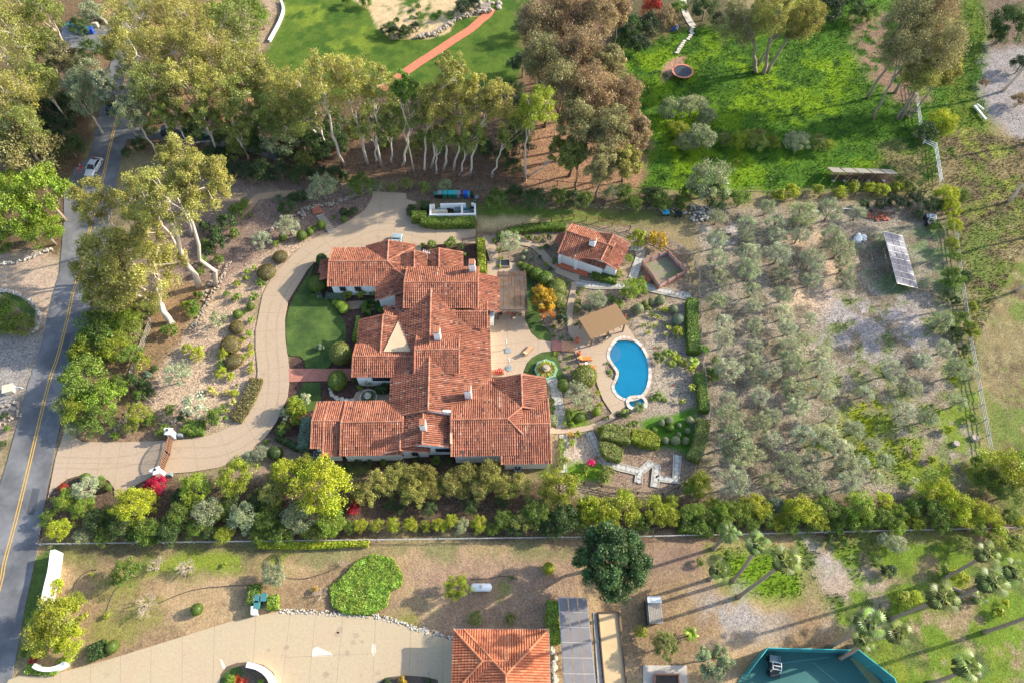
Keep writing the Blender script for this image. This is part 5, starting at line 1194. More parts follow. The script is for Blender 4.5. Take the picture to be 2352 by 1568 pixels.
def hedge(name, pts, wd, ht, c, label, cat='hedge', leaf=.11, dens=70, wob=.12, z0=0.0, closed=False, round_=.35):
    """clipped hedge: along a path of photo points, or a closed block; dense leaf cards over a solid core"""
    rg = nrng(hash_(label)); W = [Vector((*P(x, y, ht), 0)) for x, y in pts]; o = sum(W, Vector())/len(W); W = [(w_-o) for w_ in W]
    V = []; NR = []; core = []
    if closed: poly = [(w_.x, w_.y) for w_ in W]
    else: poly = ribbon([(w_.x, w_.y) for w_ in W], wd)
    if area(poly) < 0: poly = poly[::-1]
    xs = [p[0] for p in poly]; ys = [p[1] for p in poly]; A = abs(area(poly))/2; n = int(A*dens); X = rg.uniform(min(xs), max(xs), n*4); Y = rg.uniform(min(ys), max(ys), n*4); sd = sdist(X, Y, poly); k = sd > 0; X, Y, sd = X[k][:n], Y[k][:n], sd[k][:n]
    rd = round_*min(1, ht); zt = ht-rd*(1-np.clip(sd/rd, 0, 1))**2+wob*(fbm(X+o.x, Y+o.y, .9, 5, 2)-.5)*2
    nn = np.stack([rg.normal(0, .3, len(X)), rg.normal(0, .3, len(X)), np.ones(len(X))], 1); V.append(np.stack([X, Y, zt], 1)); NR.append(nn)
    for i in range(len(poly)):
        a = np.array(poly[i]); b = np.array(poly[(i+1) % len(poly)]); L = np.linalg.norm(b-a); m = int(L*ht*dens*.8)
        if m < 1: continue
        t = rg.random(m); z = rg.random(m)*(ht-.1); nrm = np.array([(b-a)[1], -(b-a)[0], 0])/max(L, 1e-6); inset = rd*np.clip((z-ht+rd)/rd, 0, 1)**2*.5-rg.uniform(-.05, .06, m)
        p = a+(b-a)*t[:, None]; V.append(np.stack([p[:, 0]-nrm[0]*inset, p[:, 1]-nrm[1]*inset, z], 1)); NR.append(np.tile(nrm+[0, 0, .2], (m, 1)))
    V = np.concatenate(V); NR = np.concatenate(NR); Q = surf_leaves(rg, V, NR, leaf)
    cm = MB(); ins, _ = ring(poly, -.12, -.12); cm.poly(ins, ht-.13-rd*.3, 0); cv = np.concatenate(cm.v)
    cq = np.array([[cv[f[0]], cv[f[1]], cv[f[2]], cv[f[-1]]] for f in cm.f])
    me = quads_mesh(name, np.concatenate([Q, cq]), np.concatenate([rg.uniform(.05, .95, len(Q)), np.full(len(cq), .25)]), M['leaf'])
    ob = link(name, me, None, o); ob.color = (*LEAFC[c], 1); return tag(ob, label, cat)
# individually grown trees
def limb_path(a, b, rr, k=4, amp=.08, sag=0.0):
    L = (b-a).length; return [a.lerp(b, t/k)+Vector((rr.gauss(0, amp), rr.gauss(0, amp), rr.gauss(0, amp*.5)))*L*(0 if t in (0, k) else 1)*.38+Vector((0, 0, sag*L*math.sin(math.pi*t/k))) for t in range(k+1)]
def euc(bx, by, cx, cy, rp, c='ey', zc=None, n=4200, bark='bark', forks=5, asp=1.0, dense=1.0, rb=.20, name='eucalyptus_tree', desc=None, tr=1.0, leaf=.20, tallr=.85):
    """tall gum tree: pale trunk from its base, forking limbs, leaf clumps at the ends of the branches"""
    rr = random.Random(int(cx*13+cy*7)); rg = nrng(int(cx*13+cy*7))
    if bx is None:
        p = P(cx, cy, zc); B_ = (p[0]+rr.uniform(-1, 1), p[1]+rr.uniform(-1, 1))
    else:
        B_ = P(bx, by); zc = zc or max(3.0, min(22, height_of(B_, cx, cy)))
    pc_ = P(cx, cy, zc); C = Vector((pc_[0]-B_[0], pc_[1]-B_[1], zc)); r = rp/S(cy, zc); Rz = min(r*tallr, zc*.62)
    root = thing(name, (*B_, 0), '', 'tree'); nb = int(52*dense*max(.6, min(1.6, r/4)))
    d = unit(rg.normal(size=(nb*3, 3))); d = d[d[:, 2] > -.6][:nb]; rad = rg.uniform(.12, 1, nb)**.5
    cen = d*rad[:, None]*np.array([r*.86*asp, r*.86/asp, Rz])
    rbl = rb*r*1.0
    Q, rn, _ = crown(rg, (r, r, Rz), nb, rbl/min(r, Rz), int(n*dense*2.1), leaf*.7, spread=1.05, up=.3, asp=.42, centers=cen, droop=.5, squash=.85)
    Q = Q+np.array(C)
    cr_ = link('crown', quads_mesh('crown', Q, rn, M['leaf']), root); j = rr.uniform(.88, 1.12); col = LEAFC[c]; cr_.color = (col[0]*j*rr.uniform(.94, 1.06), col[1]*j, col[2]*j, 1)
    b = MB(); tr_ = max(.11, min(.36, r*.048))*tr; fk = Vector((0, 0, 0)).lerp(C, .42)+Vector((rr.gauss(0, .3), rr.gauss(0, .3), 0)); fk.z = max(1.0, zc-Rz*1.05) if zc-Rz > 1 else zc*.4
    pts = limb_path(Vector((0, 0, -.1)), fk, rr, 5, .06); b.tube(pts, [tr_*(1.25-.1*i) if i else tr_*1.6 for i in range(6)], 7)
    Cn = [Vector(q)+C for q in cen]; rr.shuffle(Cn); mains = []
    for k in range(forks):
        a = 2*math.pi*k/forks+rr.uniform(-.4, .4); e = C+Vector((math.cos(a)*r*.42, math.sin(a)*r*.42, Rz*rr.uniform(-.2, .35))); path = limb_path(fk if k % 2 else pts[-2].lerp(fk, .7), e, rr, 5, .09, .04); b.tube(path, [tr_*(.62-.09*i) for i in range(6)], 6, False); mains.append(path)
    for q in Cn:
        best = min(((p-q).length, i, k) for i, m_ in enumerate(mains) for k, p in enumerate(m_) if k >= 2); s_ = mains[best[1]][best[2]]
        b.tube(limb_path(s_, s_.lerp(q, .92), rr, 3, .10), [tr_*.28, tr_*.2, tr_*.14, tr_*.07], 4, False)
    b.build('trunk', M[bark], root, smooth=True)
    PLANTS.append([root, cx, cy, desc or ('tall ' if zc > 11 else '')+CW[c]+' '+('pine tree' if 'pine' in name else 'eucalyptus tree' if 'euc' in name else name.replace('_', ' ')), None]); return root
def palm(bx, by, cx, cy, rp, feather=False, c='pf', zc=None, tr=.2, desc=None, crown_on=True):
    if bx is None: p = P(cx, cy, zc); B_ = p
    else: B_ = P(bx, by); zc = zc or max(.8, height_of(B_, cx, cy))
    q = P(cx, cy, zc); root = thing('palm_tree', (*B_, 0), '', 'palm tree'); C = Vector((q[0]-B_[0], q[1]-B_[1], zc)); r = rp/S(cy, zc); rr = random.Random(int(cx+cy))
    b = MB(); k = 12; pts = [Vector((C.x*(t/k)**1.3, C.y*(t/k)**1.3, -.1+(zc+.05)*t/k)) for t in range(k+1)]; b.tube(pts, [tr*(1.7 if t == 0 else 1.15-.02*t+(.05 if t % 2 else 0)) for t in range(k+1)], 8); b.build('trunk', M['bark_mid'], root, smooth=True)
    if crown_on:
        v = proto('palm'+str(feather), p_feather if feather else p_fan, 3)[rr.randrange(3)]; f = link('fronds', v, root, C); f.scale = (r*1.05, r*1.05, r*1.0); f.rotation_euler = (0, 0, rr.uniform(0, 6)); col = LEAFC[c]; f.color = (*[k_*rr.uniform(.9, 1.1) for k_ in col], 1)
    PLANTS.append([root, cx, cy, desc or (('tall ' if zc > 7 else 'short ')+('feather' if feather else 'fan')+' palm tree'), None]); return root
# ------------------------------------------------------------------ planting: upper left and upper row
for a in [(40,30,62,'ey',13),(100,25,50,'eg',13),(30,120,70,'ey',13),(95,110,45,'eg',11),(35,215,65,'ey',12),(90,190,48,'eg',10),(140,130,36,'bo',12),(45,290,55,'eg',9),(190,215,48,'og',9),(245,200,36,'ol',11),
          (300,55,66,'ey',14),(370,30,60,'ey',14),(440,60,66,'ey',14),(330,130,68,'ey',14),(405,115,60,'ey',14),(480,120,62,'ey',14),(545,70,62,'eg',13),(560,150,60,'ey',13),(350,205,56,'eg',12),(430,195,60,'ey',13),(500,205,56,'ey',12),(560,225,50,'eg',11),(600,180,48,'ey',12),(500,40,50,'eg',13),(270,110,40,'ey',13),(390,265,40,'eg',9),(470,275,40,'eg',9),(545,290,40,'eg',8),(300,260,40,'og',10),(620,245,42,'eg',10)]:
    euc(None,None,a[0],a[1],a[2]*1.08,a[3],zc=a[4],n=5000,tallr=1.05)
for a in [(758,358,716,235,50,'eg'),(790,378,748,165,50,'ey'),(843,375,812,190,56,'ey'),(875,380,872,185,44,'ey'),(899,375,905,262,36,'eg'),(924,381,962,238,42,'eg'),(951,395,930,190,30,'g'),(974.5,398,1000,235,40,'ey'),(990,386,1040,150,38,'ey'),(1001.6,400,1015,300,32,'eg'),(1018,390,1052,235,44,'ey'),(1042,392,1100,215,40,'ey'),(1054,402,1085,300,34,'eg'),(1079,403,1145,225,40,'ey'),(1130,408,1180,290,34,'eg'),(1206,415,1235,240,44,'yg'),(1216,404,1290,330,30,'eg'),(740,350,672,200,46,'ey'),(700,345,655,265,46,'eg'),(668,330,640,210,36,'ey'),(864,372,855,275,40,'eg')]:
    euc(a[0],a[1],a[2],a[3]+16,a[4]*1.22,a[5],n=4600,forks=4,tallr=1.25)
for a in [(1240,60,58,'br',14),(1300,30,60,'br',15),(1370,45,55,'br',15),(1415,20,40,'br',14),(1250,140,60,'bo',14),(1330,120,64,'br',15),(1395,150,45,'bo',14),(1290,210,62,'bo',14),(1360,215,62,'br',14),(1430,230,50,'br',12),(1330,290,56,'bo',12),(1400,300,56,'bo',12),(1455,310,44,'br',10),(1440,375,38,'ey',9),(1380,380,44,'bo',9),(1320,360,36,'eg',8)]:
    euc(None,None,a[0],a[1],a[2],a[3],zc=a[4],n=6200,dense=1.35,bark='bark_dark',rb=.24,desc='tall '+('rusty brown' if a[3]=='br' else 'brownish olive' if a[3]=='bo' else 'golden olive')+' pepper tree',name='pepper_tree',tallr=1.1)
for a in [(1735,165,1700,50,62,'bo'),(1753,168,1770,25,60,'ey'),(1762,165,1850,45,52,'ey'),(1740,150,1810,60,40,'bo')]: euc(a[0],a[1],a[2],a[3],a[4],a[5],n=6000,dense=1.2,tr=1.3,bark='bark_mid')
for a in [(2090,40,62,'bo',17),(2150,30,60,'br',17),(2080,110,56,'bo',15),(2150,110,64,'bo',15),(2110,175,46,'ey',10),(2170,165,36,'ey',9)]: euc(None,None,a[0],a[1],a[2],a[3],zc=a[4],n=6000,dense=1.4,rb=.26,tallr=1.1,bark='bark_mid')
# the three white trunked giants on the slope
euc(393,743,300,600,138,'ey',n=16000,zc=10,forks=9,tr=1.3,dense=1.5,rb=.12,tallr=.62,desc='huge golden eucalyptus leaning over the road')
euc(330,640,220,470,66,'ey',n=5200,zc=12,forks=5,rb=.18); euc(350,690,240,660,60,'ey',n=5200,zc=8,forks=5,rb=.18)
euc(456,659,402,455,96,'ey',n=9000,forks=6,tr=1.3,rb=.17,desc='tall eucalyptus with curved pale trunk'); euc(494,655,466,415,74,'ey',n=7200,forks=5,tr=1.3,rb=.17,desc='tall eucalyptus with reddish curved trunk')
euc(430,600,335,450,70,'ey',n=5600,forks=5,rb=.18); euc(440,540,410,360,56,'ey',n=3200,rb=.18)
many("""B 95 440 62 bg 1.3;B 30 490 62 bg 1.2;B 95 525 48 bg 1;B 20 425 45 bg 1;U 65 340 68 bo 1.2;U 160 340 36 dg;U 130 290 42 vd;U 100 250 40 vd;U 160 240 40 dg;U 190 160 40 og;U 205 115 30 dg;U 60 250 50 dg;U 100 330 40 vd;U 180 60 25 dg;U 210 25 30 og
;U 20 720 48 g;U 45 745 32 eg;U 10 955 10 dg;U 5 1022 12 dg;S 16 982 9 g;U 0 560 30 g;
U 575 20 34 g;U 600 45 28 bg;U 540 10 30 g;U 300 160 34 og;U 690 300 44 eg;U 640 320 48 og;U 600 300 44 dg;U 760 310 40 dg;U 720 330 40 dg;U 560 320 40 eg;U 905 310 24 eg;U 975 320 26 g;U 1190 250 40 vd;U 1200 150 38 vd;U 1195 330 36 vd;U 1210 60 34 dg;U 1180 380 24 dg;
U 520 385 27 dg;U 560 391 30 vd;U 600 392 30 dg;U 645 396 30 vd;U 690 400 28 dg;U 730 400 26 vd;U 770 400 24 dg;U 480 360 25 dg;U 510 355 26 vd;U 830 420 32 g;o 738 425 36 og;S 790 405 16 dg;U 870 425 16 og;S 935 420 16 eg;S 975 430 17 eg;S 1020 425 17 og;S 900 430 14 eg;
U 1140 455 30 g;U 1180 445 26 dg;U 1232 455 32 dg;U 1280 450 26 g;U 1315 455 24 dg;U 1345 458 22 g;U 1410 445 26 og;U 1440 445 28 g;U 1455 468 24 g;U 1500 450 30 dg;U 1520 460 28 g;U 1570 462 24 g;U 1630 415 50 og 1.2;U 1640 450 36 dg;U 1590 440 26 g;U 1700 458 28 g;
U 1545 250 32 og;U 1590 245 36 og;U 1620 265 26 og;U 1560 300 28 yg;U 1610 312 38 og;U 1575 325 28 og;U 1660 320 20 eg;U 1700 322 26 yg;U 1740 318 30 eg;U 1775 325 20 yg;U 1830 325 28 ol;U 1875 325 24 eg;U 1900 335 20 yg;S 1690 371 8 yg;
U 1450 60 34 dg;U 1490 55 32 vd;U 1425 80 22 dg;U 1465 100 28 vd;U 1500 20 30 rd;U 1530 40 30 br;U 1560 20 24 g;U 1620 20 34 dg;U 1650 45 22 vd;U 1900 20 40 vd;U 1960 15 34 dg;U 2000 30 25 g;
U 2165 278 32 by;U 2130 300 28 dg;U 2175 300 24 by;U 2320 55 44 dg 1.3;U 2290 90 22 dg;U 2345 150 26 vd;U 2345 230 22 br;S 2260 190 12 br;
x 2105 225 26 tw;x 2095 255 24 tw;x 2112 305 24 tw;S 1960 430 18 yg;S 2000 432 16 by;S 2025 435 18 by;S 1930 440 16 by;S 2060 430 18 yg;S 1880 435 16 yg;S 1820 440 22 by;S 1790 448 18 yg;S 2090 430 18 eg;U 2175 450 30 by;U 2205 450 22 g;U 2185 478 25 by;U 2190 515 22 by;
U 2100 462 26 vd;U 2140 468 22 dg;U 2060 468 24 vd;U 2020 466 20 vd;S 1985 470 14 dg;U 2165 470 18 dg;S 2110 490 12 dg;S 2150 520 14 g;
U 2188 560 20 yg;U 2192 590 18 g;U 2185 636 32 g;U 2215 635 20 dg;U 2175 680 18 dg;S 2195 690 14 dg;U 2205 735 28 g;U 2230 755 22 yg;U 2195 765 18 dg;S 2215 800 14 dg;S 2220 830 13 g;o 2168 732 30 og;S 2234 705 14 yg;
U 2245 1060 16 g;S 2235 960 12 g""")
# slope garden
many("""s 569 623.5 9 bg;s 584 615 8 bg;s 565 639 9 bg;s 544 651 9 yg;s 521.6 675 9 g;s 543.5 683.6 12 g;s 581 681.6 11 g;b 575.6 704 9.5 g;b 546 722 11 g;s 563 715.7 7 g;s 577 735 9 bg;d 545 753.5 18 dl;s 572 765 9.5 bg;s 559 779.5 8 yg;d 531 794 24 dl;S 513 810 14 by;s 575.6 794 8 yg;s 576.6 810 9 by;s 560 818.7 9 yg;d 538.5 831 20 dl;s 577 835.5 8 yg;s 575.6 849 9 yg;S 506 855 14 by;s 530 863 11 by;s 508 838 12 g;S 429 799 13 yg;S 452 811 19 by;s 484.5 895 11 py;s 498 902 6 py;s 521.6 898.7 8 py;s 537 902 11 by;s 535 924 9 py;s 513 932 8 g;s 521.6 942.6 7 yg;a 449 931 35 ol;S 496 956 24 g;a 503 731.6 24 og;S 444 704.5 20 g;S 456 678 13 g;S 440 718 14 bg;S 425 700 12 yg;S 388 758.6 19 g;o 405 853 36 ol;S 329 885 20 dg;S 354 846 11 dg;S 373 988 17 g;s 265 1000 11 bg;S 545 884 5 g;
d 644 591.5 17 dl;d 613 627 22 dl;s 598 650.5 12 g;s 590 680 6 g;b 650 544 10 g;b 693 541 12 g;s 633.6 559 9 bg;S 610 545 12 ol;b 790.6 503 8 g;s 768.6 499.6 6 g;b 789 486 9 dg;S 812.5 484.5 11 dg;s 802 491 9 dg;b 738 516.5 11 g;s 718 525 9 bg;o 660 515 28 ol;S 638.6 456 12 bl;S 689 452 18 dg;S 672 452 14 dg;S 659 476 20 dg;o 598 548 26 ol;s 640 480 5 ol;b 712 533 8 g;
S 520 507 24 dg;S 545 482 22 g;S 495 535 20 dg;S 537 536 14 g;S 500 556 22 dg;S 470 560 14 g;S 465 600 14 g;S 460 625 12 g;S 503 595 13 g;S 480 575 14 dg;S 560 468 14 g;S 470 520 16 dg;S 575 495 6 g;
U 235 752 56 g;U 280 740 40 bg;U 200 790 38 yg;U 262 795 40 yg;U 300 815 30 g;U 310 760 30 eg;U 190 870 58 g;U 235 905 48 bg;U 175 940 42 yg;U 225 960 40 g;U 145 930 34 og;U 270 880 28 g;U 165 985 24 og;U 175 815 24 g;U 320 715 28 eg;U 350 710 18 eg;S 300 870 18 dg;a 326 830 24 yg;o 315 943 30 yg;U 298 980 22 eg;S 345 965 16 g;S 420 955 14 dg;U 270 690 26 eg;S 390 940 14 g;S 338 860 12 bl;
S 230 820 20 vd;S 345 900 12 dg;S 322 905 16 g""")
hedge('hedge', [(588,866),(582,885),(570,912),(556,938),(538,962)], 2.0, .7, 'dl', 'brown curving clipped hedge along the inner edge of the entry driveway')
hedge('hedge', [(418,974),(440,980),(466,978)], 2.2, 1.0, 'g', 'oval green clipped hedge beside the upper gate pillar')
# around the front lawn
many("""b 740 598 14 dg 1.3;b 728 652 19 g;b 782 811 25 eg 1.2;b 775 873 22.5 g 1.1;s 731.5 678 9 bl;s 735 797 11 bl;S 797 676 12 yg;S 829 673 13 yg;S 855 671 11 yg;s 873 692 8 bl;s 875 711 9 g;d 782 700 13 bg;d 790 710 13 bg;d 771 695 9 bg;S 738 625 11 dg;S 720 680 7 g;S 885 892 17 dg;s 811 873 7 dg;a 848 878 15 og;S 870 893 12 dg;s 826 890 8 g;
S 676 934 24 yg 1.3;S 700 915 15 ol 1.2;S 655 950 18 ol 1.1;S 682 960 18 yg;S 649 985 18 g;o 598 1038 20 ol;S 572 1050 16 ol;S 640 1035 12 vd;b 632 1040 17 dg;S 612 1015 8 g;S 700 968 12 g;
s 725 1042 7 dg;S 822 1060 10 dg;S 848 1062 9 dg;S 960 1056 10 dg;S 1000 1056 12 g;S 1030 1056 10 dg;S 880 1060 9 g;S 800 1072 10 dg""")
hedge('hedge', [(747,676),(792,680)], 1.1, .9, 'bl', 'bluish green clipped hedge under the bedroom wing windows', leaf=.08)
hedge('hedge', [(838,690),(835,712),(850,712)], .8, .9, 'g', 'small C shaped clipped hedge in the courtyard bed'); hedge('hedge', [(838,688),(866,690),(865,710)], .8, .9, 'dg', 'small right angled dark hedge facing the C shaped one')
hedge('hedge', [(822,724),(812,780)], .55, .8, 'bg', 'thin bright green hedge along the entry wing wall'); hedge('hedge', [(826,704),(875,698)], .5, .5, 'g', 'low green hedge strip above the entry wing roof')
hedge('hedge', [(704,955),(694,1028)], 1.6, 1.7, 'bl', 'tall grey green box hedge beside the lower left roof'); hedge('hedge', [(634,999),(684,1026)], 1.0, 1.0, 'dg', 'dark clipped hedge slanting below the grey olive'); hedge('hedge', [(655,945),(700,940)], .8, .8, 'yg', 'yellow green low hedge at the foot of the small lawn')
# gardens east of the house
many("""s 1218 546.5 8 g;s 1248.6 541.5 6 yg;s 1238 552 6 yg;s 1255 566 8 dg;S 1277 557.7 8 bl 1.4;b 1206 578.6 7 og;b 1201 593 7 og;s 1224 596 7 bl;s 1253.6 607.7 6 yg;d 1194.6 608 8 eg;d 1205 616 12 g 1.4;d 1218 622 13 g 1.4;d 1232 632 17 g 1.4;d 1252 643 19 g 1.4;d 1278 664 23 eg 1.3;d 1279 690 20 eg 1.3;S 1291 735 17 vd 1.2;S 1290 720 13 dg 1.2;
o 1170 550 29 ol;f 1152 594 10 yg;f 1148 572 9 g;s 1137 552 6 yg;s 1150 552 7 g;s 1210 545 7 g;S 991 562 12 g;S 972 563 7 g;S 1034 557 15 g 1.2;S 1057 566 9 dg;s 1148 612 6 by;s 1065 585 7 g;s 1260 522 6 g;
s 1287 644 8 g;s 1291 655.6 7 bg;s 1305 650.5 6 g;s 1300 675 6 g;s 1294 704.5 7 g;f 1270.5 750 9 g;f 1272 770 7 g;f 1291 774 6 g;f 1311 779 7 g;s 1275 600 8 g;s 1265 618 6 dg;
s 1328 674 8 g;f 1340 662 7 bg;s 1328 694 9 g;s 1324.5 711 8 g;f 1324.5 742 6 g;o 1370 685 25 ol;S 1348 708 12 bl;B 1448 664 28 bg;B 1466 655 22 bg;S 1480 672 8 g;c 1422 691 22 bg 1.3;c 1405 680 16 g 1.2;b 1466 710 13 og;b 1481.5 698 8 eg;b 1498 692 9 og;b 1517 690 12 og;s 1490 708 7 yg;s 1527 711 9 by;s 1510 710 5 g;b 1547 710 10 og;s 1495 721.5 7 g;s 1510 727.5 7 yg;s 1527 731 5 og;b 1556 735 14 bl;s 1529 745 6 yg;S 1557.5 762 15 yg;f 1475 747 6 yg 1.5;f 1487 743 6 yg 1.5;f 1490 762 8 yg 1.5;f 1500 748 7 yg 1.3;f 1508.5 745 6 py;n 1537 752 8 yg;n 1530.5 769 7 yg;x 1551 672 12 tw 1.3;s 1444 733 4 g;
S 1513.6 820 16 g;c 1535 805 18 bg 1.3;c 1555 815 20 by 1.3;c 1545 830 17 bg 1.2;c 1572 828 17 yg 1.3;n 1594.6 829.5 16 bg 1.2;n 1615 800 14 bg 1.2;n 1587 845 12 yg;f 1517 797 5 g;f 1510 807.5 5 rd;f 1506 797 4 rd;n 1588 890 11 yg 1.2;n 1601 870 8 bg 1.2;n 1567.6 920.6 8 yg;s 1547 921 4 g;c 1515 905 20 g 1.2;c 1500 912 13 g;c 1528 915 12 g;c 1439 944 19 g 1.2;c 1460 968 14 g;c 1422 948 12 dg;s 1445 975 8 g;
c 1400.5 850 10 g;s 1395 833 4 g;f 1402 861.5 5 g;f 1277 811 8 by;f 1306 818 7 by;f 1292.5 826 5 g;f 1303.6 843 8 bg;d 1341 868 30 eg 1.3;b 1294 883.5 15 g;o 1330 900 32 ol;o 1345 925 22 ol;s 1373.5 902 7 by;s 1378.6 929 8 by;b 1370 944 11 bg;b 1331 958 12 g;S 1306 954 13 g;s 1314 974.6 9 bg;s 1297 972 8 bg;S 1267 921 9 g 1.4;S 1268 938 9 g 1.4;
s 1311 996.6 7 gd;s 1328 998 9 yg;s 1314 1015 9 bg;S 1380 988 12 yg;b 1519.7 970 8.5 og;b 1537 964.5 10 og;b 1584 964.5 9 og;b 1560 977 6 og;b 1579 989 7 og;d 1539 983 9 g 1.4;d 1502 988 8 g 1.4;b 1559 997.6 6 og;b 1528 1011 9 og;b 1551 1011 11 og;b 1575 1012 9 og;s 1395 958 6 g;f 1545 884 4 rd;
S 1419 628 14 eg;S 1446 593 11 bg;S 1463 546 23 yg 1.2;S 1510 552 24 gd 1.1;x 1569 578 22 tw;x 1584.5 657 14 tw;S 1500 540 12 gd;S 1350 540 8 g;s 1230 545 5 g;S 1262 545 8 dg;s 1240 570 6 g;s 1240 590 5 dg;
mg 0 0 0 mg""".replace('mg 0 0 0 mg', 's 1358 1062 10 mg;s 1345 1076 10 g;s 1345 1085 8 yg;S 1395 1085 18 eg;s 1385 1099 12 eg;S 1300 1055 8 yg;s 1295 1030 6 g;s 1370 1050 5 br'))
euc(None,None,1250,685,33,'gd',zc=3.4,n=5200,forks=4,bark='bark_dark',desc='orange and golden autumn tree beside the patio',name='autumn_tree',dense=1.2,leaf=.17)
euc(None,None,1256,716,24,'og2',zc=1.8,n=1800,forks=3,bark='bark_dark',desc='reddish orange low branches of an autumn sapling',name='autumn_tree',dense=1,leaf=.14)
for a, w_, h_, c, l in (([(1593,683),(1592,700),(1592,740),(1594,775),(1596,805)],1.9,1.5,'g','tall clipped hedge between pool garden and orchard, upper stretch'),([(1609,853),(1613,880),(1618,915),(1620,940)],1.6,1.4,'g','clipped hedge between pool garden and orchard, middle stretch'),([(1618,960),(1613,1000),(1603,1030),(1594,1052)],1.9,1.4,'eg','clipped hedge between ball lawn and orchard, lowest stretch'),([(1104,545),(1107,622)],1.3,1.5,'yg','tall yellow flowering hedge right of the service wing'),([(1362,622),(1385,634),(1418,640)],1.5,.9,'g','low hedge under the cottage window'),([(1145,540),(1175,526),(1215,519),(1255,516),(1300,516)],1.4,1.1,'g','clipped hedge curving along the wire fence behind the cottage'),([(1267,949),(1267,970)],1.7,1.2,'og','small square clipped hedge beside the right wing'),([(1290,1005),(1288,1075)],.8,.5,'eg','low hedge strip right of the mansion along the stone path')):
    hedge('hedge', a, w_, h_, c, l)
hedge('hedge_block', [(1385,972),(1410,970),(1447,980),(1448,1014),(1420,1012),(1382,1002)], 0, 1.8, 'eg', 'big dark green clipped hedge block between path and veggie garden', closed=True)
hedge('hedge_block', [(1452,982),(1490,982),(1517,1002),(1515,1024),(1475,1020),(1450,1008)], 0, 1.5, 'yg', 'bright yellow green wedge shaped hedge block by the ball lawn', closed=True)
hedge('hedge_block', [(1378,1012),(1405,1012),(1432,1030),(1428,1056),(1395,1052),(1378,1030)], 0, 1.4, 'eg', 'mottled clipped hedge block above the zigzag stepping path', closed=True)
hedge('hedge', [(966,500),(1000,505),(1092,503)], 2.0, 1.5, 'g', 'clipped hedge in front of the white utility yard'); hedge('hedge', [(962,482),(962,500)], 2.6, 1.6, 'g', 'thick hedge end left of the white utility yard')
hedge('hedge', [(966,468),(985,468)], 1.6, 1.5, 'dg', 'dark hedge return behind the utility yard left corner'); many("S 944 478 10 dg;S 940 490 8 dg")
palm(1440,952,1468,934,20,True); palm(None,None,1676,1221,38,True,zc=8)
# orchard
OL = """1649 496 22;1716 510 22;1763 472 18;1845 486 30;1909 479 32;1973 486 20;1781 510 26;1830 510 20;1649 545 26;1649 590 28;1655 634 26;1649 688 25;1662 740 22;1665 779 30;1676 843 34;1676 917 25;1676 961 33;1692 1002 36;1723 580 28;1723 617 28;1730 664 20;1733 701 20;1736 748 22;1736 792 18;1730 829 25;1740 870 22;1746 904 25;1750 968 25;1696 1040 34;1689 1100 32;1716 540 20;1791 580 28;1784 539 24;1838 536 25;1869 590 28;1865 640 25;1916 539 28;1933 566 30;1940 607 28;1946 640 25;1798 623 20;1801 674 22;1801 718 25;1811 752 25;1862 731 18;1818 799 28;1818 828 28;1889 809 25;1892 845 28;1892 890 29;1825 890 28;1774 853 22;1835 930 28;1906 951 25;1777 954 24;1848 995 28;1899 998 29;1774 1006 24;1933 1030 33;2051 845 28;2122 826 24;2203 845 27;2075 944 28;2132 955 22;2203 920 22;2169 796 24;1966 985 25;1865 1105 32;1950 1070 36;1955 1106 26;2014 1096 20;2034 1059 24;1814 1060 28;1774 1100 28;1740 1040 22;1870 1050 24;2010 1020 22;2100 890 22;1990 900 20;2240 860 18;1845 780 18;1980 1060 20"""
for ln in OL.split(';'):
    t = [float(k) for k in ln.split()]; plant('o', t[0], t[1], t[2]*(.98+.2*((int(t[0]*3+t[1]*5) % 7)/6)), 'ol' if (int(t[0])*7+int(t[1])) % 3 else 'og', .85+.35*((int(t[0]+t[1]*3) % 5)/4), group='olive trees of the orchard')
many("x 2088 711 16 tw;x 2027 789 14 tw;x 1880 715 14 tw;s 2101 1106 11 ol;s 2075 1010 9 yg;s 2140 1055 12 yg;s 2180 985 14 by;s 2100 1040 9 by;s 1640 860 18 g;S 1645 830 14 bg")
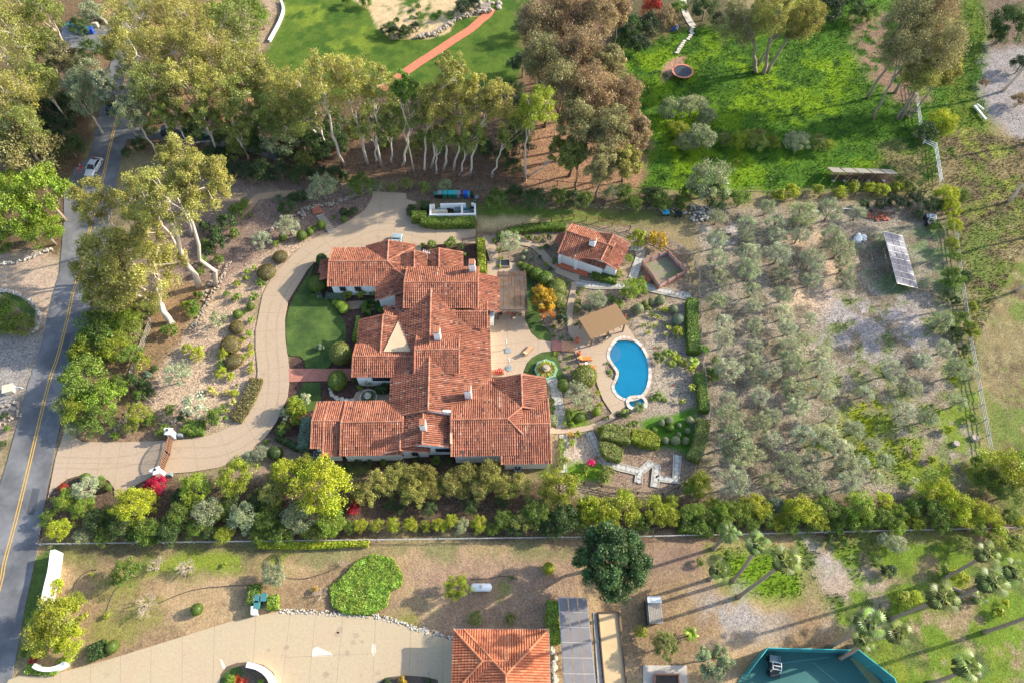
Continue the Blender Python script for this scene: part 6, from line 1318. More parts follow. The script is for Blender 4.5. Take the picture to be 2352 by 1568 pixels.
# lower boundary
many("""o 196 1117 32 ol;S 145 1120 12 rd;b 196 1096 11 g;b 248 1118 9 g;S 229.6 1105 13 g;U 150 1150 30 bg;U 132 1218 30 by;U 189 1165 30 bg;U 216 1196 32 dg;U 192 1228 22 og;U 110 1190 22 g;B 304 1160 46 by;U 346 1152 26 yg;U 364.6 1115 26 cr;U 345 1112 18 cr;U 277 1212 36 dg;U 337 1218 36 g;U 250 1180 26 g;B 449 1117 38 bg;B 540 1090 46 yg;U 473 1174 40 og;U 415 1188 36 g;U 388 1221 34 dg;U 560 1188 38 og;U 513 1226 26 yg;U 450 1215 30 g;U 530 1150 24 dg;S 574 1049 16 ol;U 410 1140 22 dg;
B 650 1083 36 by;B 743 1115 68 by 1.0;U 700 1080 36 yg;U 622 1133.5 38 eg;U 821 1150 18 rd;U 812 1168 14 cr;U 679 1191 42 og;U 757 1196 40 bg;U 608 1196 36 g;U 650 1222 30 g;U 720 1222 28 g;U 800 1210 18 g;
U 824 1208 19 by;U 863 1208 18 yg;U 900 1204 19 by;U 941 1206 20 by;U 979.6 1208 15 yg;U 1010 1203 18 by;U 1034 1200 20 by;U 1101 1204 22 by;U 1061 1208 20 og;U 1155 1191 28 g;U 895 1160 16 dg;U 920 1170 14 dg;
U 1233 1181 40 g;U 1200 1196 30 eg;U 1294 1190 40 dg;U 1260 1205 30 dg;B 1287 1117 50 yg;U 1380 1180 46 by;U 1430 1165 46 yg;U 1400 1205 34 by;U 1350 1165 30 g;U 1505 1170 36 yg;U 1535 1180 30 yg;U 1540 1150 20 yg;U 1578 1184 26 g;U 1570 1200 22 dg;U 1611.5 1113 32 yg;U 1590 1120 24 bg;U 1600 1178 26 bg;U 1630 1185 26 g;U 1662 1176 30 bg;U 1640 1160 20 yg;U 1700 1180 32 bg;U 1735 1165 36 by;U 1720 1200 26 g;U 1760 1190 26 g;
U 1784 1160 22 bl;U 1800 1190 26 yg;U 1838 1176 42 by;U 1780 1205 22 by;U 1895 1165 34 g;U 1880 1192 28 yg;U 1930 1180 28 g;U 1977 1172 42 bg;U 1960 1200 24 g;U 2031 1148 24 by;U 2030 1185 28 g;U 2068 1184 26 bg;U 2095 1172 28 g;U 2105 1198 22 yg;U 2130 1135 34 by;U 2165 1130 36 by;U 2140 1170 34 g;U 2199.5 1160 44 by;U 2215 1190 30 yg;U 2253 1181 36 by;U 2280 1195 24 by;U 2304 1080 58 yg;U 2270 1100 36 g;U 2335 1060 36 bg;U 2325 1130 40 eg;U 2320 1185 20 g;U 2345 1200 18 by""")
for a in [(841,1130,32),(875,1103,32),(912,1090,32),(946,1088,30),(952,1132,34),(985,1092,32),(993,1122,28),(1034,1106,32),(1070,1094,34),(1098,1120,30),(1128,1094,38),(1155,1118,32),(1196,1115,32),(900,1118,26),(1060,1125,22)]: plant('U', a[0], a[1], a[2], 'ey', 1.15, desc='dense olive yellow tree', group='dense trees below the mansion')
# below the boundary fence
many("""B 287 1312 36 g 1.1;S 128 1343 20 by;B 128 1420 58 yg;U 110 1462 44 yg;U 165 1475 40 by;U 175 1380 24 yg;S 209 1319 6 yg;x 358 1302 30 tw;x 432 1295 34 tw;x 327.5 1383 40 tw;b 452 1398.6 14 g;b 258 1484.6 15 g;s 196 1414 8 by;s 245 1414 8 yg;S 60 1500 14 g;S 75 1515 10 rd;B 625 1320 28 og;x 735 1360 22 tw;S 725 1352 8 gd;x 784 1295.6 15 tw;B 1049 1346 33 yg;S 1093 1419 18 eg;S 1172 1420 14 eg;b 1260 1304 14 by;S 1473 1449 16 yg;B 1527 1481 34 eg;n 1586 1456 20 bg;
U 2058 1245 26 ol;U 2030 1238 16 ol;S 1939.6 1241.6 13 g;S 1905 1235 14 dg;U 2213 1255 28 eg;S 2041 1309 18 vd;S 2071 1376.7 26 yg;S 2100 1372 18 by;S 2199.5 1322.7 26 by;S 2165 1310 20 g;s 2294 1403.7 16 yg;s 2310 1385 10 by;S 2010 1290 12 g;s 437 1316 5 yg;s 516 1297 6 yg;S 1175 1325 6 g;
s 925 1562 12 gd;s 890 1564 9 dg;S 985 1565 10 dg;f 545 1560 14 rd;f 560 1566 12 rd;S 530 1562 14 bg;s 600 1565 8 bg;S 2290 1230 26 yg;S 2335 1245 22 eg;S 1672 1275 14 g;S 1610 1290 12 eg""")
hedge('hedge', [(581,1340),(578,1385)], 1.5, 1.2, 'g', 'tall narrow hedge left of the neighbour bin bay'); hedge('hedge', [(624,1365),(622,1396)], 1.3, 1.2, 'bg', 'square green hedge right of the neighbour bin bay'); hedge('hedge', [(1272,1378),(1268,1420),(1280,1476)], 1.6, 1.1, 'bg', 'bright hedge between garage and grey solar canopy'); hedge('hedge', [(196,1500),(236,1484)], 1.9, 1.2, 'dg', 'dark low box hedge beside the ball bush at the bottom left')
hedge('hedge', [(150,1510),(120,1540),(55,1535)], 1.0, .5, 'bg', 'low green hedge edging the neighbour drive under the big tree', dens=60)
hedge('hedge', [(590,1248),(700,1250),(845,1244)], .9, .8, 'by', 'bright low hedge below the boundary fence', dens=60)
hedge('hedge', [(1640,1215),(1600,1212),(1562,1205)], 1.4, 1.5, 'g', 'clipped green hedge along the boundary below the golden loquat', dens=60)
gb_ = hedge('ground_cover', [(757,1345),(790,1320),(820,1285),(855,1270),(900,1280),(925,1320),(920,1345),(895,1355),(888,1390),(850,1410),(790,1408),(762,1390)], 0, .45, 'bg', 'wide mat of green ground cover above the neighbour drive', 'ground cover', closed=True, dens=120, leaf=.11, wob=.3); gb_['kind'] = 'stuff'
# large pine
rg = nrng(77); pts_ = []
euc(None,None,1405,1285,98,'pn',zc=7,n=15000,forks=7,bark='bark_dark',desc='very large dark green pine tree beside the lower boundary',name='pine_tree',dense=1.9,rb=.14,leaf=.2,tallr=.8)
euc(None,None,1638.5,1515,46,'og',zc=3.5,n=4200,forks=6,bark='bark_mid',desc='wispy conifer with radiating branches',name='conifer_tree',dense=1.4,rb=.16,leaf=.15)
for a in [(1682,1333,1743,1248,30),(1630,1329,1654,1306,30),(1696,1370,1808,1285.6,36),(2164,1329,2270.5,1268.6,28),(2203,1370,2284,1332.7,36),(2047.6,1420.5,2169,1370,37),(2190,1350,2250,1372,18),(2250,1345,2334.6,1310,30),(1904,1484.7,2000,1427,38),(1949.7,1485,2064.6,1451,32),(1930,1510,1987,1468,26),(2135,1568,2226.6,1528.6,36),(2260,1451,2440,1385,34)]: palm(*a)
# planting in the bed of the upper lawn
many("U 885 68 14 dg;U 905 72 16 vd;U 930 70 17 dg;U 955 62 15 vd;U 900 58 12 g;U 925 82 12 dg;S 945 40 6 g;S 962 33 8 g;S 1010 28 7 g;S 995 45 6 g;U 1060 15 22 vd;U 1090 8 18 vd;f 920 75 9 bl 1.6;S 840 5 16 g;S 960 15 8 g;U 800 0 16 g;S 912 46 8 dg")

# big trees beyond the right edge whose shadows fall across the field
for a in [(2440,330,60,14),(2500,420,60,14),(2470,560,60,13),(2420,60,60,15),(2500,180,60,15)]: euc(None,None,a[0],a[1],a[2],'eg',zc=a[3],n=3000,dense=1.2,desc='olive green eucalyptus beyond the right field')

many("""U 590 335 30 dg;U 540 350 26 eg;U 660 350 30 dg;U 700 365 26 eg;U 735 350 26 dg;U 620 270 34 eg;U 580 270 34 dg;U 510 315 30 dg;U 445 300 28 dg;U 345 290 26 eg;U 660 230 34 eg;U 700 250 30 dg;U 820 300 28 eg;U 880 320 26 dg;U 950 340 24 eg;U 1010 345 22 dg;U 1060 345 24 eg;U 1110 340 26 dg;U 1150 360 22 dg;U 770 270 30 dg;U 330 190 34 eg;U 400 200 30 dg;U 520 260 30 eg;U 790 335 20 dg;U 1200 290 34 vd;U 1180 210 30 dg;U 320 330 20 dg;U 290 350 14 dg;U 500 40 34 bg;U 560 90 30 eg""")

many("""U 1460 1195 30 g;U 1480 1205 24 dg;U 1330 1200 30 g;U 1610 1195 26 g;U 1660 1200 26 bg;U 1815 1205 24 g;U 1860 1200 24 g;U 1925 1205 22 g;U 2000 1200 26 g;U 2060 1206 24 bg;U 2160 1195 30 g;U 2240 1205 26 g;U 1130 1212 20 g;U 1180 1215 22 dg;U 985 1165 20 dg;U 1080 1160 20 dg;U 1150 1150 20 dg;U 240 1225 24 g;U 310 1228 24 dg;U 350 1230 22 g;U 480 1225 24 dg;U 590 1225 24 g;U 690 1165 26 g;U 500 1180 28 g;U 590 1150 28 dg;U 430 1155 24 g;U 620 1165 26 g""")
# ------------------------------------------------------------------ outdoor furniture, urns, fountain and small things
def lounger(x, y, rz, label, cush, frame, name='sun_lounger'):
    root = thing(name, (*P(x, y), 0), label, 'sun lounger', 'orange loungers' if cush is M['orange'] else None, rz)
    b = MB(); b.box((.2, 0, .33), (1.5, .68, .05)); [b.box((.2, s*.34, .33), (1.95, .06, .08)) for s in (-1, 1)]; b.build('frame', frame, root)
    b = MB(); b.box((.32, 0, .42), (1.30, .62, .11)); b.box((.32, 0, .482), (.03, .6, .015)); b.build('cushion', cush, root)
    b = MB(); m = Matrix.Rotation(math.radians(38), 4, 'Y'); b.box((-.62, 0, .62), (.75, .62, .11), tilt=m); b.build('backrest', cush, root)
    for sx in (-.55, .95):
        for s in (-1, 1): b = MB(); b.box((sx, s*.32, .16), (.07, .07, .34)); b.build('leg', frame, root)
lounger(1343,826,math.radians(2),'orange cushioned lounger on the pool deck, the one farther from the brown mound',M['orange'],M['wood_dark'])
lounger(1352,846,math.radians(-2),'orange cushioned lounger on the pool deck, the one nearer the brown mound',M['orange'],M['wood_dark'])
root = thing('side_table', (*P(1346,837), 0), 'small white side table between the two orange loungers', 'side table'); b = MB(); b.lathe([(.24, .4), (.24, .44)], n=12); b.build('table_top', M['whitepaint'], root); b = MB(); b.tube([(0, 0, 0), (0, 0, .42)], .03, 6); b.lathe([(.16, 0), (.14, .03)], n=10); b.build('leg', M['metal'], root)
lounger(1212,808,math.radians(52),'wooden chaise with tan cushion alone on the patio',plain('tan_cushion',(.55,.30,.17),.8,.1),M['wood_tan'],'wooden_chaise')
def urn(x, y, label):
    root = thing('urn', (*P(x, y), 0), label, 'urn', 'terracotta urns'); b = MB(); b.lathe([(.16, 0), (.28, .12), (.36, .45), (.36, .7), (.24, .95), (.20, 1.02), (.28, 1.1), (.24, 1.1), (.16, 1.0)], n=18); b.build('body', M['terra'], root, smooth=True); b = MB(); b.lathe([(.375, .5), (.375, .56)], n=18); b.build('band', M['wood_dark'], root)
urn(1325,785,'tall terracotta urn above the brick steps beside the pergola'); urn(1329,815,'tall terracotta urn below the brick steps near the loungers')
for k in range(7):
    x = 1268+k*7.4; b = MB(); b.poly(PP([(x, 784), (x+7.4, 784.3), (x+7.4, 806+k*.3), (x, 805.5)]), .15-.018*k, -.1)
    o_ = tag(b.build('garden_step', M['steps'] if k > 2 else M['brick']), kind='structure')
def umb(x, y, label, base='square'):
    root = thing('closed_umbrella', (*P(x, y), 0), label, 'umbrella', None, .2); b = MB(); b.box((.2, -.2, .06), (.9, .9, .12)) if base == 'square' else b.lathe([(.55, 0), (.5, .12)], n=16); b.build('base', M['grey_pl'], root)
    b = MB(); b.tube([(0, 0, 0), (-.05, .3, 2.3)], .05, 7); b.tube([(0, 0, .5), (.15, .75, 2.2)], .04, 6); b.build('pole', M['metal'], root)
    b = MB(); b.lathe([(.05, 1.3), (.14, 1.5), (.10, 2.3), (.02, 2.6)], (.05, .35, 0), 8); b.build('canopy', M['tarp'], root)
umb(1163,803,'folded cantilever umbrella on a square base near the house wall'); umb(1169,845,'folded umbrella on a round base beside the flower box', 'round')
def chair(x, y, rz, label, mt, name='patio_chair', group=None):
    root = thing(name, (*P(x, y), 0), label, 'chair', group, rz); b = MB(); b.box((0, 0, .42), (.56, .56, .08)); b.build('seat', mt, root); b = MB(); b.box((-.27, 0, .75), (.07, .56, .6)); b.build('backrest', mt, root)
    for sx in (-1, 1):
        for sy in (-1, 1): b = MB(); b.box((sx*.24, sy*.24, .2), (.05, .05, .4)); b.build('leg', M['wood_dark'], root)
    for sy in (-1, 1): b = MB(); b.box((0, sy*.28, .62), (.5, .06, .05)); b.build('armrest', mt, root)
chair(1380,784,1.5,'grey wicker chair at the left under the tan pergola edge',M['wood_grey']); chair(1390,779,2.2,'grey patio chair, middle one at the pergola edge',M['wood_grey']); chair(1398,774,.6,'dark patio chair, right one at the pergola edge',M['mat'])
chair(1150,722,1.2,'dark patio chair, left one below the dark pergola',M['mat']); chair(1168,721,2.0,'red cushioned patio chair below the dark pergola',M['terra']); chair(1183,722,.8,'rust cushioned patio chair at the right below the dark pergola',M['rust'])
root = thing('closed_umbrella', (*P(1433,739), 0), 'red folded umbrella at the right corner of the tan pergola', 'umbrella'); b = MB(); b.lathe([(.05, 1.0), (.2, 1.2), (.08, 2.3)], n=8); b.build('canopy', M['terra'], root); b = MB(); b.tube([(0, 0, 0), (0, 0, 2.5)], .03, 6); b.lathe([(.3, 0), (.3, .08)], n=10); b.build('pole', M['black_pl'], root)
root = thing('octagonal_planter', (*P(1254,851), 0), 'green glazed octagonal planter with a stone tier and flowers', 'planter'); b = MB()
pr = [(1.75, 0), (1.8, .5), (1.45, .5), (1.4, .3)]; b.lathe(pr, n=8); b.build('rim', M['octgreen'], root); b = MB(); b.lathe([(.5, .3), (.45, .8), (.62, .9), (.3, 1.0), (.25, 1.3), (.35, 1.35)], n=12); b.build('tier', M['stone'], root)
rg = nrng(5); a = rg.uniform(0, 6.28, 900); r = np.sqrt(rg.random(900))*1.3+.1; c_ = np.stack([np.cos(a)*r, np.sin(a)*r, .45+rg.uniform(0, .35, 900)], 1); Q = leafquads(c_, unit(rg.normal(size=(900, 3))+[0, 0, 1]), .11, rg)
pf_ = link('flowers', quads_mesh('flowers', Q, rg.random(900), M['leaf']), root); pf_.color = (.42,.36,.04,1)
root = thing('fountain', (*P(847,914), 0), 'tiered stone fountain with planted basin in the small courtyard', 'fountain'); b = MB(); b.lathe([(1.3, 0), (1.35, .4), (1.15, .4), (1.1, .2)], n=24); b.build('basin', M['pale_stone'], root)
b = MB(); b.lathe([(.3, .2), (.2, .7), (.55, .85), (.5, .95), (.15, .95), (.12, 1.3), (.32, 1.4), (.1, 1.45), (.12, 1.7), (.03, 1.85)], n=16); b.build('tier', M['pale_stone'], root)
a = rg.uniform(0, 6.28, 500); r = rg.uniform(.4, 1.1, 500); Q = leafquads(np.stack([np.cos(a)*r, np.sin(a)*r, .35+rg.uniform(0, .25, 500)], 1), unit(rg.normal(size=(500, 3))+[0, 0, 1]), .10, rg); pf_ = link('plants', quads_mesh('plants', Q, rg.random(500), M['leaf']), root); pf_.color = (.12,.2,.03,1)
def ac(x, y, label):
    root = thing('air_conditioner', (*P(x, y), 0), label, 'air conditioner', 'air conditioners'); b = MB(); b.box((0, 0, .45), (.95, .95, .9)); b.build('casing', M['grey_pl'], root); b = MB(); b.lathe([(.38, .9), (.38, .93), (.3, .93)], n=16); b.build('fan_grille', M['black_pl'], root); b = MB(); b.lathe([(.08, .93), (.08, .95)], n=10); b.build('fan_hub', M['whitepaint'], root)
ac(731,1048,'grey air conditioner in the nook at the lower left roof'); ac(1189,1079,'grey air conditioner below the right wing eave')
root = thing('propane_tank', (*P(1106,1351), 0), 'white horizontal propane tank beside the lemon tree', 'propane tank'); b = MB(); b.tube([(-1.35, 0, .8), (-1.3, 0, .8), (-1.1, 0, .8), (1.1, 0, .8), (1.3, 0, .8), (1.35, 0, .8)], [.15, .32, .5, .5, .32, .15], 18); b.build('tank', M['whitepaint'], root, smooth=True)
b = MB(); b.lathe([(.2, 1.25), (.2, 1.4), (.1, 1.45)], (0, 0, 0), 12); b.build('valve_dome', M['beige_pl'], root)
for s in (-1, 1): b = MB(); b.box((s*.8, 0, .18), (.2, .9, .4)); b.build('foot', M['stone'], root)
root = thing('trampoline', (*P(1566,172), 0), 'round trampoline with orange rim and black safety net', 'trampoline'); b = MB(); b.lathe([(1.85, .85), (1.85, .87)], n=32); b.build('mat', M['mat'], root)
b = MB(); n = 32; pr = [(2.2, .84), (2.2, .92), (1.85, .92), (1.85, .84)]
v = []; f = []
for r, z in pr: v += [(r*math.cos(2*math.pi*k/n), r*math.sin(2*math.pi*k/n), z) for k in range(n)]
for i in range(4):
    for k in range(n): f.append((i*n+k, i*n+(k+1) % n, ((i+1) % 4)*n+(k+1) % n, ((i+1) % 4)*n+k))
b.add(v, f); b.build('rim', plain('salmon_pad', (.62,.22,.13), .7, .08), root)
for k in range(8):
    a = k*math.pi/4+.3; b = MB(); b.tube([(2.15*math.cos(a), 2.15*math.sin(a), 0), (2.15*math.cos(a), 2.15*math.sin(a), .85)], .04, 5); b.build('leg', M['black_pl'], root)
b = MB()
for k in range(24):
    a = k*math.pi/12; a2 = a+math.pi/12
    if math.sin(a) < -.1: continue
    b.tube([(2.0*math.cos(a), 2.0*math.sin(a), .9), (2.0*math.cos(a), 2.0*math.sin(a), 2.3)], .012, 4)
    for z in (1.2, 1.5, 1.8, 2.1, 2.3): b.tube([(2.0*math.cos(a), 2.0*math.sin(a), z), (2.0*math.cos(a2), 2.0*math.sin(a2), z)], .012, 4)
b.build('safety_net', M['net'], root)
def toy(x, y, label, mats):
    root = thing('play_slide', (*P(x, y), 0), label, 'play slide', rz=.5); b = MB(); b.beam((-.8, 0, .1), (.5, 0, 1.0), .5, .08); b.build('slide', mats[0], root); b = MB(); [b.box((.6, s*.25, .55), (.1, .06, 1.1)) for s in (-1, 1)]; [b.box((.6, 0, .25+.25*k), (.08, .5, .05)) for k in range(4)]; b.build('ladder', mats[1], root)
toy(1549,70,'blue and white play slide on the meadow near the stepping stones',(M['blue_pl'],M['whitepaint']))
def buggy(x, y, rz, label, body):
    root = thing('utility_buggy', (*P(x, y), 0), label, 'buggy', rz=rz); b = MB(); b.box((.1, 0, .6), (2.3, 1.25, .4)); b.box((.9, 0, .85), (.7, 1.15, .25)); b.build('body', body, root)
    b = MB(); b.box((-.75, 0, .95), (.85, 1.2, .06)); [b.box((-.75, s*.6, 1.05), (.85, .05, .25)) for s in (-1, 1)]; b.build('cargo_bed', M['grey_pl'], root)
    b = MB()
    for s in (-1, 1): b.tube([(-.4, s*.55, .8), (-.3, s*.5, 1.8), (.5, s*.5, 1.8), (.75, s*.55, .9)], .04, 5)
    for q in (-.3, .1, .5): b.tube([(q, -.5, 1.8), (q, .5, 1.8)], .04, 5)
    b.build('roll_cage', M['whitepaint'], root); b = MB(); [b.box((.05, s*.28, .92), (.45, .45, .2)) for s in (-1, 1)]; b.build('seat', M['black_pl'], root)
    for sx in (-.75, .85):
        for s in (-1, 1): b = MB(); b.tube([(sx, s*.5, .32), (sx, s*.72, .32)], .32, 12); b.build('wheel', M['tyre'], root)
buggy(2131,512,math.radians(-100),'white framed off road buggy parked at the orchard top corner',M['black_pl']); buggy(1774,1530,math.radians(-100),'small dark buggy standing inside the tennis court',M['black_pl'])
def cart(x, y, label, c1, c2):
    root = thing('garden_cart', (*P(x, y), 0), label, 'cart'); b = MB(); b.box((0, 0, .5), (1.2, .8, .35)); b.box((.2, .1, .8), (.6, .5, .25)); b.build('body', c1, root); b = MB(); b.tube([(-.6, 0, .6), (-1.1, .3, 1.0)], .03, 5); b.build('handle', c2, root)
    for sx in (-.4, .4):
        for s in (-1, 1): b = MB(); b.tube([(sx, s*.38, .2), (sx, s*.46, .2)], .2, 8); b.build('wheel', M['tyre'], root)
cart(1556,496,'black ride-on cart parked left of the rubble pile',M['black_pl'],M['metal']); cart(1528,492,'blue and white garden cart left of the black ride-on cart',M['cyan_pl'],M['whitepaint'])
def rocks(name, x, y, spread, n, size, label, mat='pale_stone', cat='rock pile', seed=1, ysq=.8, kind=None):
    rr = random.Random(seed); b = MB()
    for k in range(n):
        a = rr.uniform(0, 6.28); d = spread*math.sqrt(rr.random()); s = size*rr.uniform(.5, 1.3); c_ = (d*math.cos(a), d*ysq*math.sin(a), s*.2+max(0, (spread-d))*.12*rr.random())
        prof = [(.55*s, -.3*s), (s*.7, 0), (.5*s, .35*s), (.2*s, .45*s)]; b.lathe([(r*rr.uniform(.8, 1.2), z) for r, z in prof], c_, 6, sx=rr.uniform(.7, 1.3), sy=rr.uniform(.7, 1.3))
    o = tmesh(name, b, M[mat], at(x, y), label, cat); 
    if kind: o['kind'] = kind
    return o
rocks('rock_pile', 1604,490,2.6,70,.34,'pile of pale broken rocks at the orchard corner below the round tree')
rocks('rock_pile', 12,948,2.6,45,.36,'heap of pinkish rocks at the left edge beside the road','stone','rock pile',5)
rocks('brush_pile', 2020,495,2.6,60,.28,'reddish rubble heap under the dark bushes at the orchard top','terra','rubble pile',8,.5)
b = MB(); rr = random.Random(9)
for k in range(70): a = rr.gauss(0, .5); q = Vector((rr.uniform(-2.8, 2.8), rr.uniform(-.8, .8), rr.uniform(.3, .8))); d = Vector((math.cos(a), math.sin(a), rr.gauss(0, .15)))*rr.uniform(.5, 1.3); b.tube([q-d, q+Vector((0, 0, .1)), q+d], [.05, .05, .02], 4)
tmesh('branch_pile', b, M['twig'], at(2028,484), 'tangled heap of bare cut branches in the orchard top corner', 'branch pile')
rocks('tarp_heap', 1973,547,1.0,16,.75,'crumpled white tarp heap left of the long solar row','tarp','tarp heap',3)
b = MB(); b.beam((0, -2.0, .35), (-.2, 2.0, .35), .35, .3); b.beam((.9, .6, .5), (.3, 2.2, .5), .12, .3); tmesh('white_beam', b, M['whitepaint'], at(2250,262), 'long white beam lying in the field near the sandy track', 'beam', rz=.15)
for x, y, l, r_ in ((1876,487,'white pipe lying between olive trees at the orchard top left',.0),(1944,481,'white pipe lying between olive trees at the orchard top right',-.1)): b = MB(); b.tube([(-1.1, 0, .15), (1.1, 0, .15)], .09, 7); tmesh('white_pipe', b, M['whitepaint'], at(x, y), l, 'pipe', rz=r_)
for x, y, r_, l in ((2245,1212,.5,''),(2195,1019,.45,'cut tree stump with pale top, the left one by the orchard fence'),(2238,1006,.5,'cut tree stump with brown top, the right one by the orchard fence')):
    if l: b = MB(); b.lathe([(r_*1.1, -.1), (r_, .3), (r_*.95, .35)], n=12); tmesh('tree_stump', b, M['stone'], at(x, y), l, 'stump')
b = MB(); b.lathe([(.75, 0), (.75, .12)], n=20); tmesh('round_cover', b, M['stone'], at(1469,583), 'round stone cover left of the golden shrub above the pen', 'cover')
b = MB(); [b.box((0, .34*k, .12), (1.5+.1*(k % 2), .28, .24), .03*k) for k in range(-1, 5)]; tmesh('timber_steps', b, M['wood_red'], at(729,487), 'upper flight of red timber steps on the slope', 'steps', rz=.35)
for k in range(9):
    b = MB(); b.box((0, 0, .1), (1.35, .42, .2), .35); tmesh('stone_step', b, M['stone'], at(736+k*3.4,497+k*4.6), 'weathered slab step on the slope bed, %s from the top of the flight' % ['first','second','third','fourth','fifth','sixth','seventh','eighth','ninth'][k], 'step', 'slab steps on the slope')
ORDN = 'first second third fourth fifth sixth seventh eighth ninth tenth eleventh twelfth thirteenth fourteenth fifteenth sixteenth seventeenth eighteenth nineteenth twentieth twenty-first twenty-second twenty-third twenty-fourth'.split()
def rockrow(name, pts, n, size, label, mat='stone', w_=.4, seed=2, stack=1):
    W = PP(pts); o = Vector((*W[0], 0)); rr = random.Random(seed); b = MB(); L = [0]
    for a, c in zip(W, W[1:]): L.append(L[-1]+math.dist(a, c))
    for k in range(n):
        s = L[-1]*((k+.5)/n if n < 30 else rr.random()); i = max(0, min(len(W)-2, next(q for q in range(len(W)-1) if L[q+1] >= s))); t = (s-L[i])/(L[i+1]-L[i]); z = size*rr.uniform(.5, 1.25)
        c_ = (W[i][0]+(W[i+1][0]-W[i][0])*t-o.x+rr.uniform(-w_, w_), W[i][1]+(W[i+1][1]-W[i][1])*t-o.y+rr.uniform(-w_, w_), rr.uniform(0, .3)*stack)
        if n < 30:
            q = MB(); q.lathe([(.5*z, -.3*z), (z*.62, .05), (.5*z, .3*z), (.2*z, .4*z)], (0, 0, 0), 7, sx=rr.uniform(.7, 1.4), sy=rr.uniform(.7, 1.3))
            tmesh('boulder', q, M[mat], (o.x+c_[0], o.y+c_[1], 0), label+', '+ORDN[k]+' from its '+('left' if W[-1][0] > W[0][0]+1 else 'upper')+' end', 'boulder', label+' group'); continue
        b.lathe([(.5*z, -.3*z), (z*.62, .05), (.5*z, .3*z), (.2*z, .4*z)], c_, 6, sx=rr.uniform(.7, 1.4), sy=rr.uniform(.7, 1.3))
    if n < 30: return
    t_ = tmesh(name, b, M[mat], o, label, 'stone edging'); t_['kind'] = 'stuff'; return t_
rockrow('rock_edging', [(527,605),(500,655),(466,718),(440,760)], 110, .3, 'row of small rocks edging the terrace path on the slope')
rockrow('rock_edging', [(508,600),(485,650),(462,690)], 60, .28, 'second rock row left of the terrace path on the slope', seed=4)
rockrow('rock_edging', [(600,545),(640,520),(665,505),(700,480),(760,470),(815,450),(850,438)], 170, .3, 'long rock terrace edging above the driveway curve', seed=6)
rockrow('rock_edging', [(700,500),(690,486),(720,475)], 40, .3, 'short rock edging beside the timber steps', seed=7)
rockrow('rock_wall', [(1125,28),(1085,32),(1050,45),(1025,62),(1000,80),(958,88)], 190, .55, 'dry stone wall curving round the bare terrace at the top', seed=8, stack=2)
rockrow('boulder_row', [(1060,20),(1080,14),(1120,8),(1140,5),(1150,20)], 16, 1.0, 'large tan boulder by the top stone stairs', w_=.9, seed=9)
rockrow('pebble_edging', [(640,1402),(723,1405),(804,1410),(865,1413),(946,1438),(1040,1467)], 300, .18, 'white pebble edging along the upper side of the neighbour drive', 'pale_stone', .3, 10, .3)
rockrow('rock_edging', [(250,1000),(270,990),(285,960),(315,930),(330,905)], 70, .3, 'rock edging behind the olive at the driveway mouth', seed=12)
rockrow('rock_edging', [(0,668),(30,672),(60,683),(85,705),(94,730),(86,755),(78,765)], 160, .3, 'pale rock edging curving round the grass island left of the road', 'pale_stone', .2, 13)
rockrow('rock_edging', [(0,606),(40,603),(80,590),(120,572)], 90, .28, 'pale rock edging along the dirt apron left of the road', 'pale_stone', .25, 14)
rockrow('rock_edging', [(1290,470),(1400,478),(1500,480),(1560,484)], 80, .22, 'thin broken rock line along the strip behind the cottage', 'stone', .4, 15)
rockrow('rock_edging', [(757,890),(762,905),(775,915),(795,918),(815,918)], 14, .5, 'pale boulder in the ring by the fountain court', 'pale_stone', .12, 16)
rockrow('rock_edging', [(1262,1485),(1272,1500),(1275,1568)], 24, .45, 'pale stepping block right of the garage', 'pale_stone', .25, 17)
b = MB(); [b.box((0, -.38*k, .5-.09*k), (2.4-.05*k, .36, .18)) for k in range(7)]; tmesh('stone_stairs', b, M['stone'], at(1115,14), 'grey stone stairs descending to the red brick path', 'stairs', rz=.1)
b = MB(); b.box((0, 0, .4), (1.3, 1.2, .8)); b.box((0, 0, .85), (1.5, 1.4, .1)); tmesh('utility_box', b, M['beige_pl'], at(25,897), 'beige utility box on the verge at the left edge', 'utility box', rz=.3); 
root = thing('posted_sign', (*P(60,904), 0), 'white sign board on a post at the left verge', 'sign'); b = MB(); b.tube([(0, 0, 0), (0, 0, 2.0)], .05, 6); b.build('post', M['metal'], root); b = MB(); b.box((0, 0, 2.0), (1.2, .05, .7), tilt=Matrix.Rotation(.2, 4, 'X')); b.build('sign_board', M['whitepaint'], root)
b = MB(); b.box((0, 0, .45), (1.2, .7, .9)); b.box((0, 0, .95), (1.0, .6, .1)); b.box((0, .36, .6), (.9, .04, .5)); tmesh('mail_box', b, M['beige_pl'], at(221,62), 'beige group mailbox by the bins at the top left', 'mailbox')
b = MB(); b.box((0, 0, .3), (1.6, .6, .5)); [b.box((-.6+.3*k, 0, .62), (.2, .4, .25)) for k in range(5)]; tmesh('flower_box', b, M['terra'], at(1145,856), 'flower box with pink blooms at the lower patio edge', 'flower box')
many("s 1145 853 8 mg;s 1150 722 4 rd;f 1196 722 5 yg;s 1141 853 5 yg;S 1183 722 4 rd")
root = thing('planting_box', (*P(1126,605), 0), 'white cold frame box between path and pergola', 'planting box'); b = MB()
for a, c in (((-.8, -.7), (.8, -.7)), ((.8, -.7), (.8, .7)), ((.8, .7), (-.8, .7)), ((-.8, .7), (-.8, -.7))): b.beam((*a, .2), (*c, .2), .1, .4)
b.build('frame', M['wood_grey'], root); b = MB(); b.box((0, 0, .25), (1.5, 1.3, .02)); b.build('glazing', M['glass'], root)
root.location = (*P(1160,607), 0)
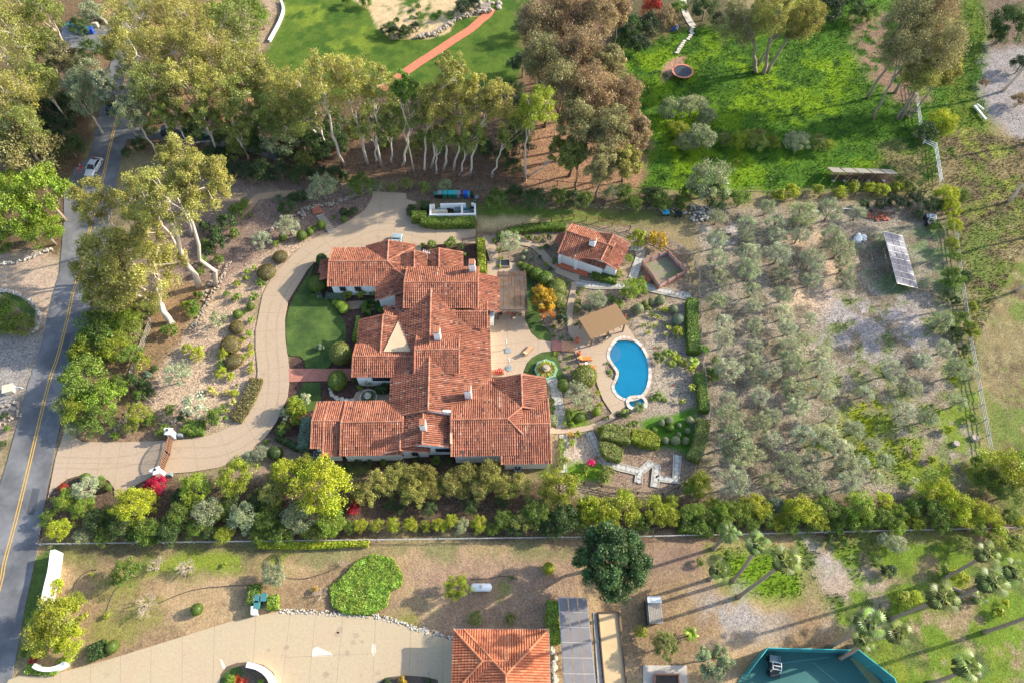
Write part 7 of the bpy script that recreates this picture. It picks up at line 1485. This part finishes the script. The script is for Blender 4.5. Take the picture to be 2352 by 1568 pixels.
def hose(pts, label):
    W = [Vector((*P(x, y), .02)) for x, y in spline(pts, 4, False)]; o = Vector((W[0].x, W[0].y, 0)); b = MB(); b.tube([w_-o for w_ in W], .035, 4); tmesh('garden_hose', b, M['black_pl'], o, label, 'hose')
hose([(165,1365),(175,1335),(200,1312),(222,1308)], 'black irrigation hose curving near the small tree at the lower left')
hose([(245,1405),(262,1360),(282,1338)], 'black irrigation hose running up to the dark glossy tree')
hose([(362,1385),(440,1355),(520,1345),(572,1342)], 'long black irrigation hose running left from the bin hedge')
hose([(655,1325),(700,1328),(760,1310)], 'thin black irrigation hose left of the green ground cover')
hose([(1082,1330),(1120,1328),(1160,1322),(1190,1330)], 'thin black hose beyond the white propane tank')
b = MB(); [b.tube([(r*math.cos(k*.4), r*math.sin(k*.4), .05) for k in range(17)], .04, 4) for r in (.9, 1.1, .7)]; tmesh('hose_coil', b, M['black_pl'], at(626,1293), 'coil of black hose behind the pale tree at the bins', 'hose coil')
rp = MB()
for q in ([(60,1180),(75,1120),(92,1122),(78,1182)],[(140,800),(150,765),(165,766),(155,802)],[(215,470),(222,440),(240,441),(233,471)]): rp.poly(PP(q), .003)
tag(rp.build('road_patches', plain('fresh_asphalt', (.075,.078,.085), .85, .15, .6)), kind='structure')
rc = MB(); rr = random.Random(31)
for k in range(26):
    y = rr.uniform(430, 1480); i = min(range(len(YEL)), key=lambda q: abs(YEL[q][1]-y)); x = YEL[i][0]+rr.uniform(-35, 30)-(y-YEL[i][1])*.22; W = [P(x, y)]; a = rr.uniform(0, 6.28)
    for s in range(6): a += rr.gauss(0, .5); W.append((W[-1][0]+.5*math.cos(a), W[-1][1]+.5*math.sin(a)))
    rc.poly(ribbon(W, .035), .0035)
tag(rc.build('road_cracks', M['mat']), kind='structure')
# ------------------------------------------------------------------ grass tufts over the weedy ground (uncountable)
rg = nrng(99)
def tufts(name, n, thr, label, hmin, hmax, pw=1.0, wd=.10):
    j = rg.integers(0, ny-1, n*6); i = rg.integers(0, nx-1, n*6); g = GRASS[j, i]
    X = XX[j, i]+rg.uniform(0, GS, len(i)); Y = YY[j, i]+rg.uniform(0, GS, len(i)); ok = (g > thr) & (rg.random(len(i)) < g**pw) & (Y > 4) & (Y < 150) & (np.abs(X) < 30+Y*.78)
    i, j, X, Y = i[ok][:n], j[ok][:n], X[ok][:n], Y[ok][:n]; m = len(i); Z = ZZ[j, i]; c = TINT[j, i]*rg.uniform(.8, 1.25, (m, 1)); h = rg.uniform(hmin, hmax, m)*(.5+fbm(X, Y, 2, 31, 2))
    a = rg.uniform(0, math.pi, m); s = np.stack([np.cos(a), np.sin(a), np.zeros(m)], 1)*wd; t = rg.normal(0, .5, (m, 2)); top = np.stack([t[:, 0]*h, t[:, 1]*h, h], 1); o = np.stack([X, Y, Z-.02], 1)
    V = np.stack([o-s, o+s, o+top+s*.6, o+top-s*.6], 1); me = quads_mesh(name, V, rg.random(m), M['blade'], c); tag(link(name, me), label, 'grass', kind='stuff')
tufts('grass', 190000, .45, 'tall weeds and grass over the meadows and fields', .08, .26, 1.0, .09)
tufts('lawn_grass', 25000, .2, 'short grass on the lawns and verges', .04, .10, .5, .08)
# fallen leaves and wood chips (uncountable)
n = 90000; j = rg.integers(0, ny-1, n*2); i = rg.integers(0, nx-1, n*2); ok = (CHIP[j, i] > .7) & (GRASS[j, i] < .4) & (pm[j, i] > .8) & (YY[j, i] > 4) & (YY[j, i] < 145) & (np.abs(XX[j, i]) < 30+YY[j, i]*.78); i, j = i[ok][:n], j[ok][:n]; m = len(i)
c_ = np.stack([XX[j, i]+rg.uniform(0, GS, m), YY[j, i]+rg.uniform(0, GS, m), np.maximum(ZZ[j, i], -.12)+rg.uniform(.01, .06, m)], 1)
far_ = np.where(rg.random(m) < .5, 1.7, .5)[:, None]*rg.uniform(.7, 1.2, (m, 1)); V = leafquads(c_, unit(rg.normal(size=(m, 3))*.5+[0, 0, 1]), .11, rg, .7)
tag(link('leaf_litter', quads_mesh('leaf_litter', V, rg.random(m), M['blade'], np.clip(TINT[j, i]*far_, 0, .8))), 'fallen leaves and wood chips over the bare ground', 'leaf litter', kind='stuff')
# ------------------------------------------------------------------ a label of its own for every plant
LM = [('swimming pool',1445,850),('guest cottage',1360,580),('tan pergola',1385,738),('dark pergola',1175,668),('raised timber pen',1525,615),('tilted solar row',2068,597),('driveway gate',387,1040),('utility yard',1040,482),('trampoline',1566,166),('silver sedan',221,372),('round front lawn',720,750),('courtyard fountain',847,909),('roadside wall',108,1330),('propane tank',1106,1345),('tiled garage',1160,1510),('tennis court',1870,1530),('sand court',1400,1490),('red brick path',1040,95),('open solar shed',1980,405),('octagonal planter',1254,851),('slab step flight',750,515),('brick entry walk',735,860),('zigzag path',1500,1090),('white zigzag fence',2135,345),('orange loungers',1348,836),('hedge bin bay',600,1380),('dark truck',466,310),('roadside bin row',190,70),('orchard rubble heap',2020,495),('lumber stack',1500,1400),('mansion chimneys',1020,780),('grass island',50,710),('driveway bend',640,650),('orchard stumps',2215,1010),('pale rock pile',1604,490),('bedroom wing',820,620),('right wing',1180,990),('left wing',790,1000),('solar canopy',1320,1470),('worn drive patch',740,1498)]
DIRS = ['right of','upper right of','above','upper left of','left of','lower left of','below','lower right of']
ORD = ['nearest','second nearest','third nearest','fourth nearest','fifth nearest','sixth nearest','seventh nearest','eighth nearest','ninth nearest','tenth nearest','eleventh nearest','twelfth nearest','thirteenth nearest','fourteenth nearest','fifteenth nearest','sixteenth nearest','seventeenth nearest','eighteenth nearest']
buck = {}
for q in PLANTS:
    o, x, y, d, g = q; ds = sorted((math.hypot(x-a, y-b), n, a, b) for n, a, b in LM)[0]; ang = math.atan2(-(y-ds[3]), x-ds[2]); k = int(round(ang/(math.pi/4))) % 8
    buck.setdefault((d, ds[1], DIRS[k]), []).append((ds[0], x, y, o))
for (d, lm, dr), L in buck.items():
    L.sort(key=lambda t: t[0])
    for i, t in enumerate(L): t[3]['label'] = '%s %s the %s' % (d, dr, lm)+('' if len(L) == 1 else ', %s one' % ORD[min(i, 17)])
for q in PLANTS:
    t = q[0]['label'].split()
    if len(t) > 16: q[0]['label'] = ' '.join([k for k in t if k not in ('tall', 'the')][:16])
cnt = {}
for o, x, y, d, g in PLANTS: cnt.setdefault(d, []).append(o)
for q in PLANTS:
    if q[4]: q[0]['group'] = q[4]
    elif len(cnt[q[3]]) > 2: q[0]['group'] = q[3].replace('tree', 'trees').replace('bush', 'bushes').replace('shrub', 'shrubs')+('' if any(w in q[3] for w in ('tree', 'bush', 'shrub')) else ' planted in the grounds')
print('plants', len(PLANTS), 'objects', len(bpy.data.objects), 'faces', sum(len(m.polygons) for m in bpy.data.meshes))
